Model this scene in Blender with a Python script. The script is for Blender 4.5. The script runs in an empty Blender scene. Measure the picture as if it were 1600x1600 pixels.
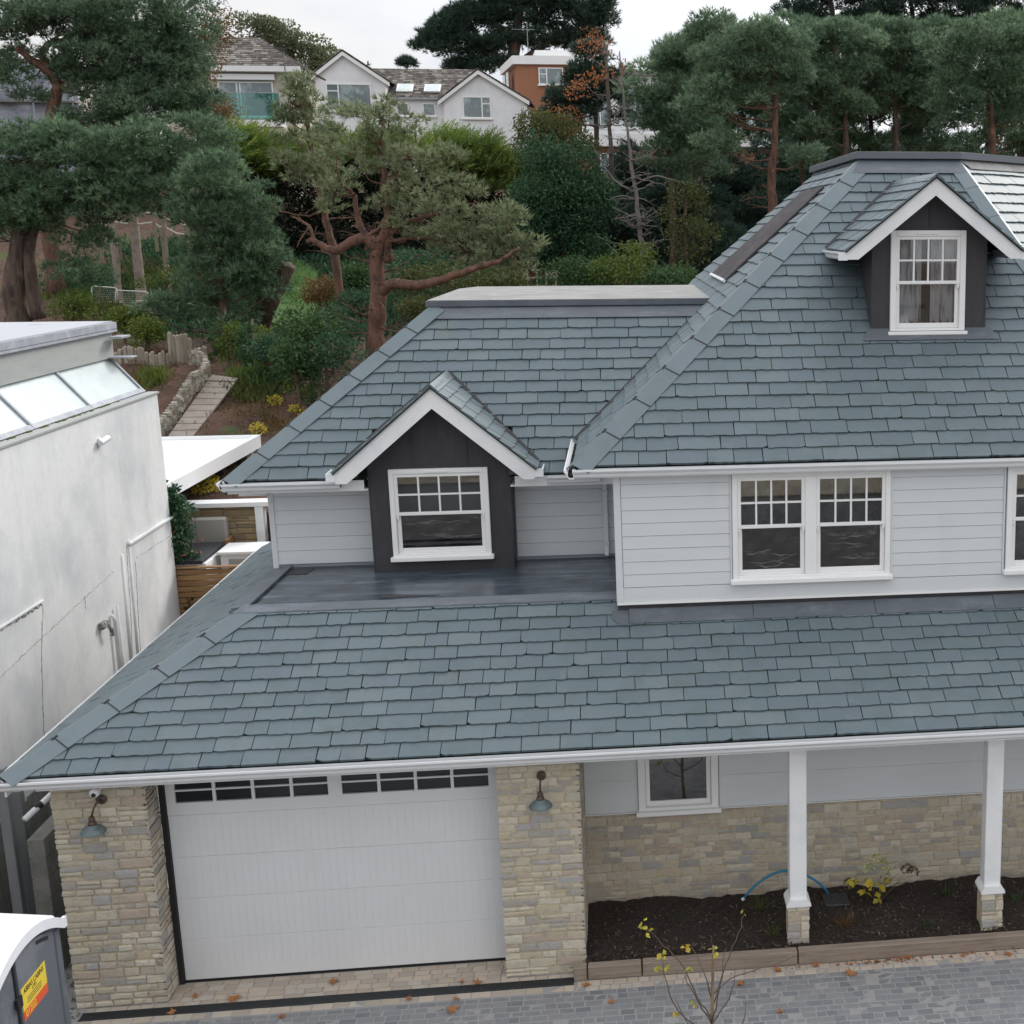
import bpy, math, random
import numpy as np
from mathutils import Vector as V, Matrix
rnd = random.Random(7)
npr = np.random.default_rng(11)
C = bpy.context.scene.collection
SC = bpy.context.scene
R = math.radians

# ------------------------------------------------------------------ camera
CP = V((5.777, -14.031, 8.373)); YAW, PIT, ROL = .13, .2108, -.0028; FPX, PPX = 2067.7, 1249.2
F_ = V((math.sin(YAW)*math.cos(PIT), math.cos(YAW)*math.cos(PIT), -math.sin(PIT)))
R0 = V((math.cos(YAW), -math.sin(YAW), 0)); U0 = R0.cross(F_)
R1 = R0*math.cos(ROL)+U0*math.sin(ROL); U1 = U0*math.cos(ROL)-R0*math.sin(ROL)
cam = bpy.data.cameras.new('camera'); co = bpy.data.objects.new('camera', cam); C.objects.link(co)
m = Matrix.Identity(4)
for i in range(3):
    m[i][0] = R1[i]; m[i][1] = U1[i]; m[i][2] = -F_[i]; m[i][3] = CP[i]
co.matrix_world = m
cam.sensor_width = 36; cam.lens = FPX/1600*36; cam.shift_x = (800-PPX)/1600
cam.clip_end = 2000; cam.clip_start = .1
SC.camera = co

# ------------------------------------------------------------------ sky, sun, exposure
SUN_AZ, SUN_EL = R(36), R(30)          # azimuth from +Y towards +X
w = bpy.data.worlds.new("World"); SC.world = w; w.use_nodes = True
nt = w.node_tree; nt.nodes.clear()
def N_(t, **k):
    n = nt.nodes.new(t)
    for a, b in k.items(): setattr(n, a, b)
    return n
sky = N_('ShaderNodeTexSky', sky_type='NISHITA', sun_disc=False, sun_elevation=SUN_EL, sun_rotation=SUN_AZ)
sky.air_density = 1.2; sky.dust_density = 3
bg1 = N_('ShaderNodeBackground'); bg1.inputs[1].default_value = .10; nt.links.new(sky.outputs[0], bg1.inputs[0])
tc = N_('ShaderNodeTexCoord'); mp = N_('ShaderNodeMapping'); mp.inputs['Scale'].default_value = (1.6, 1.6, 4.5)
nz = N_('ShaderNodeTexNoise'); nz.inputs['Scale'].default_value = 1.6; nz.inputs['Detail'].default_value = 7; nz.inputs['Roughness'].default_value = .55
nt.links.new(tc.outputs['Generated'], mp.inputs[0]); nt.links.new(mp.outputs[0], nz.inputs[0])
cr = N_('ShaderNodeValToRGB'); e = cr.color_ramp.elements
e[0].position = .40; e[0].color = (.72, .755, .84, 1); e[1].position = .6; e[1].color = (.955, .95, .94, 1)
nt.links.new(nz.outputs[0], cr.inputs[0])
# brighter cloud towards the hidden sun
sd = V((math.sin(SUN_AZ)*math.cos(SUN_EL), math.cos(SUN_AZ)*math.cos(SUN_EL), math.sin(SUN_EL)))
dp = N_('ShaderNodeVectorMath', operation='DOT_PRODUCT'); dp.inputs[1].default_value = sd
nt.links.new(tc.outputs['Generated'], dp.inputs[0])
mr = N_('ShaderNodeMapRange'); mr.inputs[1].default_value = .55; mr.inputs[2].default_value = 1; mr.inputs[3].default_value = .86; mr.inputs[4].default_value = 1.45
mr.interpolation_type = 'SMOOTHSTEP'
nt.links.new(dp.outputs['Value'], mr.inputs[0])
bg2 = N_('ShaderNodeBackground'); nt.links.new(cr.outputs[0], bg2.inputs[0]); 
sx = N_('ShaderNodeSeparateXYZ'); nt.links.new(tc.outputs['Generated'], sx.inputs[0])
mz = N_('ShaderNodeMapRange'); mz.inputs[1].default_value = 0; mz.inputs[2].default_value = .9; mz.inputs[3].default_value = .60; mz.inputs[4].default_value = 1.5
nt.links.new(sx.outputs[2], mz.inputs[0]); mm = N_('ShaderNodeMath', operation='MULTIPLY'); nt.links.new(mr.outputs[0], mm.inputs[0]); nt.links.new(mz.outputs[0], mm.inputs[1])
nt.links.new(mm.outputs[0], bg2.inputs[1])
mask = N_('ShaderNodeValToRGB'); e = mask.color_ramp.elements
e[0].position = .28; e[0].color = (.78,)*3+(1,); e[1].position = .5; e[1].color = (1, 1, 1, 1)
nt.links.new(nz.outputs[0], mask.inputs[0])
mx = N_('ShaderNodeMixShader'); nt.links.new(mask.outputs[0], mx.inputs[0]); nt.links.new(bg1.outputs[0], mx.inputs[1]); nt.links.new(bg2.outputs[0], mx.inputs[2])
out = N_('ShaderNodeOutputWorld'); nt.links.new(mx.outputs[0], out.inputs[0])
sl = bpy.data.lights.new('sun', 'SUN'); sl.energy = 1.3; sl.angle = R(16); sl.color = (1, .96, .9)
so = bpy.data.objects.new('sun', sl); C.objects.link(so)
so.rotation_euler = (-sd).to_track_quat('-Z', 'Y').to_euler(); so.location = (20, 30, 40)
SC.view_settings.view_transform = 'Standard'; SC.view_settings.look = 'None'
SC.view_settings.exposure = 0.60; SC.view_settings.gamma = 1

# ------------------------------------------------------------------ materials
def mat(name, col=(.5, .5, .5), rough=.7, spec=.5, metal=0, noise=None, bump=None, island=None, tone=None, streak=None, trans=None, extra=None):
    """noise=(scale, col2, lo, hi)  bump=(scale, strength, dist)  island=[cols]  tone=[(pos,col)..] from attribute 'tone'"""
    mt = bpy.data.materials.new(name); mt.use_nodes = True; t = mt.node_tree; n = t.nodes; L = t.links
    b = n['Principled BSDF']; b.inputs['Roughness'].default_value = rough; b.inputs['Metallic'].default_value = metal
    b.inputs['Specular IOR Level'].default_value = spec
    b.inputs['Base Color'].default_value = (*col, 1)
    tc = n.new('ShaderNodeTexCoord'); src = None
    if island or tone:
        cr = n.new('ShaderNodeValToRGB')
        if island:
            g = n.new('ShaderNodeNewGeometry'); L.new(g.outputs['Random Per Island'], cr.inputs[0])
            stops = [(i/(max(1, len(island)-1)), c) for i, c in enumerate(island)]
            if len(island) > 3: cr.color_ramp.interpolation = 'CONSTANT'; stops = [(i/len(island), c) for i, c in enumerate(island)]
        else:
            a = n.new('ShaderNodeAttribute'); a.attribute_name = 'tone'; L.new(a.outputs['Fac'], cr.inputs[0]); stops = tone
        el = cr.color_ramp.elements
        while len(el) < len(stops): el.new(.5)
        for k, (p, c) in enumerate(stops): el[k].position = p; el[k].color = (*c, 1)
        src = cr.outputs[0]
    def mixin(src, fac, c2):
        mx = n.new('ShaderNodeMix'); mx.data_type = 'RGBA'
        L.new(fac, mx.inputs[0])
        if src: L.new(src, mx.inputs[6])
        else: mx.inputs[6].default_value = (*col, 1)
        mx.inputs[7].default_value = (*c2, 1); return mx.outputs[2]
    for ns in ([noise] if isinstance(noise, tuple) else (noise or [])):
        sc = ns[0]
        t1 = n.new('ShaderNodeTexNoise'); t1.inputs['Detail'].default_value = 6; t1.inputs['Roughness'].default_value = .65
        if isinstance(sc, tuple):
            mpp = n.new('ShaderNodeMapping'); mpp.inputs['Scale'].default_value = sc; L.new(tc.outputs['Object'], mpp.inputs[0]); L.new(mpp.outputs[0], t1.inputs[0]); t1.inputs['Scale'].default_value = 1
        else:
            L.new(tc.outputs['Object'], t1.inputs[0]); t1.inputs['Scale'].default_value = sc
        r = n.new('ShaderNodeMapRange'); r.inputs[1].default_value = ns[2]; r.inputs[2].default_value = ns[3]
        if len(ns) > 4: r.inputs[4].default_value = ns[4]
        L.new(t1.outputs[0], r.inputs[0])
        src = mixin(src, r.outputs[0], ns[1])
    if src: L.new(src, b.inputs['Base Color'])
    if bump:
        t2 = n.new('ShaderNodeTexNoise'); t2.inputs['Detail'].default_value = 8; t2.inputs['Roughness'].default_value = .7
        if isinstance(bump[0], tuple):
            mpp = n.new('ShaderNodeMapping'); mpp.inputs['Scale'].default_value = bump[0]; L.new(tc.outputs['Object'], mpp.inputs[0]); L.new(mpp.outputs[0], t2.inputs[0]); t2.inputs['Scale'].default_value = 1
        else:
            L.new(tc.outputs['Object'], t2.inputs[0]); t2.inputs['Scale'].default_value = bump[0]
        bp = n.new('ShaderNodeBump'); bp.inputs['Strength'].default_value = bump[1]; bp.inputs['Distance'].default_value = bump[2]
        L.new(t2.outputs[0], bp.inputs['Height']); L.new(bp.outputs[0], b.inputs['Normal'])
    if trans:
        tr = n.new('ShaderNodeBsdfTranslucent'); ms = n.new('ShaderNodeMixShader'); ms.inputs[0].default_value = trans
        if src: L.new(src, tr.inputs[0])
        else: tr.inputs[0].default_value = (*col, 1)
        L.new(b.outputs[0], ms.inputs[1]); L.new(tr.outputs[0], ms.inputs[2]); L.new(ms.outputs[0], n['Material Output'].inputs[0])
    return mt
def glassmat(name, tint=(.55, .6, .6), refl=.16, rough=.02, bump=0):
    mt = bpy.data.materials.new(name); mt.use_nodes = True; t = mt.node_tree; n = t.nodes; L = t.links
    n.remove(n['Principled BSDF'])
    tr = n.new('ShaderNodeBsdfTransparent'); tr.inputs[0].default_value = (*tint, 1)
    gl = n.new('ShaderNodeBsdfGlossy'); gl.inputs['Roughness'].default_value = rough
    lw = n.new('ShaderNodeFresnel'); lw.inputs[0].default_value = 1.5
    ad = n.new('ShaderNodeMath'); ad.operation = 'ADD'; ad.inputs[1].default_value = refl; L.new(lw.outputs[0], ad.inputs[0])
    if bump:
        t2 = n.new('ShaderNodeTexNoise'); t2.inputs['Scale'].default_value = 3; bp = n.new('ShaderNodeBump'); bp.inputs['Strength'].default_value = bump
        tcc = n.new('ShaderNodeTexCoord'); L.new(tcc.outputs['Object'], t2.inputs[0]); L.new(t2.outputs[0], bp.inputs['Height']); L.new(bp.outputs[0], gl.inputs['Normal'])
    ms = n.new('ShaderNodeMixShader'); L.new(ad.outputs[0], ms.inputs[0]); L.new(tr.outputs[0], ms.inputs[1]); L.new(gl.outputs[0], ms.inputs[2])
    L.new(ms.outputs[0], n['Material Output'].inputs[0]); return mt

M = {}
M['slate'] = mat('slate', rough=.58, spec=.32, island=[(.110,.145,.161), (.116,.151,.168), (.102,.135,.152), (.124,.160,.176), (.111,.146,.163), (.130,.165,.178), (.108,.146,.158), (.113,.145,.166), (.105,.139,.156)],
                 noise=[(7, (.17,.205,.20), .52, .8, .6), ((3.5,3.5,3.5), (.075,.105,.095), .5, .75, .6), (2.0, (.15,.165,.155), .58, .74, .5), (55, (.26,.28,.25), .70, .76, .7), (30, (.10,.115,.12), .56, .8, .5)], bump=(22, .35, .006))
M['slate_under'] = mat('slate_under', (.012,.016,.014), 1, spec=.1, noise=(9, (.025,.036,.018), .5, .65))
M['hipcap'] = mat('hipcap', (.125,.152,.162), .5, island=[(.108,.143,.16), (.122,.158,.174), (.114,.15,.166)], noise=[(5, (.145,.175,.18), .5, .8, .6), (1.6, (.085,.115,.12), .5, .7, .6), (40, (.2,.22,.2), .68, .76, .6)], bump=(30, .12, .003))
M['black'] = mat('black', (.012,.012,.014), .6)
M['lead'] = mat('lead', (.085,.098,.115), .45, spec=.6, noise=[((1.2,5,5), (.19,.215,.25), .5, .78, .7), (3.5, (.06,.072,.085), .5, .7, .8)], bump=(5, .25, .01))
M['lead_wet'] = mat('lead_wet', (.055,.07,.088), .28, spec=.6, noise=[((.7,6,1), (.15,.19,.23), .5, .66, .9), (2.2, (.03,.038,.045), .5, .62, .8), ((1.5,14,1), (.16,.17,.17), .6, .75, .4)], bump=(4, .2, .008))
M['lead_cap'] = mat('lead_cap', (.21,.21,.20), .85, spec=.3, noise=[(2.5, (.30,.30,.29), .4, .7), (14, (.2,.2,.2), .6, .7)])
M['lead_dark'] = mat('lead_dark', (.044,.043,.048), .6, spec=.4, noise=[((9,1,2), (.062,.06,.066), .5, .8), (40, (.026,.024,.03), .5, .7)], bump=(14, .18, .004))
M['white'] = mat('white', (.79,.79,.785), .38, noise=(2, (.68,.70,.72), .45, .7))
M['fascia'] = mat('fascia', (.76,.77,.78), .35, noise=[(3, (.68,.69,.69), .5, .75, .7)])
M['wood_white'] = mat('wood_white', (.80,.80,.79), .4)
M['clad'] = mat('clad', (.63,.655,.665), .55, noise=[((1,1,6), (.60,.625,.635), .4, .7), ((2.5,2.5,.5), (.55,.565,.56), .56, .78, .5)], bump=((2,2,90), .25, .002))
M['clad_gap'] = mat('clad_gap', (.25,.28,.31), .8)
M['door'] = mat('door', (.70,.705,.71), .5, noise=[(1.5, (.67,.675,.68), .4, .7), ((3,3,.6), (.60,.59,.57), .58, .8, .5)])
M['groove'] = mat('groove', (.665,.67,.675), .6)
M['rubber'] = mat('rubber', (.012,.012,.013), .7)
M['mortar'] = mat('mortar', (.54,.465,.32), .95, noise=(9, (.32,.275,.19), .4, .7), bump=(50, .5, .01))
M['stone'] = mat('stone', rough=.9, island=[(.36,.345,.32), (.50,.45,.345), (.54,.49,.385), (.39,.38,.36), (.47,.43,.345), (.58,.53,.43), (.38,.35,.31), (.51,.45,.345), (.47,.42,.345), (.60,.545,.445), (.50,.43,.315), (.46,.38,.30), (.53,.48,.395)],
                 noise=[(11, (.29,.26,.215), .5, .75, .75), (45, (.50,.455,.37), .55, .75, .5)], bump=(28, .8, .02))
M['setts'] = mat('setts', rough=.75, island=[(.18,.182,.19), (.195,.197,.205), (.165,.168,.178), (.205,.207,.212), (.15,.154,.165), (.185,.19,.198), (.2,.2,.206)], noise=[(3, (.26,.26,.262), .5, .75, .6), (30, (.15,.152,.165), .5, .8, .6)], bump=(35, .5, .008))
M['joint'] = mat('joint', (.29,.285,.275), .95, noise=(12, (.25,.25,.245), .4, .7), bump=(40, .5, .01))
M['buff'] = mat('buff', rough=.85, island=[(.40,.33,.26), (.45,.375,.30), (.36,.31,.255), (.43,.38,.32)], noise=[(3, (.33,.28,.24), .5, .75, .8), (2.2, (.45,.31,.20), .58, .75, .8)], bump=(35, .4, .006))
M['interior'] = mat('interior', (.10,.09,.085), .9, noise=(2.5, (.20,.19,.18), .5, .7))
M['interior_light'] = mat('interior_light', (.34,.35,.36), .9, noise=(3.5, (.17,.175,.185), .45, .6))
M['pane_dark'] = mat('pane_dark', (.018,.021,.024), .18, spec=.5)
M['glass'] = glassmat('glass', (.78,.8,.8), .15)
M['glass_green'] = glassmat('glass_green', (.45,.75,.70), .10)
M['film'] = mat('film', (.06,.048,.052), .3, spec=.5, noise=[((1.8,1,8), (.42,.38,.38), .56, .60, .8), ((1.2,1,14), (.35,.24,.16), .64, .66, .7), (6, (.035,.028,.032), .4, .6)], bump=(5, .6, .03))  # pale streaks put the wrinkle highlights into the film colour
M['crease_highlight'] = mat('crease_highlight', (.55,.49,.47), .4)  # pale colour standing for highlights on the film wrinkles
M['copper'] = mat('copper', (.13,.17,.175), .55, metal=.3, noise=(14, (.10,.13,.13), .45, .65))
M['bronze'] = mat('bronze', (.09,.065,.05), .5, metal=.5, noise=(20, (.16,.12,.10), .5, .7))
M['mulch'] = mat('mulch', (.022,.015,.012), .95, noise=(30, (.05,.035,.026), .45, .7), bump=(30, 1, .04))
M['chips'] = mat('chips', rough=.9, island=[(.03,.02,.015), (.055,.036,.026), (.02,.014,.012), (.085,.06,.042), (.035,.025,.02), (.13,.10,.07)])
M['sleeper'] = mat('sleeper', (.27,.215,.17), .85, noise=[((2,30,30), (.17,.13,.10), .45, .7), (3, (.30,.25,.21), .55, .75, .8)], bump=((3,50,50), .6, .01))
M['dry_leaf'] = mat('dry_leaf', rough=.8, island=[(.30,.10,.04), (.22,.08,.04), (.36,.15,.05), (.16,.07,.05)], trans=.15)
M['yellow_leaf'] = mat('yellow_leaf', rough=.6, tone=[(0, (.30,.36,.05)), (.5, (.55,.48,.06)), (1, (.62,.40,.05))], trans=.3)
M['twig'] = mat('twig', (.11,.075,.055), .8)
M['stem_pale'] = mat('stem_pale', (.28,.19,.11), .8, noise=((20,20,3), (.16,.10,.06), .45, .6))
M['blue'] = mat('blue', (.02,.17,.30), .4)
M['iron'] = mat('iron', (.05,.055,.06), .5, metal=.4, noise=(30, (.10,.10,.10), .5, .7), bump=(60, .5, .01))
M['render'] = mat('render', (.72,.72,.71), .85, noise=[((2.2,2.2,.3), (.58,.58,.575), .5, .76, .7), (.6, (.50,.51,.53), .45, .64, .8), ((7,7,.4), (.36,.36,.33), .63, .8, .7), (9, (.60,.60,.59), .5, .7, .5)], bump=(4, .25, .02))
M['crack'] = mat('crack', (.13,.125,.11), .9, noise=(9, (.4,.4,.38), .48, .56))
M['grey_metal'] = mat('grey_metal', (.27,.29,.33), .6, noise=(3, (.42,.43,.44), .4, .7))
M['grey_board'] = mat('grey_board', (.36,.37,.355), .7, noise=((1,1,9), (.31,.32,.31), .4, .7))
M['roof_felt'] = mat('roof_felt', (.40,.41,.44), .75, noise=(1.5, (.30,.31,.34), .58, .62))
M['conserv_glass'] = mat('conserv_glass', (.60,.66,.66), .22, spec=.7, noise=(1.3, (.50,.56,.55), .4, .7))
M['moss'] = mat('moss', (.10,.12,.03), 1, bump=(60, 1, .03))
M['soil'] = mat('soil', (.11,.056,.034), .95, noise=[(.8, (.06,.036,.024), .42, .62), (7, (.20,.115,.065), .5, .72, .8), (.35, (.055,.10,.022), .56, .64, .9)], bump=(6, 1, .15))
M['lawn'] = mat('lawn', (.05,.12,.02), .9, noise=(3, (.09,.15,.03), .4, .7), bump=(30, 1, .04))
M['path'] = mat('path', (.27,.235,.20), .9, noise=(3, (.19,.16,.135), .4, .7), bump=(20, .4, .01))
M['drystone'] = mat('drystone', rough=.95, island=[(.36,.33,.28), (.27,.245,.20), (.43,.40,.35), (.22,.19,.15), (.33,.31,.25)], noise=(9, (.17,.16,.11), .5, .7), bump=(18, .8, .03))
M['logs'] = mat('logs', rough=.9, island=[(.33,.29,.23), (.26,.22,.17), (.40,.36,.30), (.22,.19,.15)], noise=((15,15,2), (.16,.13,.10), .5, .7), bump=((30,30,3), .7, .02))
M['stake'] = mat('stake', (.26,.23,.16), .9, noise=(6, (.16,.15,.09), .4, .7))
M['slat'] = mat('slat', (.30,.17,.07), .7, island=[(.29,.17,.075), (.25,.14,.06), (.33,.20,.09)], noise=((2,20,20), (.22,.11,.04), .5, .7))
M['net'] = mat('net', (.5,.5,.48), .8)
M['pergola'] = mat('pergola', (.82,.83,.83), .4)
M['cushion'] = mat('cushion', (.34,.32,.29), .9)
M['worktop'] = mat('worktop', (.014,.016,.02), .75, noise=(40, (.05,.05,.055), .5, .7))
M['blockwork'] = mat('blockwork', (.21,.205,.19), .95, noise=(4, (.13,.13,.115), .4, .7), bump=(25, .5, .01))
M['post_grey'] = mat('post_grey', (.20,.21,.215), .7, noise=((8,8,1), (.14,.145,.15), .4, .7))
M['gravel'] = mat('gravel', (.12,.115,.105), .95, noise=(25, (.24,.23,.21), .45, .65), bump=(25, 1, .03))
M['loo_grey'] = mat('loo_grey', (.115,.13,.15), .5, noise=((1.4,1.4,1.2), (.2,.215,.235), .54, .62, .6))
M['loo_white'] = mat('loo_white', (.80,.81,.84), .4)
M['st_yellow'] = mat('st_yellow', (.80,.60,.05), .5)
M['st_red'] = mat('st_red', (.75,.10,.03), .5)
M['ink'] = mat('ink', (.05,.04,.02), .5)
M['offwhite'] = mat('offwhite', (.7,.68,.62), .6)
M['bark'] = mat('bark', (.12,.085,.065), .95, noise=[((6,6,1.2), (.055,.04,.034), .45, .6), (3, (.19,.13,.10), .55, .75)], bump=((14,14,3), 1, .05))
M['bark_red'] = mat('bark_red', (.155,.078,.05), .9, noise=[((7,7,2), (.07,.04,.03), .45, .6), (2.5, (.24,.14,.09), .55, .75), (16, (.05,.03,.024), .56, .66, .8)], bump=((14,14,4), 1, .03))
M['bark_pale'] = mat('bark_pale', (.30,.25,.21), .9, noise=(5, (.17,.13,.10), .45, .65))
M['bark_grey'] = mat('bark_grey', (.17,.155,.14), .9, noise=(5, (.10,.09,.08), .45, .65))
M['deadwood'] = mat('deadwood', (.15,.13,.115), .95, noise=(4, (.09,.075,.065), .4, .65))
def fol(name, a, b, c, tr=.34): return mat(name, rough=.62, spec=.35, tone=[(0, a), (.55, b), (1, c)], trans=tr)
M['pine_blue'] = fol('pine_blue', (.066,.122,.068), (.155,.25,.14), (.35,.45,.28))
M['pine_green'] = fol('pine_green', (.078,.132,.08), (.165,.255,.155), (.34,.44,.28))
M['pine_olive'] = fol('pine_olive', (.12,.155,.075), (.235,.28,.15), (.42,.445,.28))
M['pine_dark'] = fol('pine_dark', (.028,.056,.042), (.052,.092,.066), (.10,.15,.10))
M['cypress'] = fol('cypress', (.07,.11,.025), (.15,.22,.045), (.29,.38,.08))
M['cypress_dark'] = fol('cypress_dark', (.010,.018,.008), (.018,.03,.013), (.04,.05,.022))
M['laurel'] = fol('laurel', (.028,.062,.022), (.055,.115,.035), (.10,.175,.06))
M['evergreen'] = fol('evergreen', (.026,.07,.034), (.05,.12,.058), (.10,.19,.09))
M['olive'] = fol('olive', (.05,.062,.016), (.09,.105,.028), (.15,.155,.045))
M['autumn'] = fol('autumn', (.11,.085,.03), (.17,.10,.035), (.24,.13,.045))
M['orange'] = fol('orange', (.28,.11,.045), (.42,.15,.06), (.50,.22,.09))
M['euca'] = fol('euca', (.09,.11,.055), (.15,.175,.09), (.24,.26,.15))
M['grass'] = fol('grass', (.05,.11,.02), (.09,.19,.035), (.16,.27,.06))
M['weeds'] = fol('weeds', (.07,.11,.02), (.12,.17,.03), (.26,.26,.06))
M['tile_far'] = mat('tile_far', rough=.95, island=[(.10,.085,.075), (.14,.12,.105), (.075,.062,.055), (.24,.22,.19)], noise=(6, (.33,.31,.27), .55, .7, .8))
M['wall_white'] = mat('wall_white', (.82,.83,.84), .85, noise=(.6, (.66,.675,.70), .4, .7))
M['wall_cream'] = mat('wall_cream', (.50,.465,.40), .85, noise=(1, (.43,.40,.35), .4, .7))
M['brick_far'] = mat('brick_far', (.34,.155,.085), .9, noise=[((12,12,40), (.26,.115,.065), .45, .6), ((1,1,.2), (.13,.07,.05), .62, .7, .8)])
M['far_glass'] = mat('far_glass', (.16,.20,.21), .12, spec=.9, noise=(1.3, (.33,.40,.40), .5, .62))
M['sheet'] = mat('sheet', (.34,.36,.42), .4, noise=((1,1,3), (.22,.24,.28), .45, .6), bump=(1.5, .6, .2))

# ------------------------------------------------------------------ object helpers
def tag(o, label=None, cat=None, group=None, kind=None):
    if label: o['label'] = label
    if cat: o['category'] = cat
    if group: o['group'] = group
    if kind: o['kind'] = kind
    return o
def thing(name, label, cat, loc=(0, 0, 0), rz=0, group=None):
    o = bpy.data.objects.new(name, None); C.objects.link(o); o.location = loc; o.rotation_euler = (0, 0, rz); o.empty_display_size = .2
    return tag(o, label, cat, group)
class MB:
    def __init__(s): s.v = []; s.f = []; s.mi = []; s.cur = 0
    def add(s, vs, fs):
        k = len(s.v); s.v += [tuple(x) for x in vs]; s.f += [tuple(i+k for i in q) for q in fs]; s.mi += [s.cur]*len(fs)
    def box(s, x0, x1, y0, y1, z0, z1):
        vs = [(x, y, z) for z in (z0, z1) for y in (y0, y1) for x in (x0, x1)]
        s.add(vs, [(0, 2, 3, 1), (4, 5, 7, 6), (0, 1, 5, 4), (2, 6, 7, 3), (0, 4, 6, 2), (1, 3, 7, 5)]); return s
    def bevbox(s, x0, x1, y0, y1, z0, z1, b=.006):
        # box with chamfered vertical and horizontal edges (a rounded-looking block)
        P = []
        for (zz, i) in ((z0, b), (z0+b, 0), (z1-b, 0), (z1, b)):
            a0, a1, c0, c1 = x0+i, x1-i, y0+i, y1-i
            P += [(a0+b, c0, zz), (a1-b, c0, zz), (a1, c0+b, zz), (a1, c1-b, zz), (a1-b, c1, zz), (a0+b, c1, zz), (a0, c1-b, zz), (a0, c0+b, zz)]
        fs = [tuple(range(7, -1, -1)), tuple(range(24, 32))]
        for l in range(3):
            for k in range(8): fs.append((l*8+k, l*8+(k+1) % 8, (l+1)*8+(k+1) % 8, (l+1)*8+k))
        s.add(P, fs); return s
    def slab(s, pts, off):
        """polygon (3D pts) extruded by vector off"""
        n = len(pts); P = [V(p) for p in pts]; o = V(off)
        nn = (P[1]-P[0]).cross(P[2]-P[0])
        if nn.dot(o) < 0: P = P[::-1]
        s.add(P+[p+o for p in P], [tuple(range(n-1, -1, -1)), tuple(range(n, 2*n))]+[(i, (i+1) % n, n+(i+1) % n, n+i) for i in range(n)]); return s
    def tube(s, pts, rad, n=8, cap=True):
        P = [V(p) for p in pts]; r = rad if isinstance(rad, (list, tuple)) else [rad]*len(P)
        k0 = len(s.v); up = None
        for i, p in enumerate(P):
            t = (P[min(i+1, len(P)-1)]-P[max(i-1, 0)]).normalized()
            if up is None: up = V((0, 0, 1)) if abs(t.z) < .9 else V((1, 0, 0))
            a = t.cross(up)
            a = a.normalized() if a.length > 1e-5 else V((1, 0, 0)); b = a.cross(t).normalized(); up = b
            for j in range(n):
                an = 2*math.pi*j/n; s.v.append(tuple(p+(a*math.cos(an)+b*math.sin(an))*r[i]))
        for i in range(len(P)-1):
            for j in range(n):
                s.f.append((k0+i*n+j, k0+i*n+(j+1) % n, k0+(i+1)*n+(j+1) % n, k0+(i+1)*n+j)); s.mi.append(s.cur)
        if cap:
            s.f.append(tuple(k0+j for j in range(n-1, -1, -1))); s.f.append(tuple(k0+(len(P)-1)*n+j for j in range(n))); s.mi += [s.cur]*2
        return s
    def lathe(s, prof, c=(0, 0, 0), n=20, axis='z'):
        k0 = len(s.v)
        for (r, z) in prof:
            for j in range(n):
                a = 2*math.pi*j/n
                q = (r*math.cos(a), r*math.sin(a), z) if axis == 'z' else (r*math.cos(a), z, r*math.sin(a))
                s.v.append((c[0]+q[0], c[1]+q[1], c[2]+q[2]))
        for i in range(len(prof)-1):
            for j in range(n):
                q = (k0+i*n+j, k0+i*n+(j+1) % n, k0+(i+1)*n+(j+1) % n, k0+(i+1)*n+j); s.f.append(q if axis == 'z' else q[::-1]); s.mi.append(s.cur)
        return s
    def sweep(s, prof, p0, p1, outv, up=V((0, 0, 1))):
        """closed profile [(out,up)] extruded p0->p1"""
        p0 = V(p0); p1 = V(p1); o = V(outv); n = len(prof)
        vs = [p0+o*a+up*b for a, b in prof]+[p1+o*a+up*b for a, b in prof]
        s.add(vs, [tuple(range(n-1, -1, -1)), tuple(range(n, 2*n))]+[(i, (i+1) % n, n+(i+1) % n, n+i) for i in range(n)]); return s
    def build(s, name, m, parent=None, smooth=False, autos=None):
        me = bpy.data.meshes.new(name); me.from_pydata(s.v, [], s.f)
        ms = m if isinstance(m, (list, tuple)) else [m]
        for q in ms: me.materials.append(M[q] if isinstance(q, str) else q)
        if len(ms) > 1: me.polygons.foreach_set('material_index', s.mi)
        if smooth:
            me.polygons.foreach_set('use_smooth', [True]*len(me.polygons))
        me.update()
        o = bpy.data.objects.new(name, me); C.objects.link(o)
        if smooth and autos:
            try: me.set_sharp_from_angle(angle=R(autos))
            except Exception: pass
        if parent: o.parent = parent
        return o
def struct(o): o['kind'] = 'structure'; return o
def copy_tree(o, loc=None, rz=None, scale=None, label=None, parent=None):
    c = o.copy(); C.objects.link(c)
    if parent: c.parent = parent
    if loc is not None: c.location = loc
    if rz is not None: c.rotation_euler.z = rz
    if scale: c.scale = (scale,)*3
    if label: c['label'] = label
    for ch in list(o.children): copy_tree(ch, parent=c)
    return c
def at(u, v, y):
    """point at depth plane Y=y seen at photo pixel u,v"""
    k = F_+R1*((u-PPX)/FPX)-U1*((v-800)/FPX); return CP+k*((y-CP.y)/k.y)
def pxm(y): return FPX/(y-CP.y)*.985     # pixels per metre at depth plane y

# ------------------------------------------------------------------ solved house dimensions
ZG, YG, X0, H1, T1 = 2.827, -.257, -.753, 2.0, .589
ZF = ZG+H1*T1                            # flat lead level 4.005
YW = 1.235; ZC = 1.39
YU1, XU1, YU2, XU2 = 3.752, 1.069, 1.465, 5.597
ZE, YE, XM, HM, T3, WM = 5.664, 1.345, 5.144, 4.093, .898, 1.413
Y2, Z2, XH, H2, T2 = 3.21, 5.262, .70, 2.395, .852
ZR = Z2+H2*T2; ZT = ZE+HM*T3; XR = 15.5

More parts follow.
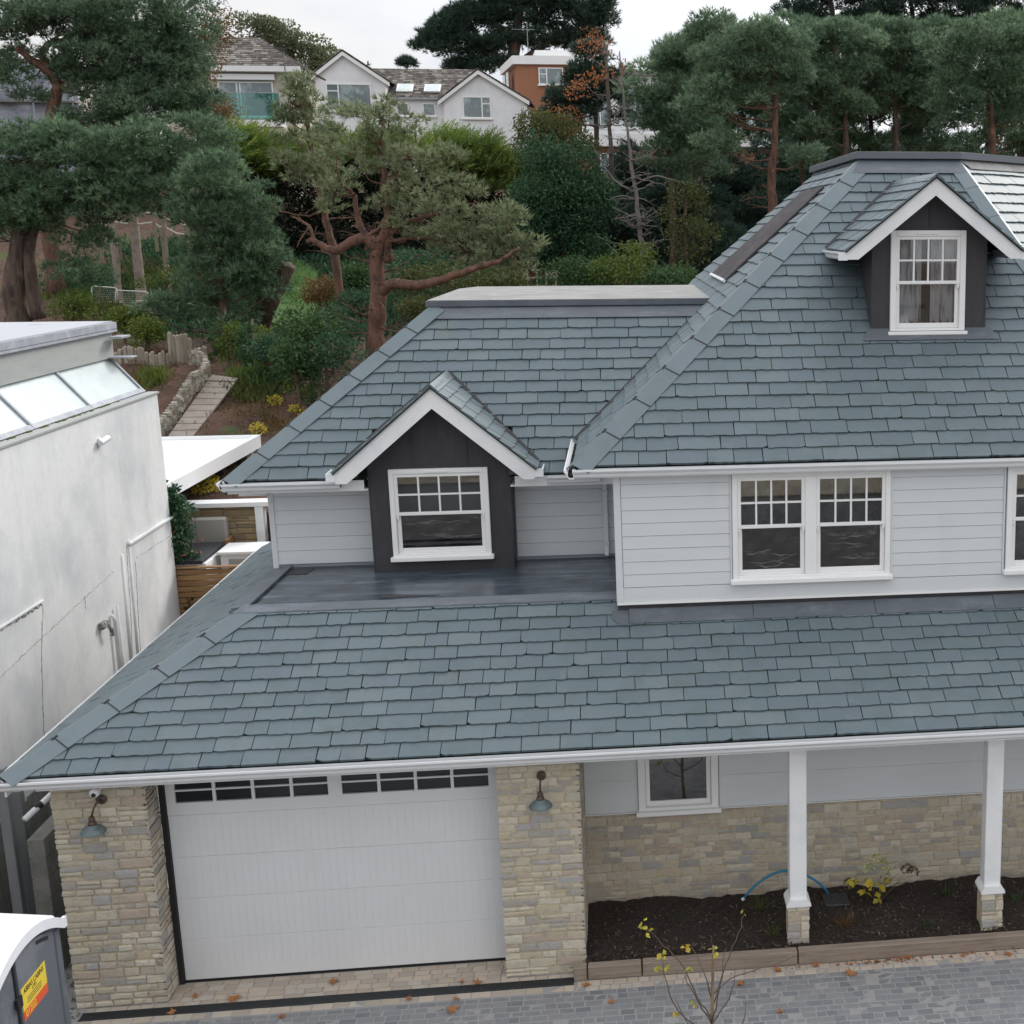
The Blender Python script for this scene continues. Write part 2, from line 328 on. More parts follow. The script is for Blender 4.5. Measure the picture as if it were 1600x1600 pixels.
def clip(poly, a, b, c):
    """keep a*x+b*y<=c"""
    o = []
    for i in range(len(poly)):
        p, q = poly[i], poly[(i+1) % len(poly)]; dp = a*p[0]+b*p[1]-c; dq = a*q[0]+b*q[1]-c
        if dp <= 0: o.append(p)
        if dp*dq < 0: t = dp/(dp-dq); o.append((p[0]+(q[0]-p[0])*t, p[1]+(q[1]-p[1])*t))
    return o
class Plane:
    def __init__(s, O, mdir, slope):
        s.O = V(O); m_ = V(mdir).normalized(); z = V((0, 0, 1)); c = 1/math.sqrt(1+slope*slope); sn = slope*c
        s.S = z.cross(m_); s.T = -m_*c+z*sn; s.N = s.S.cross(s.T)
    def st(s, p): d = V(p)-s.O; return (d.dot(s.S), d.dot(s.T))
    def p(s, a, b, h=0): return s.O+s.S*a+s.T*b+s.N*h
def slates(name, pl, pts3, parent, gauge=.2, wmin=.24, wmax=.52, seed=1, under=True, rag=.008, t_skip=0, m='slate', lift=0., hole=None):
    rr = random.Random(seed); poly = [pl.st(p) for p in pts3]
    ar = sum(poly[i][0]*poly[(i+1) % len(poly)][1]-poly[(i+1) % len(poly)][0]*poly[i][1] for i in range(len(poly)))
    if ar < 0: poly = poly[::-1]
    edges = []
    for i in range(len(poly)):
        (x0, y0), (x1, y1) = poly[i], poly[(i+1) % len(poly)]; nx, ny = (y1-y0), -(x1-x0); L = math.hypot(nx, ny)
        if L > 1e-6: edges.append((nx/L, ny/L, (nx*x0+ny*y0)/L))
    smin = min(p[0] for p in poly); smax = max(p[0] for p in poly); tmin = min(p[1] for p in poly); tmax = max(p[1] for p in poly)
    mb = MB(); prev = []; t = tmin+t_skip; row = 0
    while t < tmax:
        s = smin-rr.random()*.3; js = []
        while s < smax:
            wd = rr.uniform(wmin, wmax)
            for _ in range(6):
                if any(abs(s+wd-q) < .07 for q in prev): wd = rr.uniform(wmin, wmax)
                else: break
            g = .008; a, b = s+g/2+rr.uniform(0, .002), s+wd-g/2
            lo = t+rr.uniform(-.006, .006); hi = t+gauge+.004
            k = max(3, int(wd/.05)); low = []
            chip0 = rr.random() < .15; chip1 = rr.random() < .15
            for i in range(k+1):
                xx = a+(b-a)*i/k; yy = lo+rr.uniform(-rag, rag)*(.9 if 0 < i < k else .5)
                if (i == 0 and chip0) or (i == k and chip1): yy += rr.uniform(.01, .028)
                low.append((xx, yy))
            pg = low+[(b, hi), (a, hi)]
            sk = rr.uniform(-.004, .004); pg = [(x+sk*(y-t)/gauge, y) for x, y in pg]
            for e_ in edges:
                pg = clip(pg, *e_)
                if len(pg) < 3: break
            if hole and len(pg) >= 3 and t < hole[2]:
                cxx = (a+b)/2
                if cxx < hole[0]: pg = clip(pg, 1, 0, hole[0])
                elif cxx > hole[1]: pg = clip(pg, -1, 0, -hole[1])
                else: pg = []
            if len(pg) >= 3:
                h0 = .030+rr.uniform(-.002, .005)+lift; n = len(pg)
                top = [pl.p(x, y, h0-.021*max(0, min(1, (y-lo)/gauge))) for x, y in pg]; bot = [pl.p(x, y, .001) for x, y in pg]
                mb.add(top+bot, [tuple(range(n))]+[(n+i, n+(i+1) % n, (i+1) % n, i) for i in range(n)])
            s += wd; js.append(s)
        prev = js; t += gauge; row += 1
    o = mb.build(name, m, parent)
    if under:
        u = MB()
        pls = [poly] if not hole else [clip(poly, 1, 0, hole[0]), clip(poly, -1, 0, -hole[1]), clip(clip(clip(poly, -1, 0, -hole[0]), 1, 0, hole[1]), 0, -1, -hole[2])]
        for pp in pls: u.slab([pl.p(x, y, 0) for x, y in pp], -pl.N*(.015 if name == 'dormer_slates' else .05))
        u.build('roof_deck', 'slate_under', parent if parent.type == 'EMPTY' and False else o)
    return o
def stonework(name, O, S, T, Nn, s0, s1, t0, t1, parent, seed=1, prot=.018, hmin=.06, hmax=.125, back=.1, mats=('mortar', 'stone'), gap=.02, wr=(1.1, 2.7)):
    rr = random.Random(seed); O, S, T, Nn = V(O), V(S), V(T), V(Nn); mb = MB()
    P = lambda a, b, h: O+S*a+T*b+Nn*h
    mb.slab([P(s0, t0, 0), P(s1, t0, 0), P(s1, t1, 0), P(s0, t1, 0)], -Nn*back)
    mb.cur = 1; t = t0
    while t < t1-.02:
        h = min(rr.uniform(hmin, hmax), t1-t)
        if t1-t-h < .035: h = t1-t
        s = s0-.003
        while s < s1-.01:
            wd = min(h*rr.uniform(*wr)+.03, s1-s)
            if s1-s-wd < .06: wd = s1-s
            parts = [(t, h)] if (h < .09 or rr.random() < .7) else [(t, h*.52), (t+h*.52, h*.48)]
            for (tt, hh) in parts:
                g = gap*rr.uniform(.5, 1)/2; j = lambda k=.006: rr.uniform(-k, k)
                a, b, c, d = s+g, s+wd-g, tt+g, tt+hh-g
                if s <= s0: a = s0-.004-rr.random()*.01
                if s+wd >= s1-.001: b = s1+.004+rr.random()*.01
                pr_ = prot*rr.uniform(.35, 1.1)
                q = [(a+j(), c+j()), ((a+b)/2+j(), c+j(.004)), (b+j(), c+j()), (b+j(.004), (c+d)/2), (b+j(), d+j()), ((a+b)/2+j(), d+j(.004)), (a+j(), d+j()), (a+j(.004), (c+d)/2)]
                cx, cy = (a+b)/2, (c+d)/2; bw = .012
                inn = [(x+(bw if x < cx-1e-3 else -bw)*(0 if abs(x-cx) < (b-a)*.2 else 1), y+(bw if y < cy else -bw)*(0 if abs(y-cy) < (d-c)*.2 else 1)) for x, y in q]
                A = [P(x, y, .0) for x, y in q]; B = [P(x, y, pr_*.75) for x, y in q]; I = [P(x, y, pr_*rr.uniform(.9, 1.15)) for x, y in inn]; ce = P(cx+j(.02), cy, pr_*1.12)
                fs = []
                for i in range(8): fs += [(i, (i+1) % 8, 8+(i+1) % 8, 8+i), (8+i, 8+(i+1) % 8, 16+(i+1) % 8, 16+i), (16+i, 16+(i+1) % 8, 24)]
                mb.add(A+B+I+[ce], fs)
            s += wd
        t += h
    return mb.build(name, list(mats), parent)

# ------------------------------------------------------------------ terrain
TP = [(-200, 0), (12.62, 0), (12.75, 2.95), (17, 3.25), (20, 3.95), (23, 4.65), (26, 5.05), (32, 5.5), (38, 5.95), (46, 7.3), (56, 9.7), (70, 11.8), (90, 12.3), (160, 13), (600, 14)]
def H(x, y):
    if y > 12.75: y = y+max(0, (-x-8))*.12
    for (a, za), (b, zb) in zip(TP, TP[1:]):
        if y <= b: return za+(zb-za)*(y-a)/(b-a)
    return TP[-1][1]
def Hn(x, y):
    z = H(x, y)
    if y > 13: z += .10*math.sin(x*1.3+y*.7)+.07*math.sin(x*2.9-y*1.9)+.05*math.sin(x*5.1+y*4.3)
    return z
ys = [-300, -120, -60, -30, -10, 0, 10, 12.6, 12.62, 12.75]+[13+.5*i for i in range(60)]+[43+2*i for i in range(30)]+[110, 140, 180, 260, 400, 600]
xs = [-400, -200, -100, -60, -40]+[-30+.6*i for i in range(100)]+[32, 40, 60, 100, 200, 400]
tb = MB(); tb.v = [(x, y, Hn(x, y)-.06) for y in ys for x in xs]; nx = len(xs)
tb.f = [(j*nx+i, j*nx+i+1, (j+1)*nx+i+1, (j+1)*nx+i) for j in range(len(ys)-1) for i in range(nx-1)]; tb.mi = [0]*len(tb.f)
struct(tb.build('ground', 'soil', smooth=True))

# ------------------------------------------------------------------ MAIN HOUSE
house = thing('house', 'large white clad house with blue grey slate roofs, dormers and an integral garage', 'house', (4.5, 3, 0))
HL = V((4.5, 3, 0))
class HP:   # house-local parenting: keep world coordinates
    pass
hroot = house
def hb(mb, name, m, parent=None, **k):
    o = mb.build(name, m, parent or hroot, **k)
    return o
# children use world coordinates: put the Empty's offset into parent inverse
def fixp(o, root):
    o.matrix_parent_inverse = Matrix.Translation(-root.location)
def done(root):
    for ch in root.children: ch.matrix_parent_inverse = Matrix.Translation(-V(root.location))

# stone front and side walls
stonework('stone_pillar', (0, 0, 0), (1, 0, 0), (0, 0, 1), (0, -1, 0), -.41, .525, 0, 2.66, hroot, 3, back=.36)
stonework('stone_reveal', (.525, 0, 0), (0, 1, 0), (0, 0, 1), (1, 0, 0), 0, .34, 0, 2.66, hroot, 4, back=.02)
stonework('stone_pillar', (0, 0, 0), (1, 0, 0), (0, 0, 1), (0, -1, 0), 4.225, 5.115, 0, 2.66, hroot, 5, back=.36, prot=.012)
stonework('stone_reveal', (5.115, 0, 0), (0, 1, 0), (0, 0, 1), (1, 0, 0), .0, 1.23, .1, 2.66, hroot, 6, back=.02, prot=.006)
stonework('stone_wall', (0, YW, 0), (1, 0, 0), (0, 0, 1), (0, -1, 0), 5.12, 14.5, .1, ZC, hroot, 8, back=.25, prot=.010)
MB().box(-.41, -.30, .38, 10, 0, 2.75).build('side_wall', 'render', hroot)
# cladding above the recessed stone
def boards(name, x0, x1, z0, z1, y, pitch=.157, parent=None, m='clad', off=0, holes=()):
    mb = MB(); z = z0-off; k = 0
    while z < z1-.005:
        a, b = max(z, z0), min(z+pitch, z1)
        segs = [(x0, x1)]
        for (hx0, hx1, hz0, hz1) in holes:
            if b > hz0+.02 and a < hz1-.02:
                ns = []
                for (p, q) in segs:
                    if hx0 > p: ns.append((p, min(q, hx0)))
                    if hx1 < q: ns.append((max(p, hx1), q))
                segs = [t_ for t_ in ns if t_[1]-t_[0] > .005]
        for (p, q) in segs:
            t_ = .012
            mb.add([(p, y-t_-.006, a+.005), (q, y-t_-.006, a+.005), (q, y-t_, b), (p, y-t_, b), (p, y, a+.005), (q, y, a+.005), (q, y, b), (p, y, b)],
                   [(0, 1, 2, 3), (4, 5, 1, 0), (3, 2, 6, 7), (0, 3, 7, 4), (5, 6, 2, 1)])
        z += pitch
    return mb.build(name, m, parent)
def backing(x0, x1, y0, y1, z0, z1, holes):
    mb = MB(); x = x0
    for (a, b, c, d) in holes:
        mb.box(x, a, y0, y1, z0, z1)
        if c > z0: mb.box(a, b, y0, y1, z0, c)
        if d < z1: mb.box(a, b, y0, y1, d, z1)
        x = b
    if x < x1: mb.box(x, x1, y0, y1, z0, z1)
    mb.build('wall_backing', 'clad_gap', hroot)
backing(5.12, 14.5, YW-.03, YW+.2, ZC, 2.66, [(5.80, 6.72, 1.43, 2.56)])
boards('cladding', 5.125, 5.765, ZC, 2.6, YW-.032, parent=hroot, pitch=.42)
boards('cladding', 6.76, 10.72, ZC, 2.6, YW-.032, parent=hroot, pitch=.42)
boards('cladding', 10.74, 14.4, ZC, 2.6, YW-.032, parent=hroot, pitch=.42)
MB().box(5.09, 14.4, YW-.06, YW-.02, ZC-.012, ZC-.001).build('drip_trim', 'wood_white', hroot)

# --- sash window builder. glass/film/sash pieces become children of the frame
def sash(parent, x0, x1, z0, z1, y, cols=4, rows=2, sill=True, arch=.075, meet=.5, film=True, interior='interior', horns=True, pr=.045, sashes=None, depth=.5, ventilator=False):
    mb = MB(); yo, yi = y-pr, y+.08
    st = arch
    mb.bevbox(x0, x0+st, yo, yi, z0, z1); mb.bevbox(x1-st, x1, yo, yi, z0, z1)
    mb.bevbox(x0+st, x1-st, yo, yi, z1-st, z1); mb.bevbox(x0+st, x1-st, yo, yi, z0, z0+.05)
    frame = mb.build('window', 'wood_white', parent)
    spans = sashes or [(x0+st, x1-st)]
    if len(spans) > 1:
        for (a, b), (c, d) in zip(spans, spans[1:]): MB().bevbox(b, c, yo+.004, yi, z0+.05, z1-st).build('mullion', 'wood_white', frame)
    if sill: MB().bevbox(x0-.03, x1+.03, yo-.05, yi-.02, z0-.045, z0+.012).build('sill', 'wood_white', frame)
    if ventilator: MB().bevbox((x0+x1)/2-.16, (x0+x1)/2+.12, yo-.014, yo, z1-.05, z1-.028, .003).build('vent', 'wood_white', frame)
    for (a, b) in spans:
        zb, zt = z0+.05, z1-st; zm = zb+(zt-zb)*meet; r = .042
        yb = y-.012; s1 = MB()      # lower sash (inner), upper sash (outer)
        yt0, yt1 = y-.032, y+.005; yl0, yl1 = y+.0, y+.035
        s1.bevbox(a, a+r, yt0, yt1, zm-.02, zt, .004); s1.bevbox(b-r, b, yt0, yt1, zm-.02, zt, .004)
        s1.bevbox(a+r, b-r, yt0, yt1, zt-r, zt, .004); s1.bevbox(a+r, b-r, yt0, yt1, zm-.02, zm+.022, .004)
        if horns:
            for hx in (a, b-r): s1.add([(hx, yt0, zm-.02), (hx+r, yt0, zm-.02), (hx+r*.7, yt0+.004, zm-.075), (hx+r*.3, yt0+.004, zm-.075), (hx, yt1, zm-.02), (hx+r, yt1, zm-.02), (hx+r*.7, yt1, zm-.075), (hx+r*.3, yt1, zm-.075)], [(3, 2, 1, 0), (4, 5, 6, 7), (0, 4, 7, 3), (1, 2, 6, 5), (2, 3, 7, 6)])
        s1.build('sash', 'wood_white', frame)
        s2 = MB()
        s2.bevbox(a+.002, a+r+.012, yl0+.006, yl1, zb, zm-.021, .004); s2.bevbox(b-r-.012, b-.002, yl0+.006, yl1, zb, zm-.021, .004); s2.bevbox(a+r+.012, b-r-.012, yl0+.006, yl1, zb, zb+.065, .004)
        s2.build('sash', 'wood_white', frame)
        g0, g1, gz0, gz1 = a+r, b-r, zm+.022, zt-r
        gb = MB(); bw = .011
        for k in range(1, cols): xx = g0+(g1-g0)*k/cols; gb.box(xx-bw, xx+bw, yt0+.004, yt1-.006, gz0, gz1)
        for k in range(1, rows):
            zz = gz0+(gz1-gz0)*k/rows
            for c_ in range(cols):
                xa = g0+(g1-g0)*c_/cols+(bw if c_ else 0); xb = g0+(g1-g0)*(c_+1)/cols-(bw if c_ < cols-1 else 0)
                gb.box(xa, xb, yt0+.006, yt1-.007, zz-bw, zz+bw)
        if cols > 1: gb.build('glazing_bars', 'wood_white', frame)
        gm = MB()
        gm.add([(g0, yt1-.008, gz0), (g1, yt1-.008, gz0), (g1, yt1-.0083, gz1), (g0, yt1-.0083, gz1)], [(0, 1, 2, 3)])
        gm.add([(a+r+.01, yl0+.02, zb+.06), (b-r-.01, yl0+.02, zb+.06), (b-r-.01, yl0+.0203, zm-.0205), (a+r+.01, yl0+.0203, zm-.0205)], [(0, 1, 2, 3)])
        gm.build('glass', 'glass', frame)
        if film:
            fm = MB(); nX, nZ = 24, 16; rr = random.Random(int(a*100))
            ph = rr.random()*9
            for j in range(nZ+1):
                for i in range(nX+1):
                    u_, v_ = i/nX, j/nZ
                    fm.v.append((a+r+.012+(b-a-2*r-.024)*u_, yl1+.012+.008*math.sin(ph+u_*7+v_*9)+.006*math.sin(ph*2+u_*17-v_*13), zb+.062+(zm-.03-zb-.062)*v_))
            fm.f = [(j*(nX+1)+i, j*(nX+1)+i+1, (j+1)*(nX+1)+i+1, (j+1)*(nX+1)+i) for j in range(nZ) for i in range(nX)]; fm.mi = [0]*len(fm.f)
            fm.build('protective_film', 'film', frame, smooth=True)
            wr = MB(); xa_, xb2 = a+r+.02, b-r-.02; za_, zb2 = zb+.08, zm-.04
            for q_ in range(5):
                xs_ = xa_+(xb2-xa_)*rr.uniform(0, .45); xe_ = min(xb2, xs_+(xb2-xa_)*rr.uniform(.35, .9)); zc_ = za_+(zb2-za_)*rr.uniform(.05, .85); am = rr.uniform(.01, .05); f_ = rr.uniform(1.5, 4); p_ = rr.random()*6; n_ = 16; wdt = rr.uniform(.004, .011)
                for i in range(n_+1):
                    t_ = i/n_; zz = zc_+am*math.sin(p_+t_*f_)+.006*math.sin(t_*19+p_); h_ = wdt*math.sin(math.pi*t_)*(1+.5*math.sin(t_*13+p_))
                    wr.v += [(xs_+(xe_-xs_)*t_, yl1-.006, zz-h_), (xs_+(xe_-xs_)*t_, yl1-.006, zz+h_)]
                k0 = len(wr.v)-2*(n_+1); wr.f += [(k0+2*i, k0+2*i+2, k0+2*i+3, k0+2*i+1) for i in range(n_)]; wr.mi += [0]*n_
            wr.build('film_crease_highlights', 'crease_highlight', frame)  # pale ribbons painted as the highlights of the wrinkled film
    rm = MB(); a, b, c, d = x0+.03, x1-.03, y+.082, y+.082+depth
    rm.add([(a, c, z0+.03), (b, c, z0+.03), (b, d, z0+.03), (a, d, z0+.03), (a, c, z1-.03), (b, c, z1-.03), (b, d, z1-.03), (a, d, z1-.03)], [(0, 1, 2, 3), (7, 6, 5, 4), (3, 2, 6, 7), (0, 3, 7, 4), (1, 5, 6, 2)])
    rm.build('room', interior, frame)
    return frame

# recessed ground floor window
sash(hroot, 5.77, 6.75, 1.40, 2.58, YW-.04, cols=1, rows=1, film=False, meet=.62, interior='interior', arch=.09)
# --- garage door
gd = MB(); YD = .373; x0, x1 = .605, 4.224; PH = .5025
gd.cur = 0
for k in range(4):
    z0 = .03+k*PH; gd.bevbox(x0, x1, YD, YD+.04, z0+.0015, z0+PH-.0015, .003)
# top panel with eight-pane glazing (frame pieces)
z0 = .03+4*PH; zt = z0+PH
wz0, wz1 = 2.185, 2.47
gd.box(x0, x1, YD, YD+.04, z0+.002, wz0); gd.box(x0, x1, YD, YD+.04, wz1, zt+.1)
xsW = [.70+.4125*i for i in range(5)]; xsE = [2.48+.402*i for i in range(5)]
gd.box(x0, xsW[0], YD, YD+.04, wz0, wz1); gd.box(xsW[-1]-.02, xsE[0], YD, YD+.04, wz0, wz1); gd.box(xsE[-1], x1, YD, YD+.04, wz0, wz1)
door = gd.build('garage_door', 'door', hroot)
gr = MB(); xx = x0+.13
while xx < x1-.1:
    for k in range(4):
        za = .03+k*PH+(.13 if k == 0 else .012)
        gr.box(xx, xx+.0028, YD-.0022, YD+.002, za, .03+(k+1)*PH-.012)
    xx += .086
gr.build('board_grooves', 'groove', door)
gb = MB()
for xsx in (xsW, xsE):
    for i in range(1, 4): gb.box(xsx[i]-.017, xsx[i]+.017, YD+.004, YD+.034, wz0, wz1)
    for i in range(4):
        gb.box(xsx[i]+(.017 if i else 0), xsx[i+1]-(.017 if i < 3 else .0), YD+.006, YD+.030, 2.318, 2.336)
gb.build('glazing_bars', 'door', door)
MB().box(x0, x1, YD+.03, YD+.05, wz0-.05, wz1+.05).build('glass', 'pane_dark', door)
MB().box(.546, .604, .33, YD+.02, 0, 2.62).build('rubber_seal', 'rubber', door)
MB().box(.604, 4.224, YD-.004, YD+.03, .004, .03).build('rubber_seal', 'rubber', door)
MB().box(4.2245, 4.232, .03, YD+.03, .01, 2.62).build('jamb_seal', 'rubber', door)

# --- veranda posts
for k, xk in enumerate((7.59, 9.92, 12.25)):
    yk0 = .012
    stonework('post_plinth', (0, yk0, 0), (1, 0, 0), (0, 0, 1), (0, -1, 0), xk-.12, xk+.12, .08, .63, hroot, 20+k, back=.24, prot=.014, hmin=.09, hmax=.14, wr=(.9, 1.4))
    p = MB().bevbox(xk-.1, xk+.1, yk0+.025, yk0+.215, .66, 2.62, .008).build('post', 'white', hroot)
    c_ = MB(); c_.sweep([(0, 0), (.29, 0), (.29, .03), (.25, .09), (.04, .09), (0, .03)], (xk-.145, yk0-.025, .63), (xk-.145, yk0+.265, .63), (1, 0, 0)); c_.build('post_cap', 'white', p)
MB().box(5.12, 14.5, .03, .2, 2.60, 2.66).build('beam', 'white', hroot)
MB().box(-.45, 14.5, YG+.02, YW+.1, 2.665, 2.685).build('soffit', 'white', hroot)

# --- gutters and fascias
OG = [(0, 0), (0, -.105), (.055, -.105), (.075, -.085), (.085, -.055), (.105, -.035), (.118, -.02), (.118, .003), (.105, .003), (.100, -.012), (.075, -.045), (.062, -.085), (.01, -.09), (.01, 0)]
def gutter(name, p0, p1, outv, parent=hroot, lead=False, k=1.0):
    mb = MB(); mb.sweep([(a*k, b*k) for a, b in OG], p0, p1, outv); o = mb.build(name, 'fascia', parent)
    b2 = MB(); b2.sweep([(.011*k, -.088*k), (.06*k, -.083*k), (.075*k, -.05*k), (.011*k, -.05*k)], p0, p1, outv); b2.build('gutter_dark_fill', 'slate_under', o)  # dark fill along the inside of the gutter trough
    # joint brackets
    return o
def fascia(p0, p1, outv, z0, z1, parent=hroot, name='fascia', m='fascia'):
    p0 = V(p0); p1 = V(p1); mb = MB(); mb.sweep([(-.02, z0), (0, z0), (0, z1), (-.02, z1)], p0, p1, outv); return mb.build(name, m, parent)
gutter('gutter', (X0-.02, YG+.02, ZG-.02), (XR, YG+.02, ZG-.02), (0, -1, 0)); fascia((X0-.0, YG+.02, 0), (XR, YG+.02, 0), (0, -1, 0), 2.68, 2.80)
gutter('gutter', (X0, YG, ZG-.02), (X0, 10, ZG-.02), (-1, 0, 0), k=.8); fascia((X0, YG+.02, 0), (X0, 10, 0), (-1, 0, 0), 2.62, 2.80)
gutter('gutter', (XM-.02, YE+.02, ZE-.02), (XR, YE+.02, ZE-.02), (0, -1, 0)); fascia((XM+.01, YE+.02, 0), (XR, YE+.02, 0), (0, -1, 0), 5.53, 5.64)
gutter('gutter', (XM, YE-.08, ZE-.02), (XM, 3.62, ZE-.02), (-1, 0, 0)); fascia((XM, YE+.02, 0), (XM, 3.62, 0), (-1, 0, 0), 5.53, 5.64)
MB().box(XM+.01, XR, YE+.03, YU2-.0, 5.53, 5.55).build('soffit', 'white', hroot)
MB().box(XM+.01, XU2-.0, YU2, YU1+.4, 5.53, 5.55).build('soffit', 'white', hroot)
gutter('gutter', (XH-.02, Y2+.02, Z2-.02), (2.12, Y2+.02, Z2-.02), (0, -1, 0)); fascia((XH, Y2+.02, 0), (2.4, Y2+.02, 0), (0, -1, 0), 5.10, 5.24)
gutter('gutter', (4.72, Y2+.02, Z2-.02), (5.4, Y2+.02, Z2-.02), (0, -1, 0)); fascia((4.3, Y2+.02, 0), (5.59, Y2+.02, 0), (0, -1, 0), 5.10, 5.24)
gutter('gutter', (XH, Y2, Z2-.02), (XH, 10, Z2-.02), (-1, 0, 0), k=.9); fascia((XH, Y2+.02, 0), (XH, 10, 0), (-1, 0, 0), 5.10, 5.24)
MB().box(XH+.01, 2.44, Y2+.03, YU1, 5.10, 5.12).build('soffit', 'white', hroot)
MB().box(4.24, 5.59, Y2+.03, YU1, 5.10, 5.12).build('soffit', 'white', hroot)
MB().box(XH+.01, XU1, YU1, 10, 5.10, 5.12).build('soffit', 'white', hroot)

# --- lower roof
pf = Plane((0, YG, ZG), (0, -1, 0), T1); YT = YG+H1
lower = slates('lower_roof_slates', pf, [(X0, YG, ZG), (XR, YG, ZG), (XR, YT, ZF), (X0+H1, YT, ZF)], hroot, seed=21, gauge=.198)
plf = Plane((X0, 0, ZG), (-1, 0, 0), T1)
slates('side_roof_slates', plf, [(X0, YG, ZG), (X0, 10, ZG), (XU1+.02, 10, ZG+(XU1+.02-X0)*T1), (XU1+.02, YG+XU1+.02-X0, ZG+(XU1+.02-X0)*T1)], hroot, seed=22, gauge=.198)
def hipcaps(name, A, B, pa, pb, parent, wid=.205, seg=.60, clips=True, over=0.0, h=.036, widb=None):
    """A bottom, B top; pa, pb the planes either side. sign so that legs lie on each plane."""
    A, B = V(A), V(B); D = (B-A).normalized(); L = (B-A).length; nseg = max(1, round(L/seg)); mb = MB(); clipl = []; wb = widb or wid
    la = pa.N.cross(D); la = la if la.dot(pa.c_) > 0 else -la
    lb = pb.N.cross(D); lb = lb if lb.dot(pb.c_) > 0 else -lb
    la.normalize(); lb.normalize(); nu = (pa.N+pb.N).normalized(); th = .010
    for k in range(nseg):
        a, b = A+D*(L*k/nseg+.004), A+D*(L*(k+1)/nseg+.012); hh0, hh1 = h+.002, h-.002
        vs = []
        for q, hh in ((a, hh0), (b, hh1)):
            vs += [q+la*wid+pa.N*hh, q+nu*(hh+.006), q+lb*wb+pb.N*hh, q+lb*wb+pb.N*(hh-th), q+nu*(hh-th), q+la*wid+pa.N*(hh-th)]
        mb.add(vs, [(0, 1, 7, 6), (1, 2, 8, 7), (2, 3, 9, 8), (5, 0, 6, 11), (3, 4, 10, 9), (4, 5, 11, 10), (5, 4, 1, 0), (4, 3, 2, 1), (6, 7, 10, 11), (7, 8, 9, 10)])
        if k and clips:
            cm = MB(); clipl.append(cm)
            for l_, pp in ((la, pa), (lb, pb)):
                cm.slab([a+l_*.0+nu*0+pp.N*(hh0+.0)-D*.009, a+l_*(wid)+pp.N*(hh0+.0)-D*.009, a+l_*(wid)+pp.N*(hh0+.0)+D*.004, a+pp.N*(hh0+.0)+D*.004], pp.N*.0035)
            cm.slab([a+nu*(hh0+.006)-D*.035-la*.012, a+nu*(hh0+.006)+D*.035-la*.012, a+nu*(hh0+.006)+D*.035+la*.012, a+nu*(hh0+.006)-D*.035+la*.012], nu*.006)
    o = mb.build(name, 'hipcap', parent)
    for c_ in clipl: c_.build('ridge_clip', 'black', o)
    return o
pf.c_ = V((1, 0, 0)); plf.c_ = V((0, 1, 0))
hipcaps('hip_cap', (X0, YG, ZG), (X0+H1+.02, YT+.02, ZF+.01), pf, plf, hroot)
# --- flat lead roof with rolled front edge
lr = MB(); lr.box(XU1-.02, XU2+.1, YT-.02, YU1+.05, ZF-.05, ZF-.012)
lr.slab([(X0+H1-.02, YT-.0, ZF+.018), (XU2+.1, YT-.0, ZF+.018), (XU2+.1, YT+.2, ZF+.02), (X0+H1+.12, YT+.2, ZF+.02)], (0, 0, -.03))
lr.build('flat_lead_roof', 'lead_wet', hroot)
le = MB(); le.slab([(X0+H1-.02, YT-.02, ZF+.035), (XU2+.1, YT-.02, ZF+.035), (XU2+.1, YT-.115, ZF-.03), (X0+H1-.14, YT-.115, ZF-.03)], (0, .004, .012)); le.build('lead_apron', 'lead', hroot)
MB().slab([(XU1, YT+.0, ZF+.004), (X0+H1+.02, YT+.0, ZF+.03), (XU1+.25, YU1-.05, ZF+.03), (XU1-.02, YU1-.05, ZF-.02)], (0, 0, -.03)).build('lead_apron', 'lead', hroot)
MB().slab([(2.75, YT+.16, ZF+.023), (3.05, YT+.14, ZF+.023), (3.45, YT+.2, ZF+.023), (3.05, YT+.26, ZF+.023), (2.78, YT+.33, ZF+.023)], (0, 0, .003)).build('lead_patch', 'lead_dark', hroot)
MB().slab([(1.2, YU1-.42, ZF-.010), (1.58, YU1-.42, ZF-.010), (1.62, YU1-.12, ZF-.010), (1.3, YU1-.12, ZF-.010)], (0, 0, .004)).build('lead_patch', 'lead_dark', hroot)
# --- upper left wall
MB().box(XU1+.02, XU2, YU1, YU1+.2, ZF-.04, 5.11).build('wall_backing', 'clad_gap', hroot)
boards('cladding', XU1+.07, 2.43, ZF+.03, 5.10, YU1-.002, parent=hroot, pitch=.182)
boards('cladding', 4.25, XU2, ZF+.03, 5.10, YU1-.002, parent=hroot, pitch=.182)
MB().bevbox(XU1-.0, XU1+.07, YU1-.03, YU1+.1, ZF-.02, 5.10, .004).build('corner_trim', 'clad', hroot)
MB().box(XU1, XU1+.02, YU1, 10, ZF-.2, 5.11).build('side_wall', 'clad', hroot)
# --- main upper wall with windows
ZB = 3.955; WH = [(6.985, 8.915, 4.2, 5.55), (10.36, 11.6, 4.2, 5.55)]
backing(XU2, XR, YU2, YU2+.1, ZB+.01, 5.55, [(7.02, 8.88, 4.25, 5.5), (10.4, 11.57, 4.25, 5.5)])
for a_, b_ in ((XU2+.075, 6.955), (8.945, 10.33), (11.63, XR)): boards('cladding', a_, b_, 4.165, 5.55, YU2-.002, parent=hroot)
MB().box(XU2+.0, XR, YU2-.022, YU2, ZB+.035, 4.162).build('skirt_board', 'clad', hroot)
MB().box(XU2-.005, XR, YU2-.034, YU2, ZB, ZB+.033).build('drip_trim', 'wood_white', hroot)
MB().bevbox(XU2-.012, XU2+.07, YU2-.03, YU2+.1, ZB+.034, 5.55, .004).build('corner_trim', 'clad', hroot)
MB().box(XU2-.01, XU2, YU2, YU1, ZB, 5.55).build('side_wall', 'clad', hroot)
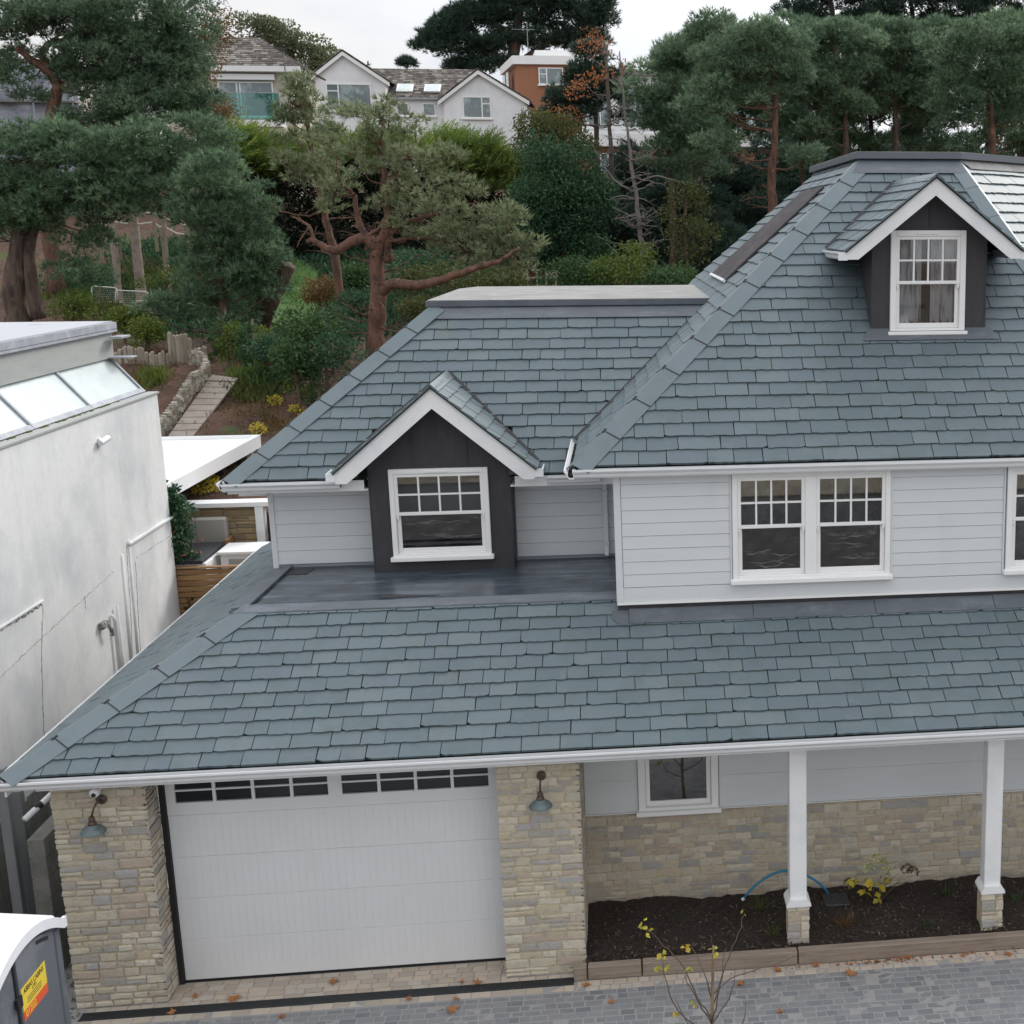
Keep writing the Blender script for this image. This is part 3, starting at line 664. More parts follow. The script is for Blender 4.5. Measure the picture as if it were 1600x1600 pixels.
sash(hroot, 6.985, 8.915, 4.215, 5.54, YU2-.01, sashes=[(7.05, 7.865), (8.005, 8.85)], arch=.065, interior='interior_light')
sash(hroot, 10.37, 11.6, 4.215, 5.54, YU2-.01, arch=.075, interior='interior_light', film=False)
for (hx0, hx1, a_, b_) in WH:
    MB().box(hx0-.028, hx0-.006, YU2-.03, YU2, 4.165, 5.55).build('window_trim', 'clad', hroot)
    MB().box(hx1+.006, hx1+.028, YU2-.03, YU2, 4.165, 5.55).build('window_trim', 'clad', hroot)
# flashing on the lower roof under the main wall
zr = lambda y: ZG+(y-YG)*T1
fl = MB(); xx = 5.72
while xx < XR:
    x2 = min(xx+1.5, XR)
    fl.slab([pf.p(xx, .0, 0)+V((0, 0, 0)) if False else V((xx+.006, YU2-.17, zr(YU2-.17)))+pf.N*.034, V((x2, YU2-.17, zr(YU2-.17)))+pf.N*.03, V((x2, YU2+.02, zr(YU2+.02)))+pf.N*.05, V((xx+.006, YU2+.02, zr(YU2+.02)))+pf.N*.054], pf.N*.005)
    xx += 1.5
arc = [V((5.72, YU2+.02, 0)), V((5.52, YU2+.02, 0))]+[V((5.72-.2*math.cos(a), YU2-.04-.16*math.sin(a), 0)) for a in [R(x) for x in range(0, 91, 15)]]
arc = [V((p.x, p.y, zr(p.y)))+pf.N*.034 for p in arc]; fl.slab(arc, pf.N*.004)
fl.build('wall_flashing', 'lead', hroot)
MB().box(5.6, XR, YU2+.005, YU2+.03, zr(YU2)-.02, ZB).build('under_cill_lead', 'lead_dark', hroot)
# torn slips of slate course beside the flashing
# --- left upper roof
pl2 = Plane((0, Y2, Z2), (0, -1, 0), T2)
slates('upper_roof_slates', pl2, [(XH, Y2, Z2), (5.5, Y2, Z2), (7.05, Y2+H2-.16, ZR-.16*T2), (XH+H2-.16, Y2+H2-.16, ZR-.16*T2)], hroot, seed=31, gauge=.205, hole=(2.44, 4.235, .205*4))
pl2l = Plane((XH, 0, Z2), (-1, 0, 0), T2)
slates('side_roof_slates', pl2l, [(XH, Y2, Z2), (XH, 12, Z2), (XH+H2, 9.6, ZR), (XH+H2, Y2+H2, ZR)], hroot, seed=32, gauge=.205)
pl2.c_ = V((1, 0, 0)); pl2l.c_ = V((0, 1, 0))
hipcaps('hip_cap', (XH, Y2, Z2), (XH+H2-.02, Y2+H2-.02, ZR), pl2, pl2l, hroot)
# lead strip and flat cap
ls = MB(); ls.slab([V((XH+H2-.20, Y2+H2-.22, ZR-.22*T2))+pl2.N*.03, V((7.0, Y2+H2-.22, ZR-.22*T2))+pl2.N*.03, V((7.1, Y2+H2+.01, ZR+.01))+pl2.N*.03, V((XH+H2-.02, Y2+H2+.01, ZR+.01))+pl2.N*.03], pl2.N*.006)
ls.build('ridge_lead', 'lead', hroot)
cp = MB(); zc0 = ZR+.0
prof = [(XH+H2-.12, Y2+H2-.09), (7.25, Y2+H2-.09), (7.25, 10.2), (XH+H2+.1, 10.2), (XH+H2-.12, 9.4)]
cp.slab([(a, b, zc0-.0) for a, b in prof], (0, 0, .075)); cp.build('flat_roof_fascia', mat('cap_edge', (.085, .095, .12), .45, noise=(3, (.12, .13, .155), .4, .7)), hroot)
cp = MB(); cp.slab([(a, b, zc0+.077) for a, b in [(XH+H2-.10, Y2+H2-.07), (7.25, Y2+H2-.07), (7.25, 10.2), (XH+H2+.12, 10.2), (XH+H2-.10, 9.4)]], (0, 0, .012)); cp.build('flat_roof', 'lead_cap', hroot)
# --- main roof
pm = Plane((0, YE, ZE), (0, -1, 0), T3); XT0, XT1, YTm = XM+HM, XM+HM+WM, YE+HM
k = math.tan(R(22.5)); xb = XT1+HM*k*1.0
slates('main_roof_slates', pm, [(XM, YE, ZE), (XR, YE, ZE), (xb+.0, YE, ZE) if False else (XR, YE+.01, ZE+.01*T3), (XT1+.5+0, YTm-.5/k if False else YE+1.2, ZE+1.2*T3) if False else (XT1, YTm, ZT), (XT0, YTm, ZT)], hroot, seed=41, gauge=.208) if False else None
md = V((math.cos(R(-45)), math.sin(R(-45)), 0))
# the main front slope: left 45 degree hip, right hip towards the canted slope
xrb = XT1+HM*k
slates('main_roof_slates', pm, [(XM, YE, ZE), (xrb, YE, ZE), (XT1, YTm, ZT), (XT0, YTm, ZT)], hroot, seed=41, gauge=.208)
pc = Plane((XT1, YTm, ZT), md, T3)
hp = V((xrb, YE, ZE)); far = V((XT1+4, YTm+4, ZT)); farb = far+md*HM+V((0, 0, ZE-ZT)); 
slates('canted_roof_slates', pc, [hp, V((hp.x+5, hp.y+5, ZE)), far, V((XT1, YTm, ZT))], hroot, seed=42, gauge=.208, m='slate')
pml = Plane((XM, 0, ZE), (-1, 0, 0), T3)
slates('main_side_slates', pml, [(XM, YE, ZE), (XM, 3.72, ZE), (7.1, 11.6, ZE+(7.1-XM)*T3), (XT0, 9.9, ZT), (XT0, YTm, ZT)], hroot, seed=43, gauge=.208)
pm.c_ = V((1, 0, 0)); pml.c_ = V((0, 1, 0)); pc.c_ = V((.7, .7, 0))
hipcaps('hip_cap', (XM, YE, ZE), (XT0, YTm, ZT), pm, pml, hroot, seg=.62)
pm2 = Plane((0, YE, ZE), (0, -1, 0), T3); pm2.c_ = V((-1, 0, 0))
hipcaps('hip_cap', hp, (XT1, YTm, ZT), pm2, pc, hroot, seg=.62, clips=False, wid=.2, widb=.05)
# cap
mc = MB()
def inset(d, z): return [(XT0-d, YTm-d, z), (XT1+d*.42, YTm-d, z), (XT1+4+d, YTm+4-d*.4, z), (XT1+4, YTm+9, z), (XT0-d, 10.2, z)]
mc.slab(inset(.10, ZT+.02), (0, 0, .085)); mc.build('flat_roof_fascia', mat('cap_edge2', (.12, .135, .16), .4), hroot)
mc = MB(); mc.slab(inset(.09, ZT+.107), (0, 0, .012)); mc.build('flat_roof', 'lead_cap', hroot)
ls = MB(); ls.slab([V((XT0+.02-.2, YTm-.24, ZT-.24*T3))+pm.N*.035, V((XT1-.02+.1, YTm-.24, ZT-.24*T3))+pm.N*.035, V((XT1, YTm+.02, ZT+.02))+pm.N*.035, V((XT0, YTm+.02, ZT+.02))+pm.N*.035], pm.N*.005); ls.build('ridge_lead', 'lead', hroot)
ls = MB(); a = V((XT1, YTm, ZT)); ls.slab([a-pc.T*.22+pc.N*.035+pc.S*.1, a+pc.S*5-pc.T*.22+pc.N*.035, a+pc.S*5+pc.N*.035, a+pc.N*.035], pc.N*.005); ls.build('ridge_lead', 'lead_cap', hroot)
# rooflight strip lying on the side slope
rf = MB()
def sp(x, y, h): return V((x, y, ZE+(x-XM)*T3))+pml.N*h
rf.slab([sp(7.30, 5.75, .03), sp(8.80, 5.95, .03), sp(8.80, 8.3, .03), sp(7.30, 8.7, .03)], pml.N*.03)
ro = rf.build('roof_hatch', mat('hatch', (.06, .055, .06), .9, spec=.15, noise=((3, 1, 3), (.10, .09, .09), .45, .7)), hroot)
MB().slab([sp(7.27, 5.72, .03), sp(7.30, 5.72, .03), sp(7.30, 8.75, .03), sp(7.27, 8.75, .03)], pml.N*.045).build('hatch_frame', 'fascia', ro)
# valley lead
for A, B, sgn in ((V((XM-.02, Y2+(ZE-.05-Z2)/T2, ZE-.05)), V((7.0, Y2+(ZR-.04-Z2)/T2, ZR-.04)), 1),):
    D = (B-A); l_ = pl2.N.cross(D.normalized()); l_ = -l_ if l_.x > 0 else l_
    vm = MB(); vm.slab([A+pl2.N*.03, B+pl2.N*.03, B+l_*.075+pl2.N*.03, A+l_*.075+pl2.N*.03], pl2.N*.003); vm.build('valley_gutter', 'black', hroot)
# --- downpipe
dpm = MB(); dpm.bevbox(5.415, 5.475, 3.655, 3.70, 4.12, 5.12, .006); dpm.bevbox(5.405, 5.485, 3.648, 3.706, 4.88, 4.93, .004); dpm.bevbox(5.405, 5.485, 3.648, 3.706, 4.2, 4.22, .004)
dpm.slab([(5.42, 3.63, 4.03), (5.47, 3.63, 4.03), (5.47, 3.70, 4.13), (5.42, 3.70, 4.13)], (0, -.04, .02)); dpm.build('downpipe', 'clad', hroot)

# --- dormers
def dormer(yf, xl, xr_, zb, base_plane, apex_z, slope, barge_y, foot_half, back_y, win, seed, pn, seams, wood_w=.2):
    xc = (xl+xr_)/2
    eave_z = apex_z-.10
    # front face with cheeks: pentagon prism from face back into the roof
    topz = lambda x: apex_z-.16-abs(x-xc)*slope
    fm = MB(); wx0, wx1, wz0, wz1 = win
    # face pieces around the window opening
    pts = [(xl, yf, zb-.02), (wx0+.03, yf, zb-.02), (wx0+.03, yf, topz(wx0+.03)), (xl, yf, topz(xl))]; fm.slab(pts, (0, .03, 0))
    pts = [(wx1-.03, yf, zb-.02), (xr_, yf, zb-.02), (xr_, yf, topz(xr_)), (wx1-.03, yf, topz(wx1-.03))]; fm.slab(pts, (0, .03, 0))
    fm.slab([(wx0+.03, yf, wz1-.03), (wx1-.03, yf, wz1-.03), (wx1-.03, yf, topz(wx1-.03)), (xc, yf, topz(xc)), (wx0+.03, yf, topz(wx0+.03))], (0, .03, 0))
    fm.slab([(wx0+.03, yf, zb-.02), (wx1-.03, yf, zb-.02), (wx1-.03, yf, wz0+.03), (wx0+.03, yf, wz0+.03)], (0, .03, 0))
    for xx, o_ in ((xl, .02), (xr_, -.02)):
        fm.slab([(xx, yf+.03, zb-.1), (xx, back_y, zb-.1), (xx, back_y, topz(xx)), (xx, yf+.03, topz(xx))], (o_, 0, 0))
    d = fm.build(pn, 'lead_dark', hroot)
    for (sx, sz0, sz1) in seams: MB().box(sx-.009, sx+.009, yf-.012, yf, sz0, sz1).build('lead_seam', 'lead_dark', d)
    for sx in (xl, xr_-.018): MB().box(sx, sx+.018, yf-.006, yf, zb, topz(sx+.009 if sx == xl else sx)-.02).build('lead_seam', 'lead_dark', d)
    # bargeboards: chevron
    bm_ = MB(); ah = foot_half; zf_ = apex_z-.045-ah*slope; wv = wood_w*math.sqrt(1+slope*slope)
    P = lambda x, z: (x, barge_y, z)
    outer = apex_z-.045
    for sg in (-1, 1):
        fx = xc+sg*ah; cut = .14
        q = [P(xc, outer), P(fx, zf_), P(fx, zf_-wv*.45), P(fx-sg*cut, zf_-wv*.45), P(xc, outer-wv)]
        # lower foot: level cut
        zi = outer-wv-(ah-cut)*slope
        q = [P(xc, outer), P(fx, zf_), P(fx, zi), P(fx-sg*cut, zi), P(xc, outer-wv)]
        bm_.slab(q, (0, .025, 0))
    bb = bm_.build('bargeboard', 'white', d)
    so_ = MB()
    for sg in (-1, 1):
        fx = xc+sg*(ah-.0); a = V((xc, barge_y+.025, outer-.06)); b = V((fx, barge_y+.025, zf_-.06))
        so_.slab([a, b, b+V((0, yf-barge_y, 0)), a+V((0, yf-barge_y, 0))], (0, 0, .02))
    so_.build('soffit', 'white', d)
    for sg in (-1, 1):
        fx = xc+sg*(ah-.02)
        # slates
        op = Plane((fx+sg*.05, 0, zf_-.05*slope+.01), (sg, 0, 0), slope)
        e_z = zf_-.05*slope+.01; ez = V((fx+sg*.05, barge_y-.03, e_z)); rz_ = e_z+(abs(fx+sg*.05-xc))*slope
        yv_e = base_plane.O.y+(e_z-base_plane.O.z)/pn_slope(base_plane); yv_r = base_plane.O.y+(rz_-base_plane.O.z)/pn_slope(base_plane)
        slates('dormer_slates', op, [ez, (fx+sg*.05, yv_e+.05, e_z), (xc, yv_r+.05, rz_), (xc, barge_y-.03, rz_)], d, gauge=.2, seed=seed+sg, wmin=.18, wmax=.34)
        vm = MB(); A = V((fx+sg*.05, yv_e, e_z)); B = V((xc, yv_r, rz_)); D = (B-A).normalized(); l_ = base_plane.N.cross(D); l_ = l_ if l_.x*sg > 0 else -l_
        vm.slab([A+base_plane.N*.028, B+base_plane.N*.028, B+l_*.05+base_plane.N*.028, A+l_*.05+base_plane.N*.028], base_plane.N*.004); vm.build('valley_lead', 'black', d)
        gutter('gutter', (fx+sg*.02, barge_y+.01, zf_-.03), (fx+sg*.02, yv_e, zf_-.03), (sg, 0, 0), parent=d, k=.95)
        ep = MB(); ep.box(*(sorted((fx+sg*.02, fx+sg*.135))), barge_y-.008, barge_y+.01, zf_-.135, zf_-.03); ep.build('gutter_end', 'fascia', d)
    rd = MB(); rd.sweep([(-.10, -.10*slope+.03), (0, .035), (.10, -.10*slope+.03), (.10, -.10*slope+.018), (0, .02), (-.10, -.10*slope+.018)], (xc, barge_y-.035, rz_+.006), (xc, yv_r+.02, rz_+.006), (1, 0, 0)); rd.build('ridge_cap', 'hipcap', d)
    return d
def pn_slope(p): return p.T.z/math.sqrt(p.T.x**2+p.T.y**2)
win1 = (2.70, 3.955, 4.19, 5.36)
d1 = dormer(3.3, 2.44, 4.235, ZF-.0, pl2, 6.50, T2, 2.98, 1.235, 4.6, win1, 51, 'dormer', [(3.02, 5.4, 5.95), (3.70, 5.4, 5.95)], wood_w=.215)
sash(d1, *win1, 3.3, arch=.065, ventilator=True)
win2 = (9.17, 10.155, 7.06, 8.35)
d2 = dormer(2.9, 8.93, 10.44, 7.04, pm, 9.06, .80, 2.60, 1.12, 4.6, win2, 61, 'dormer', [(9.68, 8.4, 8.85)], wood_w=.185)
f2 = sash(d2, *win2, 2.9, arch=.075, film=False, ventilator=True, interior='interior')
cu = MB()
for a, b in ((9.22, 9.60), (9.72, 10.10)):
    nX = 20
    for i in range(nX+1):
        u_ = i/nX
        for zz in (7.1, 8.3): cu.v.append((a+(b-a)*u_, 3.01+.025*math.sin(u_*26+a*3)+.015*math.sin(u_*61), zz))
    k0 = len(cu.v)-2*(nX+1); cu.f += [(k0+2*i, k0+2*i+2, k0+2*i+3, k0+2*i+1) for i in range(nX)]; cu.mi += [0]*nX
cu.build('curtains', mat('curtain', (.78, .78, .80), .9, noise=((20,3,2), (.30,.31,.36), .5, .62)), f2, smooth=True)
# step flashing at foot of upper dormer
ls = MB(); a = V((8.80, 2.9-.13, ZE+(2.9-.13-YE)*T3)); ls.slab([a+pm.N*.034, V((10.6, a.y, a.z))+pm.N*.034, V((10.5, 2.92, ZE+(2.92-YE)*T3))+pm.N*.04, V((8.88, 2.92, ZE+(2.92-YE)*T3))+pm.N*.04], pm.N*.006); ls.build('sill_flashing', 'lead', d2)
# gable end bracket of the left eave
MB().box(XH+.02, XU1, YU1-.05, YU1-.02, 4.98, 5.10).build('eave_bracket', 'white', hroot)
done(house)

# ------------------------------------------------------------------ paving in front
def setts(name, m, x0, x1, y0, y1, cw=(.085, .15), rh=.115, z=.0, seed=1, alongx=True, kind=True, prot=.012):
    rr = random.Random(seed); mb = MB(); y = y0
    while y < y1-.01:
        h = min(rh*rr.uniform(.92, 1.08), y1-y)
        if y1-y-h < .03: h = y1-y
        x = x0-rr.random()*.1
        while x < x1:
            wd = rr.uniform(*cw); a, b = max(x, x0)+.004, min(x+wd, x1)-.004
            if b-a > .02:
                j = lambda: rr.uniform(-.004, .004); zt = z+prot*rr.uniform(.6, 1)
                A = [(a+j(), y+.004+j(), z-.01), (b+j(), y+.004+j(), z-.01), (b+j(), y+h-.004+j(), z-.01), (a+j(), y+h-.004+j(), z-.01)]
                B = [(p[0], p[1], zt-.004) for p in A]; i_ = .007
                I = [(A[0][0]+i_, A[0][1]+i_, zt+j()*.3), (A[1][0]-i_, A[1][1]+i_, zt+j()*.3), (A[2][0]-i_, A[2][1]-i_, zt+j()*.3), (A[3][0]+i_, A[3][1]-i_, zt+j()*.3)]
                mb.add(A+B+I, [q for i in range(4) for q in ((i, (i+1) % 4, 4+(i+1) % 4, 4+i), (4+i, 4+(i+1) % 4, 8+(i+1) % 4, 8+i))]+[(8, 9, 10, 11)])
            x += wd
        y += h
    return struct(mb.build(name, m))
struct(MB().box(-.9, 20, -13, 1.2, -.05, -.002).build('driveway', 'joint'))
struct(MB().box(-.9, 15, -3.6, -.28, .0, .0075).build('driveway_joints', 'joint'))
setts('driveway_setts', 'setts', -.9, 15, -3.6, -.42, seed=2, cw=(.11, .2), rh=.105)
setts('driveway_edging', 'buff', -.3, 4.99, -.40, -.275, seed=3, cw=(.16, .24), rh=.12)
setts('driveway_edging', 'buff', 5.0, 15, -.42, -.21, seed=4, cw=(.10, .16), rh=.105)
setts('garage_apron', 'buff', .53, 4.22, -.03, .36, seed=5, cw=(.13, .22), rh=.1, prot=.008)
setts('garage_apron', 'buff', -.3, 5.0, -.115, -.033, seed=6, cw=(.13, .22), rh=.1, prot=.008)
# linear drain
dr = thing('drain_channel', 'long black slotted drain grating set into the paving before the garage door', 'drain', (2.3, -.2, 0))
MB().box(-.32, 4.98, -.265, -.125, -.02, .002).build('channel', 'black', dr)
g = MB(); xx = -.31
for (a, b) in ((-.268, -.258), (-.132, -.122)): g.box(-.32, 4.98, a, b, .003, .012)
while xx < 4.97: g.slab([(xx, -.258, .004), (xx+.011, -.258, .004), (xx+.027, -.132, .004), (xx+.016, -.132, .004)], (0, 0, .007)); xx += .026
g.build('grating', 'iron', dr); done(dr)
# far side of the drive, reflected in the windows
struct(MB().box(-30, 40, -24, -13, -.05, -.004).build('road', mat('asphalt', (.05, .05, .052), .85, noise=(6, (.08, .08, .08), .4, .7))))
t = thing('boundary_wall', 'low grey stone boundary wall across the road facing the house', 'wall', (6, -24.5, 0))
stonework('wall', (0, -24.3, 0), (1, 0, 0), (0, 0, 1), (0, 1, 0), -14, 26, 0, 1.5, t, 77, hmin=.18, hmax=.3, back=.3, wr=(1.2, 3)); done(t)
t = thing('facing_house', 'white rendered house with brown tiled roof standing across the road', 'house', (6, -40, 0))
MB().box(-4, 18, -46, -37, 0, 5.2).build('wall', 'wall_white', t)
MB().slab([(-4.6, -36.4, 5.2), (18.6, -36.4, 5.2), (18.6, -41.5, 9.4), (-4.6, -41.5, 9.4)], (0, -.1, -.15)).build('roof', 'tile_far', t)
MB().slab([(-4.6, -46.6, 5.2), (18.6, -46.6, 5.2), (18.6, -41.6, 9.4), (-4.6, -41.6, 9.4)], (0, .1, -.15)).build('roof', 'tile_far', t)
for xx in (-2, 3, 8, 13): MB().box(xx, xx+1.6, -37.0, -36.95, 3, 4.3).build('window', 'far_glass', t)
done(t)

# planting bed
rr = random.Random(5); bed = MB(); nX, nY = 150, 26
for j in range(nY):
    for i in range(nX):
        x = 5.12+9.5*i/(nX-1); y = -.09+1.33*j/(nY-1)
        e_ = min(1, j/5, (nY-1-j)/2+.4)
        bed.v.append((x, y, .13+.09*e_+.03*math.sin(x*3.1+y*2)+.02*math.sin(x*7.7-y*6)+rr.uniform(-.012, .018)))
bed.f = [(j*nX+i, j*nX+i+1, (j+1)*nX+i+1, (j+1)*nX+i) for j in range(nY-1) for i in range(nX-1)]; bed.mi = [0]*len(bed.f)
struct(bed.build('planting_bed', 'mulch', smooth=True))
ch = MB()
for k in range(9000):
    x = 5.15+rr.random()*7.2; y = -.07+rr.random()*1.28; z = .2+.03*math.sin(x*3.1+y*2)+.02*math.sin(x*7.7-y*6)+rr.uniform(0, .035); a = rr.random()*6.3; L = rr.uniform(.008, .026); W = rr.uniform(.003, .008)
    if y < .1: z -= .03
    if y > 1.1: z -= .03
    dx, dy = math.cos(a), math.sin(a); tz = rr.uniform(-.5, .8)*L
    ch.add([(x-dx*L-dy*W, y-dy*L+dx*W, z-tz), (x+dx*L-dy*W, y+dy*L+dx*W, z+tz), (x+dx*L+dy*W, y+dy*L-dx*W, z+tz+.004), (x-dx*L+dy*W, y-dy*L-dx*W, z-tz+.004)], [(0, 1, 2, 3)])
tag(ch.build('bark_mulch', 'chips'), 'dark brown bark chippings covering the planting bed', 'mulch', kind='stuff')
# sleepers edging the bed
slp = [(4.98, 5.13, 'short brown sleeper offcut standing at the garage pillar end of the bed'), (5.14, 5.75, 'short orange brown timber sleeper next to the offcut'), (5.76, 7.55, 'long weathered timber sleeper in front of the first veranda post'), (7.56, 10.35, 'grey brown timber sleeper between the two veranda posts'), (10.36, 13.2, 'timber sleeper running out of the picture on the right')]
for a, b, l in slp:
    t = MB().bevbox(a+.003, b-.003, -.2+rr.uniform(-.006, .006), -.085, 0.0, .172+rr.uniform(-.008, .008), .008).build('timber_sleeper', 'sleeper'); tag(t, l, 'sleeper', 'timber sleepers edging the bed')
# fallen leaves, each lobed
def leafshape(rr, s):
    pts = []; n = 5
    for k in range(n*2+1):
        a = -2.3+4.6*k/(n*2); r = s*((1 if k % 2 == 0 else .42)*rr.uniform(.8, 1.1)); pts.append((math.sin(a)*r, math.cos(a)*r))
    return pts+[(0, -s*.25)]
def leaf(x, y, z, s, label, rr, m='dry_leaf', nm='fallen_leaf', grp='fallen autumn leaves on the paving'):
    mb = MB(); p = leafshape(rr, s); c = [(0, 0, .012)]; q = [(a, b, .004+rr.uniform(0, .028)) for a, b in p]
    mb.add(c+q, [(0, i+1, (i+1) % len(q)+1) for i in range(len(q))]); mb.tube([(0, -.2*s, .01), (0, -s*1.1, .02)], .0016, 4)
    o = mb.build(nm, m); o.location = (x, y, z); o.rotation_euler = (rr.uniform(-.2, .2), rr.uniform(-.2, .2), rr.random()*6.3); return tag(o, label, 'leaf', grp)
LV = [(2.28, .14, .075, 'brown curled leaf lying on the buff apron right below the garage door'), (1.24, -.06, .09, 'large rust leaf resting by the drain below the left half of the garage door'), (.81, .04, .045, 'small dark red leaf close to the inside foot of the left stone pillar'),
      (3.17, -.34, .05, 'brown leaf on the edging row below the drain, left of a bigger orange leaf'), (3.68, -.63, .085, 'bright orange brown leaf on grey setts in front of the garage, biggest there'), (3.70, -.42, .045, 'small reddish leaf just above the big orange leaf on the setts'), (3.9, -.10, .065, 'tan leaf lying against the drain near the right stone pillar'), (3.72, -.07, .04, 'dark little leaf by the drain left of the tan leaf'),
      (.65, -.25, .06, 'brown leaf on the drain beside the left stone pillar'), (1.85, -.5, .055, 'brown leaf alone on the setts below the middle of the garage door'), (5.12, -.31, .06, 'red brown leaf in front of the sleeper offcut'), (5.41, -.69, .055, 'greenish yellow leaf flat on the grey setts left of the young tree'),
      (6.84, -.53, .065, 'rust red leaf on the setts right of the young tree'), (7.24, -1.13, .045, 'small red leaf on the setts near the lower edge, right of the tree'), (8.13, -.48, .085, 'orange leaf on the setts right of the first veranda post'), (7.3, -.3, .06, 'brown leaf against the sleeper in front of the first veranda post'),
      (10.02, -.33, .06, 'orange leaf below the second veranda post'), (9.5, -.28, .05, 'dark brown leaf left of the second veranda post'), (7.75, -.27, .05, 'yellow brown leaf in the edging row just right of the first post')]
for x, y, s, l in LV: leaf(x, y, .014, s*1.15, l, rr)
lit = MB()
for k in range(110):
    x = 8.55+rr.gauss(0, .28) if k < 60 else rr.uniform(6.6, 10.4); y = -.26+rr.gauss(0, .03); s = rr.uniform(.01, .026); a = rr.random()*6.3
    lit.add([(x+s*math.cos(a+q), y+s*math.sin(a+q)*.7, .016+rr.uniform(0, .014)) for q in (0, 1.5, 3, 4.6)], [(0, 1, 2, 3)])
tag(lit.build('leaf_litter', 'dry_leaf'), 'crumbled rust brown leaf litter lying along the sleeper edge', 'litter', kind='stuff')

# hose, cover
t = MB(); pts = []
for k in range(17):
    a = k/16; x = 7.02+(8.10-7.02)*a; pts.append((x, .9+.06*math.sin(a*3), .29+.31*math.sin(math.pi*min(1, a*1.02))**.8 if a < 1 else .24))
t.tube(pts, .016, 8); o = t.build('water_pipe', 'blue', smooth=True); tag(o, 'blue plastic water pipe arching out of the mulch behind the first post', 'pipe')
tag(MB().tube([(7.0, .9, .28), (7.03, .9, .30)], .02, 8).build('pipe_end_cap', 'offwhite', o), None)
cv = MB().bevbox(8.0, 8.30, .60, .90, .262, .29, .006)
for i in range(6): cv.box(8.03+i*.042, 8.05+i*.042, .63, .87, .29, .296)
tag(cv.build('drain_cover', 'iron'), 'square dark metal access cover lying on the mulch right of the first post', 'cover')

# --------------------------------------------------------------- wall lamps, camera
def lamp(x, label, tilt=0):
    t = thing('wall_lamp', label, 'lamp', (x, -.02, 2.45), group='barn style lamps on the garage pillars')
    p = MB().lathe([(0, 0), (.052, 0), (.052, -.02), (.038, -.034), (0, -.036)], (0, -.0, 0), 18, 'y').build('back_plate', 'bronze', t, smooth=True, autos=40)
    MB().tube([(0, -.03, 0), (0, -.07, .012), (tilt*.3, -.12, 0), (tilt*.6, -.15, -.05), (tilt, -.16, -.13)], .011, 8).build('arm', 'bronze', t, smooth=True)
    MB().lathe([(0, .02), (.025, .015), (.032, -.01), (.032, -.04), (.045, -.055), (.045, -.075)], (tilt, -.16, -.14), 20).build('lamp_holder', 'bronze', t, smooth=True, autos=40)
    MB().lathe([(.045, -.07), (.06, -.085), (.10, -.11), (.128, -.145), (.13, -.155), (.122, -.15), (.09, -.115), (.04, -.09)], (tilt, -.16, -.145), 28).build('lamp_shade', 'copper', t, smooth=True, autos=50)
    MB().lathe([(0, -.10), (.025, -.11), (.035, -.14), (.02, -.165), (0, -.17)], (tilt, -.16, -.145), 14).build('bulb', 'offwhite', t, smooth=True)
    return t
lamp(.10, 'verdigris domed lamp on the left stone pillar, below the white security camera', -.06)
lamp(4.71, 'verdigris domed lamp on the stone pillar right of the garage door', -.01)
t = thing('security_camera', 'small white dome camera with black lens above the left pillar lamp', 'camera', (.07, -.02, 2.56))
MB().lathe([(0, 0), (.05, 0), (.05, -.05), (.045, -.06)], (0, -.01, .03), 18, 'y').build('mount', 'white', t, smooth=True, autos=40)
MB().lathe([(0, -.0), (.045, -.0), (.052, -.04), (.05, -.075), (.03, -.09), (0, -.092)], (0, -.03, 0), 18, 'y').build('housing', 'white', t, smooth=True, autos=50)
MB().lathe([(0, -.0), (.024, -.0), (.02, -.01), (0, -.012)], (0, -.12, -.012), 14, 'y').build('lens', 'black', t, smooth=True)

# --------------------------------------------------------------- portable toilet
t = thing('portable_toilet', 'grey portable toilet with ribbed white domed roof and yellow sticker', 'portable toilet', (-.3, -2.9, 0))
def LT(*a): return V(a)-V((-.3, -2.9, 0))
xf, xb_, ya, yb_ = .44, -.75, -3.68, -2.13
def archz(y, base=2.14, hgt=.26): u_ = (y-(ya+yb_)/2)/((yb_-ya)/2); return base+hgt*(1-u_*u_)
N = 14; yy = [ya+(yb_-ya)*i/N for i in range(N+1)]
bd = MB(); bd.slab([LT(xf-.03, y, z) for y, z in [(ya, .0), (yb_, .0)]+[(y, archz(y)) for y in yy[::-1]]], (.03, 0, 0))
bd.slab([LT(xf-.03, yb_-.03, 0), LT(xb_, yb_-.03, 0), LT(xb_, yb_-.03, 2.14), LT(xf-.03, yb_-.03, 2.14)], (0, .03, 0))
bd.slab([LT(xf-.03, ya, 0), LT(xb_, ya, 0), LT(xb_, ya, 2.14), LT(xf-.03, ya, 2.14)], (0, .03, 0)); bd.slab([LT(xb_, ya, 0), LT(xb_, yb_, 0), LT(xb_, yb_, 2.14), LT(xb_, ya, 2.14)], (.03, 0, 0))
bd.bevbox(*[a for p in ((xf+.3-.04, xf+.3+.012), (yb_+2.9-.10, yb_+2.9+.006)) for a in p], 0, 2.12, .01)
bd.build('cabin', 'loo_grey', t)
dm = MB(); dm.slab([LT(xf+.002, y, z) for y, z in [(-3.02, .1), (yb_-.16, .1)]+[(y, archz(y)-.085) for y in [yb_-.16-(yb_-.16+3.02)*i/8 for i in range(9)]]], (.022, 0, 0)); dr_ = dm.build('door', 'loo_grey', t)
MB().slab([LT(xf+.0, y, z) for y, z in [(-3.05, .08), (-3.03, .08), (-3.03, 2.28), (-3.05, 2.28)]], (.012, 0, 0)).build('door_seam', 'black', t)
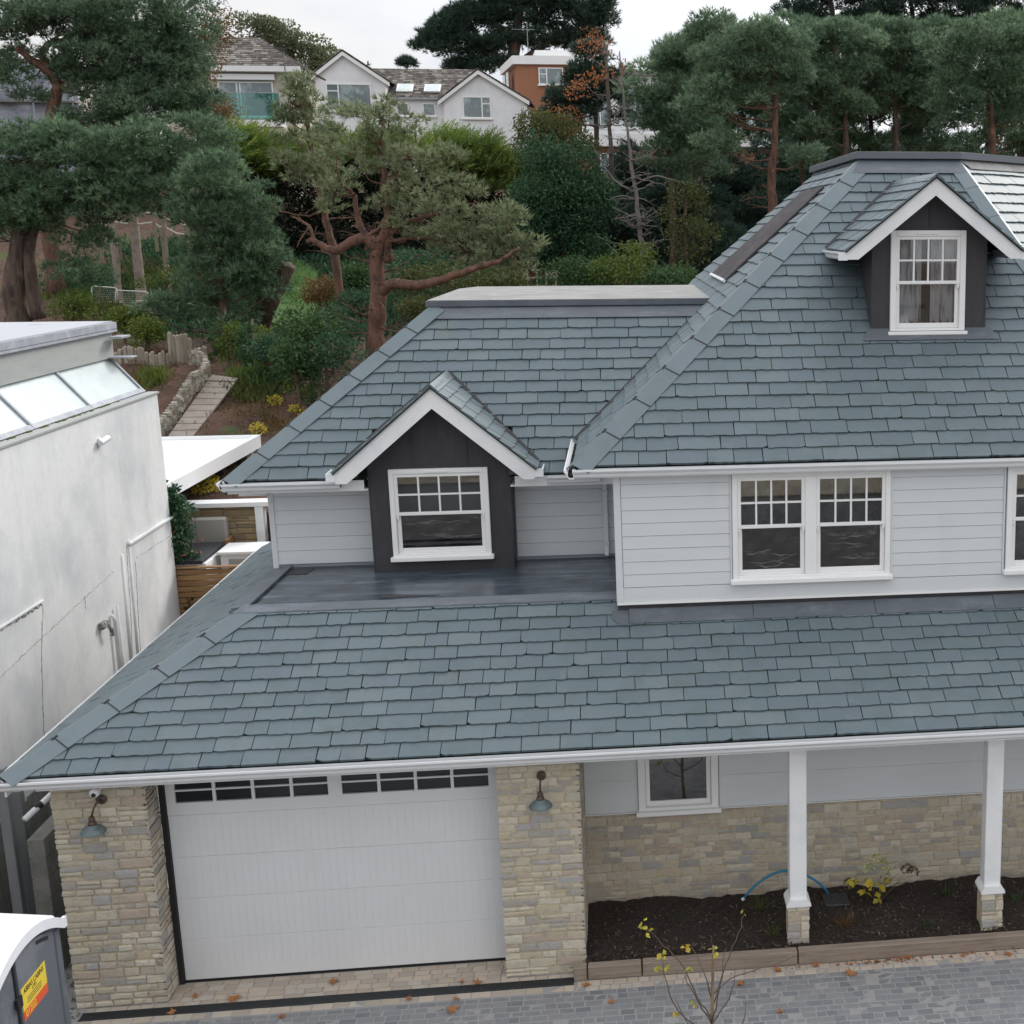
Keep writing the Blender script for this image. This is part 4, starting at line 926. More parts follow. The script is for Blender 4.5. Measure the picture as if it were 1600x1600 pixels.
MB().slab([LT(xf+.024, y, archz(y)-.115) for y in (-2.62, -2.5, -2.4)]+[LT(xf+.024, y, archz(y)-.15) for y in (-2.4, -2.5, -2.62)], (.006, 0, 0)).build('vent_slot', 'black', dr_)
MB().box(xf+.3+.012, xf+.3+.035, -3.09+2.9, -3.0+2.9, 1.86, 1.96).build('latch', 'black', dr_)
rf = MB(); n = 26; prof = []
Y_ = [ya-.05+(yb_-ya+.1)*i/n for i in range(n+1)]
ztop = [archz(max(ya, min(yb_, y)))+.05+(.028 if (i % 5) in (1, 2, 3) else 0) for i, y in enumerate(Y_)]
Xs = [xb_-.06, -.4, 0, xf+.03, xf+.06]; zo = [-.03, .06, .06, 0, -.03]
k0 = 0
for i, x in enumerate(Xs):
    for j, y in enumerate(Y_): rf.v.append(tuple(LT(x, y, ztop[j]+zo[i]-(.06 if j in (0, n) else 0))))
for i in range(len(Xs)-1):
    for j in range(n): rf.f.append((i*(n+1)+j, (i+1)*(n+1)+j, (i+1)*(n+1)+j+1, i*(n+1)+j+1)); rf.mi.append(0)
rf.slab([LT(xf+.035, y, archz(max(ya, min(yb_, y)))+.055) for y in Y_]+[LT(xf+.035, y, archz(max(ya, min(yb_, y)))-.045) for y in Y_[::-1]], (.03, 0, 0))
rf.build('roof', 'loo_white', t, smooth=True, autos=30)
def text(body, size, loc, rot, m, parent, ext=.001, name='lettering', ax='CENTER', sx=1):
    c = bpy.data.curves.new('t', 'FONT'); c.body = body; c.size = size; c.extrude = ext; c.align_x = ax; c.align_y = 'CENTER'
    o = bpy.data.objects.new('tmp', c); C.objects.link(o); bpy.context.view_layer.update()
    me = bpy.data.meshes.new_from_object(o.evaluated_get(bpy.context.evaluated_depsgraph_get())); bpy.data.objects.remove(o)
    me.materials.clear(); me.materials.append(M[m]); o = bpy.data.objects.new(name, me); C.objects.link(o); o.location = loc; o.rotation_euler = rot; o.scale = (sx, 1, 1); o.parent = parent; return o
sx_, sy0, sy1, sz0, sz1 = xf+.3+.025, -3.0+2.9, -2.52+2.9, 1.70, 2.00
stk = MB().box(sx_, sx_+.003, sy0, sy1, sz0+.09, sz1).build('sticker', 'st_yellow', t)
MB().box(sx_, sx_+.003, sy0, sy1, sz0, sz0+.089).build('sticker_band', 'st_red', stk)
cy_ = (sy0+sy1)/2; rt = (R(90), 0, R(90))
text('ABBAS CABINS', .07, (sx_+.004, cy_, sz1-.045), rt, 'ink', stk, sx=.86); text('LTD', .045, (sx_+.004, cy_, sz1-.095), rt, 'ink', stk)
text('01202', .085, (sx_+.004, cy_-.1, sz0+.045), rt, 'st_yellow', stk)
for k in range(3): MB().box(sx_+.003, sx_+.004, cy_-.15, cy_+.13, sz1-.135-.022*k, sz1-.128-.022*k).build('small_print', 'ink', stk)

# --------------------------------------------------------------- alley
struct(MB().box(-2.4, -.32, -.6, 9, -.06, -.0025).build('alley_ground', 'gravel'))
t = thing('block_wall', 'stained grey concrete block wall in the alley behind the stone pillar', 'wall', (-.75, 2, 0))
b_ = MB(); rr2 = random.Random(3)
for k in range(7):
    yv = .75
    zt = .24*k; off = .22 if k % 2 else 0
    while yv < 3.6:
        y2_ = min(yv+(.44-off if yv == .75 else .44), 3.6); b_.bevbox(-1.06, -.88, yv+.004, y2_-.004, zt+.004, zt+.236, .004); yv = y2_
b_.build('blocks', 'blockwork', t); MB().box(-1.04, -.9, .76, 3.59, 0, 1.66).build('mortar_core', 'joint', t)
done(t)
t = thing('alley_post', 'grey timber post against the boundary in the alley', 'post', (-1.3, .9, 0)); MB().bevbox(-.055, .055, -.05, .05, 0, 2.5, .006).build('post', 'post_grey', t)
MB().bevbox(-.06, .06, .25, .34, 0, 2.1, .006).build('rear_post', 'post_grey', t)
t = thing('alley_pipe', 'white angled plastic pipe below the eaves in the alley', 'pipe', (-1.0, 1.5, 0)); MB().tube([(.15, -.3, 2.10), (-.05, -.75, 1.93)], .035, 10).build('pipe', 'white', t, smooth=True); MB().tube([(.05, -.53, 2.01), (.0, -.6, 1.99)], .045, 10).build('collar', 'black', t)
t = thing('boundary_fence', 'dark weathered board fence along the alley boundary', 'fence', (-1.75, 1.5, 0))
b_ = MB()
for k in range(26): b_.box(-1.76, -1.74, -.9+k*.15, -.9+k*.15+.138, 0, 1.5+rr2.uniform(-.02, .02))
b_.build('boards', 'blockwork', t); done(t)
gv = MB()
for k in range(1500):
    x = rr2.uniform(-1.0, -.33) if k < 1000 else rr2.uniform(-.9, -.3); y = rr2.uniform(-.6, 3.5) if k < 1000 else rr2.uniform(-.9, -.35); s = rr2.uniform(.008, .024); z = .002+s*.5
    a = rr2.random()*3; gv.add([(x+s*math.cos(a), y+s*math.sin(a), z), (x+s*math.cos(a+2.1), y+s*math.sin(a+2.1), z), (x+s*math.cos(a+4.2), y+s*math.sin(a+4.2), z), (x, y, z+s*.8)], [(0, 1, 3), (1, 2, 3), (2, 0, 3)])
tag(gv.build('gravel_stones', mat('gstone', rough=.9, island=[(.12, .11, .10), (.2, .19, .17), (.3, .28, .25), (.08, .075, .07)])), 'loose grey gravel in the narrow alley beside the pillar', 'gravel', kind='stuff')

# --------------------------------------------------------------- neighbour's white building
t = thing('neighbour_building', 'white rendered flat roofed building with stained cracked wall and sloping glazing', 'building', (-2.5, 5, 0))
XN = -2.4; YF = 10.4; ZW = 5.6
MB().box(-9, XN, -1, YF, 0, ZW-.02).build('wall', 'render', t)
MB().slab([(XN-.16, -1, ZW-.018), (XN+.03, -1, ZW-.018), (XN+.03, YF+.03, ZW-.018), (XN-.16, YF+.03, ZW-.018)], (0, 0, .03)).build('coping', 'grey_board', t)
A = V((XN-.2, 0, ZW)); B = V((-3.13, 0, 6.23))
gm = MB(); gm.slab([A+V((0, -1, 0)), A+V((0, YF-.03, 0)), B+V((0, YF-.03, 0)), B+V((0, -1, 0))], (0, 0, -.02)); gl_ = gm.build('sloping_glazing', 'conserv_glass', t)
rb = MB()
for yv in (1.6, 3.75, 5.9, 8.05, YF-.06): rb.slab([A+V((0, yv-.03, .005)), A+V((0, yv+.03, .005)), B+V((0, yv+.03, .005)), B+V((0, yv-.03, .005))], (0.02, 0, .025))
rb.slab([A+V((0, -1, .006)), A+V((0, YF, .006)), A+V((-.06, YF, .065)), A+V((-.06, -1, .065))], (.02, 0, .02)); rb.build('glazing_bars', 'grey_metal', gl_)
ms = MB(); rr3 = random.Random(9)
for k in range(90):
    yv = rr3.uniform(4.0, 9.0); yv = round(yv*1.8)/1.8+rr3.gauss(0, .12); s = rr3.uniform(.012, .035)
    ms.lathe([(0, s*.7), (s*.7, s*.5), (s, 0)], (XN-.155+rr3.gauss(0, .015), yv, ZW+.012), 6)
tag(ms.build('moss', 'moss', gl_), kind='stuff')
MB().slab([(A.x, YF-.02, ZW), (B.x, YF-.02, 6.23), (B.x-.6, YF-.02, 6.23), (B.x-.6, YF-.02, ZW)], (0, .03, 0)).build('glazing_cheek', 'grey_board', gl_)
MB().box(-9, -3.05, -1, YF+.02, 6.22, 6.66).build('upstand', 'grey_board', t)
MB().box(-9, -2.98, -1, YF+.1, 6.662, 6.70).build('drip_edge', 'grey_metal', t)
MB().slab([(-9, -1, 6.71), (-3.0, -1, 6.71), (-3.0, YF+.15, 6.71), (-9, YF+.15, 6.71)], (0, 0, .11)).build('roof_edge', 'grey_metal', t)
MB().box(-8.9, -3.05, -.9, YF+.1, 6.822, 6.84).build('flat_roof', 'roof_felt', t)
MB().bevbox(-2.98, -2.78, YF-.3, YF+.12, 6.56, 6.60).build('roof_bracket', 'grey_metal', t)
MB().bevbox(-3.05, -2.68, YF-.25, YF+.06, 6.22, 6.245).build('roof_bracket', 'grey_metal', t)
# marks on the wall: ledge, blocked opening, pipes, cracks
def crack(pts, w_, seg=.05, gapp=.25, jit=.012):
    P = []; Q = [V((XN, a, b)) for a, b in pts]; mb = MB()
    for p, q in zip(Q, Q[1:]):
        n_ = max(1, int((q-p).length/seg)); P += [p.lerp(q, i/n_) for i in range(n_)]
    P.append(Q[-1]); n_ = len(P)
    for i, p in enumerate(P):
        d = (P[min(i+1, n_-1)]-P[max(i-1, 0)]).normalized(); nn = V((0, -d.z, d.y)); ww = w_*(rr3.uniform(.4, 1.3) if rr3.random() > gapp else .06); o_ = nn*rr3.uniform(-jit, jit)
        mb.v += [tuple(p+o_-nn*ww+V((-.002, 0, 0))), tuple(p+o_+V((.005, 0, 0))), tuple(p+o_+nn*ww+V((-.002, 0, 0)))]
    for i in range(n_-1): mb.f += [(3*i, 3*i+1, 3*i+4, 3*i+3), (3*i+1, 3*i+2, 3*i+5, 3*i+4)]; mb.mi += [0, 0]
    mb.build('crack', 'crack', t)
crack([(2.6, 3.30), (5.0, 3.27)], .022, gapp=.15); crack([(5.0, 3.25), (4.75, 2.55), (4.55, 1.6), (4.5, .9)], .02, gapp=.2)
crack([(2.6, 2.62), (4.9, 2.84), (6.9, 3.02), (7.6, 3.07)], .007, gapp=.3); crack([(8.6, 3.05), (10.3, 3.03)], .007, gapp=.3)
crack([(8.25, 3.4), (8.1, 2.2), (7.9, 1.2)], .012, gapp=.35); crack([(8.55, 3.0), (8.4, 2.0), (8.3, 1.2)], .014, gapp=.3)
crack([(6.4, 3.0), (6.4, 2.8)], .006, gapp=.1)
MB().bevbox(XN, XN+.05, 8.3, 10.42, 3.33, 3.375, .006).build('ledge', 'render', t)
MB().bevbox(XN, XN+.03, 2.6, 5.0, 3.315, 3.345, .005).build('lintel_edge', 'render', t)
pp = MB(); pp.tube([(XN+.0, 8.0, 3.25), (XN+.0, 7.85, 1.0)], .035, 8); pp.tube([(XN+.0, 8.35, 3.4), (XN+.0, 8.15, 1.0)], .03, 8); pp.tube([(XN+.03, 7.25, 2.45), (XN+.06, 7.3, 2.35), (XN+.06, 7.25, 1.0)], .028, 8); pp.tube([(XN+.05, 7.45, 2.55), (XN+.05, 7.4, 1.0)], .022, 8)
pp.build('wall_pipes', 'render', t, smooth=True)
lb = MB(); lb.bevbox(XN, XN+.09, 6.75, 6.95, 2.36, 2.46, .01); lb.tube([(XN+.08, 6.9, 2.42), (XN+.12, 6.95, 2.3), (XN+.1, 7.0, 2.2)], .03, 8); lb.build('pipe_outlet', 'crack', t)
wl = thing('outside_light', 'small white cylinder spotlight high on the neighbouring white wall', 'light', (XN, 7.6, 5.17))
MB().bevbox(0, .03, -.04, .04, -.05, .05, .006).build('mount', 'white', wl); MB().tube([(.06, -.1, -.02), (.10, .12, .03)], .05, 12).build('lamp_body', 'white', wl, smooth=True, autos=40)
done(t)

# --------------------------------------------------------------- neighbour's patio
struct(MB().box(-9, .4, 9.15, 12.62, -.1, 1.35).build('patio', 'path'))
t = thing('retaining_wall', 'patio retaining wall of brown stone blocks framed in white with a coping', 'wall', (-2.5, 12.5, .95))
stonework('stone_panel', (0, 12.5, 0), (1, 0, 0), (0, 0, 1), (0, -1, 0), -6, -1.50, .96, 3.10, t, 91, hmin=.10, hmax=.15, mats=(mat('mort2', (.26, .19, .10), .95), mat('stone2', rough=.9, island=[(.33, .25, .14), (.27, .20, .12), (.38, .29, .17), (.30, .24, .16), (.24, .19, .13)], bump=(20, .6, .02))), wr=(2, 3.2))
MB().bevbox(-6, -1.2, 12.36, 12.75, 3.11, 3.2).build('coping', 'white', t)
MB().bevbox(-1.49, -1.33, 12.38, 12.6, .96, 3.11).build('post', 'white', t); MB().bevbox(-1.22, -1.13, 12.38, 12.6, .96, 3.11).build('post', 'white', t)
done(t)
t = thing('outdoor_kitchen', 'white garden counter unit with a black worktop beside the timber fence', 'counter', (-2.6, 11.6, .95))
MB().bevbox(-3.4, -1.93, 10.6, 12.0, 1.35, 2.43).build('cabinet', 'pergola', t); MB().bevbox(-3.45, -1.98, 10.55, 12.05, 2.435, 2.50).build('worktop', 'worktop', t); MB().bevbox(-3.2, -2.1, 10.56, 10.598, 2.0, 2.4).build('drawer', 'grey_board', t); done(t)
t = thing('white_cabinet', 'low white garden cabinet with a small door frame behind the house eaves', 'cabinet', (-1.3, 11.8, .95))
MB().bevbox(-1.85, -.6, 11.2, 11.9, 1.35, 2.44).build('cabinet', 'pergola', t); MB().bevbox(-1.9, -.56, 11.15, 11.95, 2.445, 2.50).build('top', 'pergola', t)
MB().bevbox(-1.7, -1.15, 11.17, 11.2, 1.7, 2.36).build('door_panel', 'grey_board', t); MB().bevbox(-1.62, -1.5, 11.15, 11.168, 1.85, 2.25).build('handle_plate', 'slat', t); done(t)
t = thing('patio_sofa', 'pale grey upholstered sofa against the brown stone wall', 'sofa', (-2.4, 12.1, .95))
MB().bevbox(-3.2, -2.0, 12.22, 12.42, 1.9, 2.93, .03).build('backrest', 'cushion', t); MB().bevbox(-3.2, -2.0, 11.95, 12.21, 1.75, 2.0, .03).build('seat', 'cushion', t); MB().bevbox(-2.0, -1.93, 12.0, 12.4, 1.4, 2.55, .01).build('armrest', 'slat', t)
for xq in (-3.1, -2.15): MB().bevbox(xq, xq+.07, 12.0, 12.3, .95+.4, 1.75, .01).build('leg', 'slat', t)
done(t)
t = thing('timber_fence', 'orange brown horizontal slatted timber fence between the buildings', 'fence', (-1.2, 10.45, .9))
b_ = MB()
for k in range(19): b_.bevbox(-2.9, .1, 10.43, 10.47, .38+k*.105, .38+k*.105+.091, .004)
b_.build('slats', 'slat', t)
for xq in (-2.8, -1.4, 0): MB().box(xq, xq+.06, 10.471, 10.53, 0, 2.36).build('post', 'stake', t)
MB().bevbox(-2.9, .1, 10.41, 10.53, 2.385, 2.41, .005).build('top_rail', 'slat', t); done(t)
# pergola / canopy
t = thing('canopy', 'flat white canopy projecting over the patio behind the neighbouring building', 'canopy', (-3.5, 14, .95))
c0 = [(-8, 10.9), (-2.8, 10.9), (-2.68, 17.2), (-8, 17.2)]
MB().slab([(x, y, 3.70) for x, y in c0], (0, 0, .03)).build('roof_sheet', 'pergola', t)
b_ = MB()
b_.slab([(-2.8, 10.9, 3.52), (-2.68, 10.9, 3.52), (-2.56, 17.2, 3.52), (-2.68, 17.2, 3.52)], (0, 0, .28)); b_.slab([(-8, 17.2, 3.52), (-2.57, 17.205, 3.52), (-2.57, 17.32, 3.52), (-8, 17.32, 3.52)], (0, 0, .28)); b_.slab([(-8, 10.78, 3.52), (-2.69, 10.78, 3.52), (-2.69, 10.895, 3.52), (-8, 10.895, 3.52)], (0, 0, .26))
b_.build('frame', 'pergola', t); MB().bevbox(-2.80, -2.66, 16.9, 17.04, 3.0, 3.52).build('post', 'pergola', t); done(t)

# --------------------------------------------------------------- ground helpers for the garden
def gat(u, v):
    k = F_+R1*((u-PPX)/FPX)-U1*((v-800)/FPX); t = 27.5
    while t < 200:
        p = CP+k*t
        if p.z < H(p.x, p.y): return V((p.x, p.y, Hn(p.x, p.y)-.06))
        t += .1
    return CP+k*60
# --------------------------------------------------------------- far houses
def win_far(parent, x0, x1, z0, z1, y, split=(.5,), trans=None, m='far_glass'):
    f = MB(); w_ = .07
    f.box(x0, x1, y-.05, y, z0, z0+w_); f.box(x0, x1, y-.05, y, z1-w_, z1); f.box(x0, x0+w_, y-.05, y, z0+w_, z1-w_); f.box(x1-w_, x1, y-.05, y, z0+w_, z1-w_)
    for s in split: xm = x0+(x1-x0)*s; f.box(xm-.035, xm+.035, y-.05, y, z0+w_, z1-w_)
    if trans: xm = x0+(x1-x0)*split[0]; f.box(*(sorted((x0+w_, xm-.035)) if trans == 'l' else (xm+.035, x1-w_)), y-.05, y, z1-.45, z1-.39)
    f.box(x0-.08, x1+.08, y-.12, y, z0-.08, z0)
    o = f.build('window', 'wood_white', parent)
    MB().box(x0+.03, x1-.03, y-.02, y-.005, z0+.03, z1-.03).build('glass', m, o)
    return o
def rooftiles(name, pl, pts, parent, seed): return slates(name, pl, pts, parent, gauge=.22, wmin=.22, wmax=.34, seed=seed, m='tile_far', lift=.02, rag=.02)
t = thing('gabled_house', 'white rendered house with two front gables and a mottled brown tiled roof on the hilltop', 'house', (-6, 70, 11.5))
yg_ = 69.6
def gable(xa, xb_, ze_, xc, za, yf, yb, nm):
    mb = MB(); mb.slab([(xa, yf, 10.5), (xb_, yf, 10.5), (xb_, yf, ze_), (xc, yf, za), (xa, yf, ze_)], (0, yb-yf, 0)); o = mb.build(nm, 'wall_white', t)
    tr = MB(); ov = .25
    for (xe, sg) in ((xa, -1), (xb_, 1)):
        a = V((xc, yf-ov, za+.12)); sl_ = (za-ze_)/abs(xc-xe); b = V((xe+sg*.3, yf-ov, ze_-.3*sl_+.12))
        tr.slab([a, b, b+V((0, 0, -.28)), a+V((0, 0, -.28))], (0, .06, 0))
    tr.build('bargeboard', 'wood_white', o)
    for (xe, sg) in ((xa, -1), (xb_, 1)):
        sl_ = (za-ze_)/abs(xc-xe); xo = xe+sg*.33; zo_ = ze_-.33*sl_+.14
        rooftiles('tiles', Plane((xo, 0, zo_), (sg, 0, 0), sl_), [(xo, yf-ov-.02, zo_), (xo, yb, zo_), (xc, yb, za+.14), (xc, yf-ov-.02, za+.14)], o, 300+int(xe*7))
gable(-12.0, -7.75, 16.95, -10.0, 18.45, yg_, 75.5, 'gable_wall'); gable(-4.45, .25, 15.95, -2.35, 17.5, yg_, 75.5, 'gable_wall')
MB().box(-7.75, -4.45, 70.2, 70.4, 10.5, 16.05).build('wall', 'wall_white', t)
rooftiles('roof', Plane((0, 70.0, 16.05), (0, -1, 0), .62), [(-8.2, 70.0, 16.05), (-4.2, 70.0, 16.05), (-2.6, 73.1, 17.97), (-9.0, 73.1, 17.97)], t, 311)
MB().box(-7.75, -4.45, 69.95, 70.1, 15.93, 16.05).build('gutter', 'grey_metal', t)
for xx in (-7.25, -5.65):
    p = V((xx, 70.35, 16.05+.35*.62+.1)); o = MB().slab([p, p+V((.95, 0, 0)), p+V((.95, .75, .47)), p+V((0, .75, .47))], (0, -.05, .08)).build('rooflight', 'wood_white', t)
    MB().slab([p+V((.1, .05, .13)), p+V((.85, .05, .13)), p+V((.85, .65, .50)), p+V((.1, .65, .50))], (0, -.01, .02)).build('glass', 'conserv_glass', o)
win_far(t, -11.1, -8.55, 15.2, 16.75, yg_, (.27,), 'l'); win_far(t, -7.25, -6.55, 15.0, 15.75, 70.2, ()); win_far(t, -5.75, -5.0, 15.0, 15.75, 70.2, ())
win_far(t, -3.35, -1.7, 14.85, 16.1, yg_, (.68,), 'r'); done(t)

t = thing('cream_house', 'cream house with hipped tiled roof and glass balcony at the left of the hilltop', 'house', (-12, 58, 10))
MB().box(-16.5, -10.4, 58.2, 64, 9.5, 16.25).build('wall', 'wall_cream', t)
pr_ = Plane((0, 57.8, 16.35), (0, -1, 0), .6); rooftiles('roof', pr_, [(-17, 57.8, 16.35), (-9.95, 57.8, 16.35), (-12.4, 60.6, 18.03), (-14.5, 60.6, 18.03)], t, 320)
rooftiles('roof', Plane((-9.95, 0, 16.35), (1, 0, 0), .68), [(-9.95, 57.8, 16.35), (-9.95, 64, 16.35), (-12.4, 61, 18.03), (-12.4, 60.6, 18.03)], t, 321)
MB().box(-17, -9.9, 57.7, 57.85, 16.1, 16.36).build('fascia', 'wood_white', t); MB().box(-16.9, -10.0, 57.85, 58.2, 16.08, 16.12).build('soffit', 'wood_white', t)
MB().box(-14.2, -11.2, 57.9, 58.2, 15.72, 15.98).build('awning_box', 'wood_white', t)
win_far(t, -14.0, -11.35, 13.95, 15.65, 58.19, (.34, .4), None, 'glass_far_g' if False else 'far_glass')
b_ = MB().box(-15, -10.75, 56.9, 58.2, 13.4, 13.72); b_.build('balcony', 'wood_white', t)
bl = MB().box(-14.9, -10.8, 56.93, 56.95, 13.72, 14.98).build('balustrade', 'glass_green', t)
r_ = MB(); r_.box(-14.95, -10.75, 56.9, 56.97, 14.98, 15.03)
for xx in (-14.0, -12.4, -10.8): r_.box(xx-.02, xx+.02, 56.9, 56.97, 13.72, 14.98)
r_.build('handrail', 'grey_metal', bl); MB().box(-15, -10.7, 57.0, 58.15, 12.4, 13.4).build('balcony_soffit', 'wall_cream', t)  # cream block filling the space under the balcony
win_far(t, -13.5, -11.3, 12.0, 13.1, 56.99, (.5,))
an = MB(); an.tube([(-10.6, 57.7, 16.1), (-10.6, 57.7, 17.2)], .03, 6); an.lathe([(0, 0), (.2, .03), (.32, .1)], (-10.75, 57.65, 17.1), 12); an.build('satellite_dish', 'post_grey', t); done(t)

t = thing('brick_house', 'flat roofed orange brick house with white fascia behind the white gabled house', 'house', (1, 82, 12))
ang = R(-24); cx0, cy0 = -.85, 81.4
def rb_(x, y): return (cx0+x*math.cos(-.06)-y*math.sin(-.06), cy0+x*math.sin(-.06)+y*math.cos(-.06))
MB().slab([(-.95, 81.5, 11), (4.6, 81.2, 11), (4.8, 88, 11), (-2.3, 88, 11)], (0, 0, 8.3)).build('wall', 'brick_far', t)
MB().slab([(-1.2, 81.3, 19.3), (4.8, 81.0, 19.3), (5, 88.2, 19.3), (-2.6, 88.2, 19.3)], (0, 0, .55)).build('fascia', 'wood_white', t)
MB().slab([(.2, 83.5, 19.86), (5, 83.2, 19.86), (5, 87, 19.86), (-.2, 87, 19.86)], (0, 0, .62)).build('roof_room', 'wood_white', t)
MB().box(3.0, 3.7, 85, 85.7, 20.5, 21.3).build('chimney', 'brick_far', t); win_far(t, .5, 2.15, 18.0, 19.1, 81.36, (.33,), 'l')
sw = MB(); 
for yy_ in (83.0, 85.0): sw.slab([(-1.3-(yy_-81.5)*.2, yy_, 17.9), (-1.3-(yy_-81.5)*.2-.25, yy_+1.2, 17.9), (-1.3-(yy_-81.5)*.2-.25, yy_+1.2, 19.0), (-1.3-(yy_-81.5)*.2, yy_, 19.0)], (-.05, 0, 0))
sw.build('side_windows', 'far_glass', t)
MB().tube([(-.3, 84, 20.4), (-.3, 84, 22.4)], .03, 5).tube([(-1.3, 84, 21.9), (.2, 84, 21.9)], .02, 5).build('tv_aerial', 'post_grey', t); done(t)

t = thing('terraced_house', 'white and brick house largely hidden behind the right hand pines', 'house', (9, 77, 11))
MB().box(3.2, 16.8, 77, 84, 10.5, 13.7).build('lower_wall', 'brick_far', t); MB().box(3.0, 17, 76.6, 84, 13.7, 14.5).build('balcony_band', 'wood_white', t); MB().box(3.4, 16.6, 77.2, 84, 14.5, 18.2).build('upper_wall', 'wall_white', t)
for xx in (3.8, 6.1, 8.4, 10.7, 13.0, 15.0): win_far(t, xx, xx+1.6, 14.9, 17.3, 77.19, (.5,))
for xx in (4.5, 11.9, 15): win_far(t, xx, xx+1.3, 11.6, 13.3, 76.99, (.4,))
MB().box(3.1, 16.9, 76.9, 84, 18.2, 18.5).build('roof', 'lead_cap', t); done(t)

t = thing('sheeted_scaffold', 'house wrapped in grey scaffold sheeting seen behind the left pine', 'scaffold', (-21, 54, 9.5))
sh = MB(); nX = 24; nZ = 16
for j in range(nZ+1):
    for i in range(nX+1): sh.v.append((-26+7.2*i/nX, 53+.12*math.sin(i*1.3+j*.7)+.07*math.sin(j*2.2-i*.8), 9+7*j/nZ))
sh.f = [(j*(nX+1)+i, j*(nX+1)+i+1, (j+1)*(nX+1)+i+1, (j+1)*(nX+1)+i) for j in range(nZ) for i in range(nX)]; sh.mi = [0]*len(sh.f); sh.build('sheeting', 'sheet', t, smooth=True)
MB().box(-26, -19.2, 53.6, 60, 9, 15.6).build('wall', 'wall_cream', t)
po = MB()
for xx in (-25.8, -24, -22.3, -20.6, -18.9): po.tube([(xx, 52.75, 9), (xx, 52.75, 16.3)], .035, 6)
for zz in (10.8, 12.8, 14.6): po.tube([(-26, 52.75, zz), (-18.7, 52.75, zz)], .035, 6)
po.build('scaffold_poles', 'grey_metal', t); MB().box(-26, -18.8, 52.7, 53.3, 14.1, 14.18).build('walkway', 'blockwork', t); done(t)

# --------------------------------------------------------------- foliage
def leafobj(name, P, D, L, W, tone, m, parent, kind='needle'):
    n = len(P); D = D/np.linalg.norm(D, axis=1)[:, None]
    Rn = npr.normal(size=(n, 3)); S = np.cross(D, Rn); S /= np.linalg.norm(S, axis=1)[:, None]+1e-9
    L = np.broadcast_to(L, (n,))[:, None]; W = np.broadcast_to(W, (n,))[:, None]
    if kind == 'needle': vs = np.stack([P-S*W/2, P+S*W/2, P+D*L], 1); q = 3
    else:
        up = np.cross(S, D)*.12*L
        vs = np.stack([P, P+D*L*.45+S*W/2+up, P+D*L, P+D*L*.45-S*W/2+up], 1); q = 4
    me = bpy.data.meshes.new(name); me.vertices.add(n*q); me.vertices.foreach_set('co', vs.reshape(-1).astype(np.float32))
    me.loops.add(n*q); me.loops.foreach_set('vertex_index', np.arange(n*q, dtype=np.int32))
    me.polygons.add(n); me.polygons.foreach_set('loop_start', np.arange(0, n*q, q, dtype=np.int32))
    a = me.attributes.new('tone', 'FLOAT', 'FACE'); a.data.foreach_set('value', np.clip(tone, 0, 1).astype(np.float32))
    me.materials.append(M[m]); me.update(calc_edges=True)
    o = bpy.data.objects.new(name, me); C.objects.link(o); o.parent = parent; return o
def unit(n, zlo=-1.):
    z = npr.uniform(zlo, 1, n); p = npr.uniform(0, 2*np.pi, n); r = np.sqrt(np.maximum(0, 1-z*z)); return np.stack([r*np.cos(p), r*np.sin(p), z], 1)
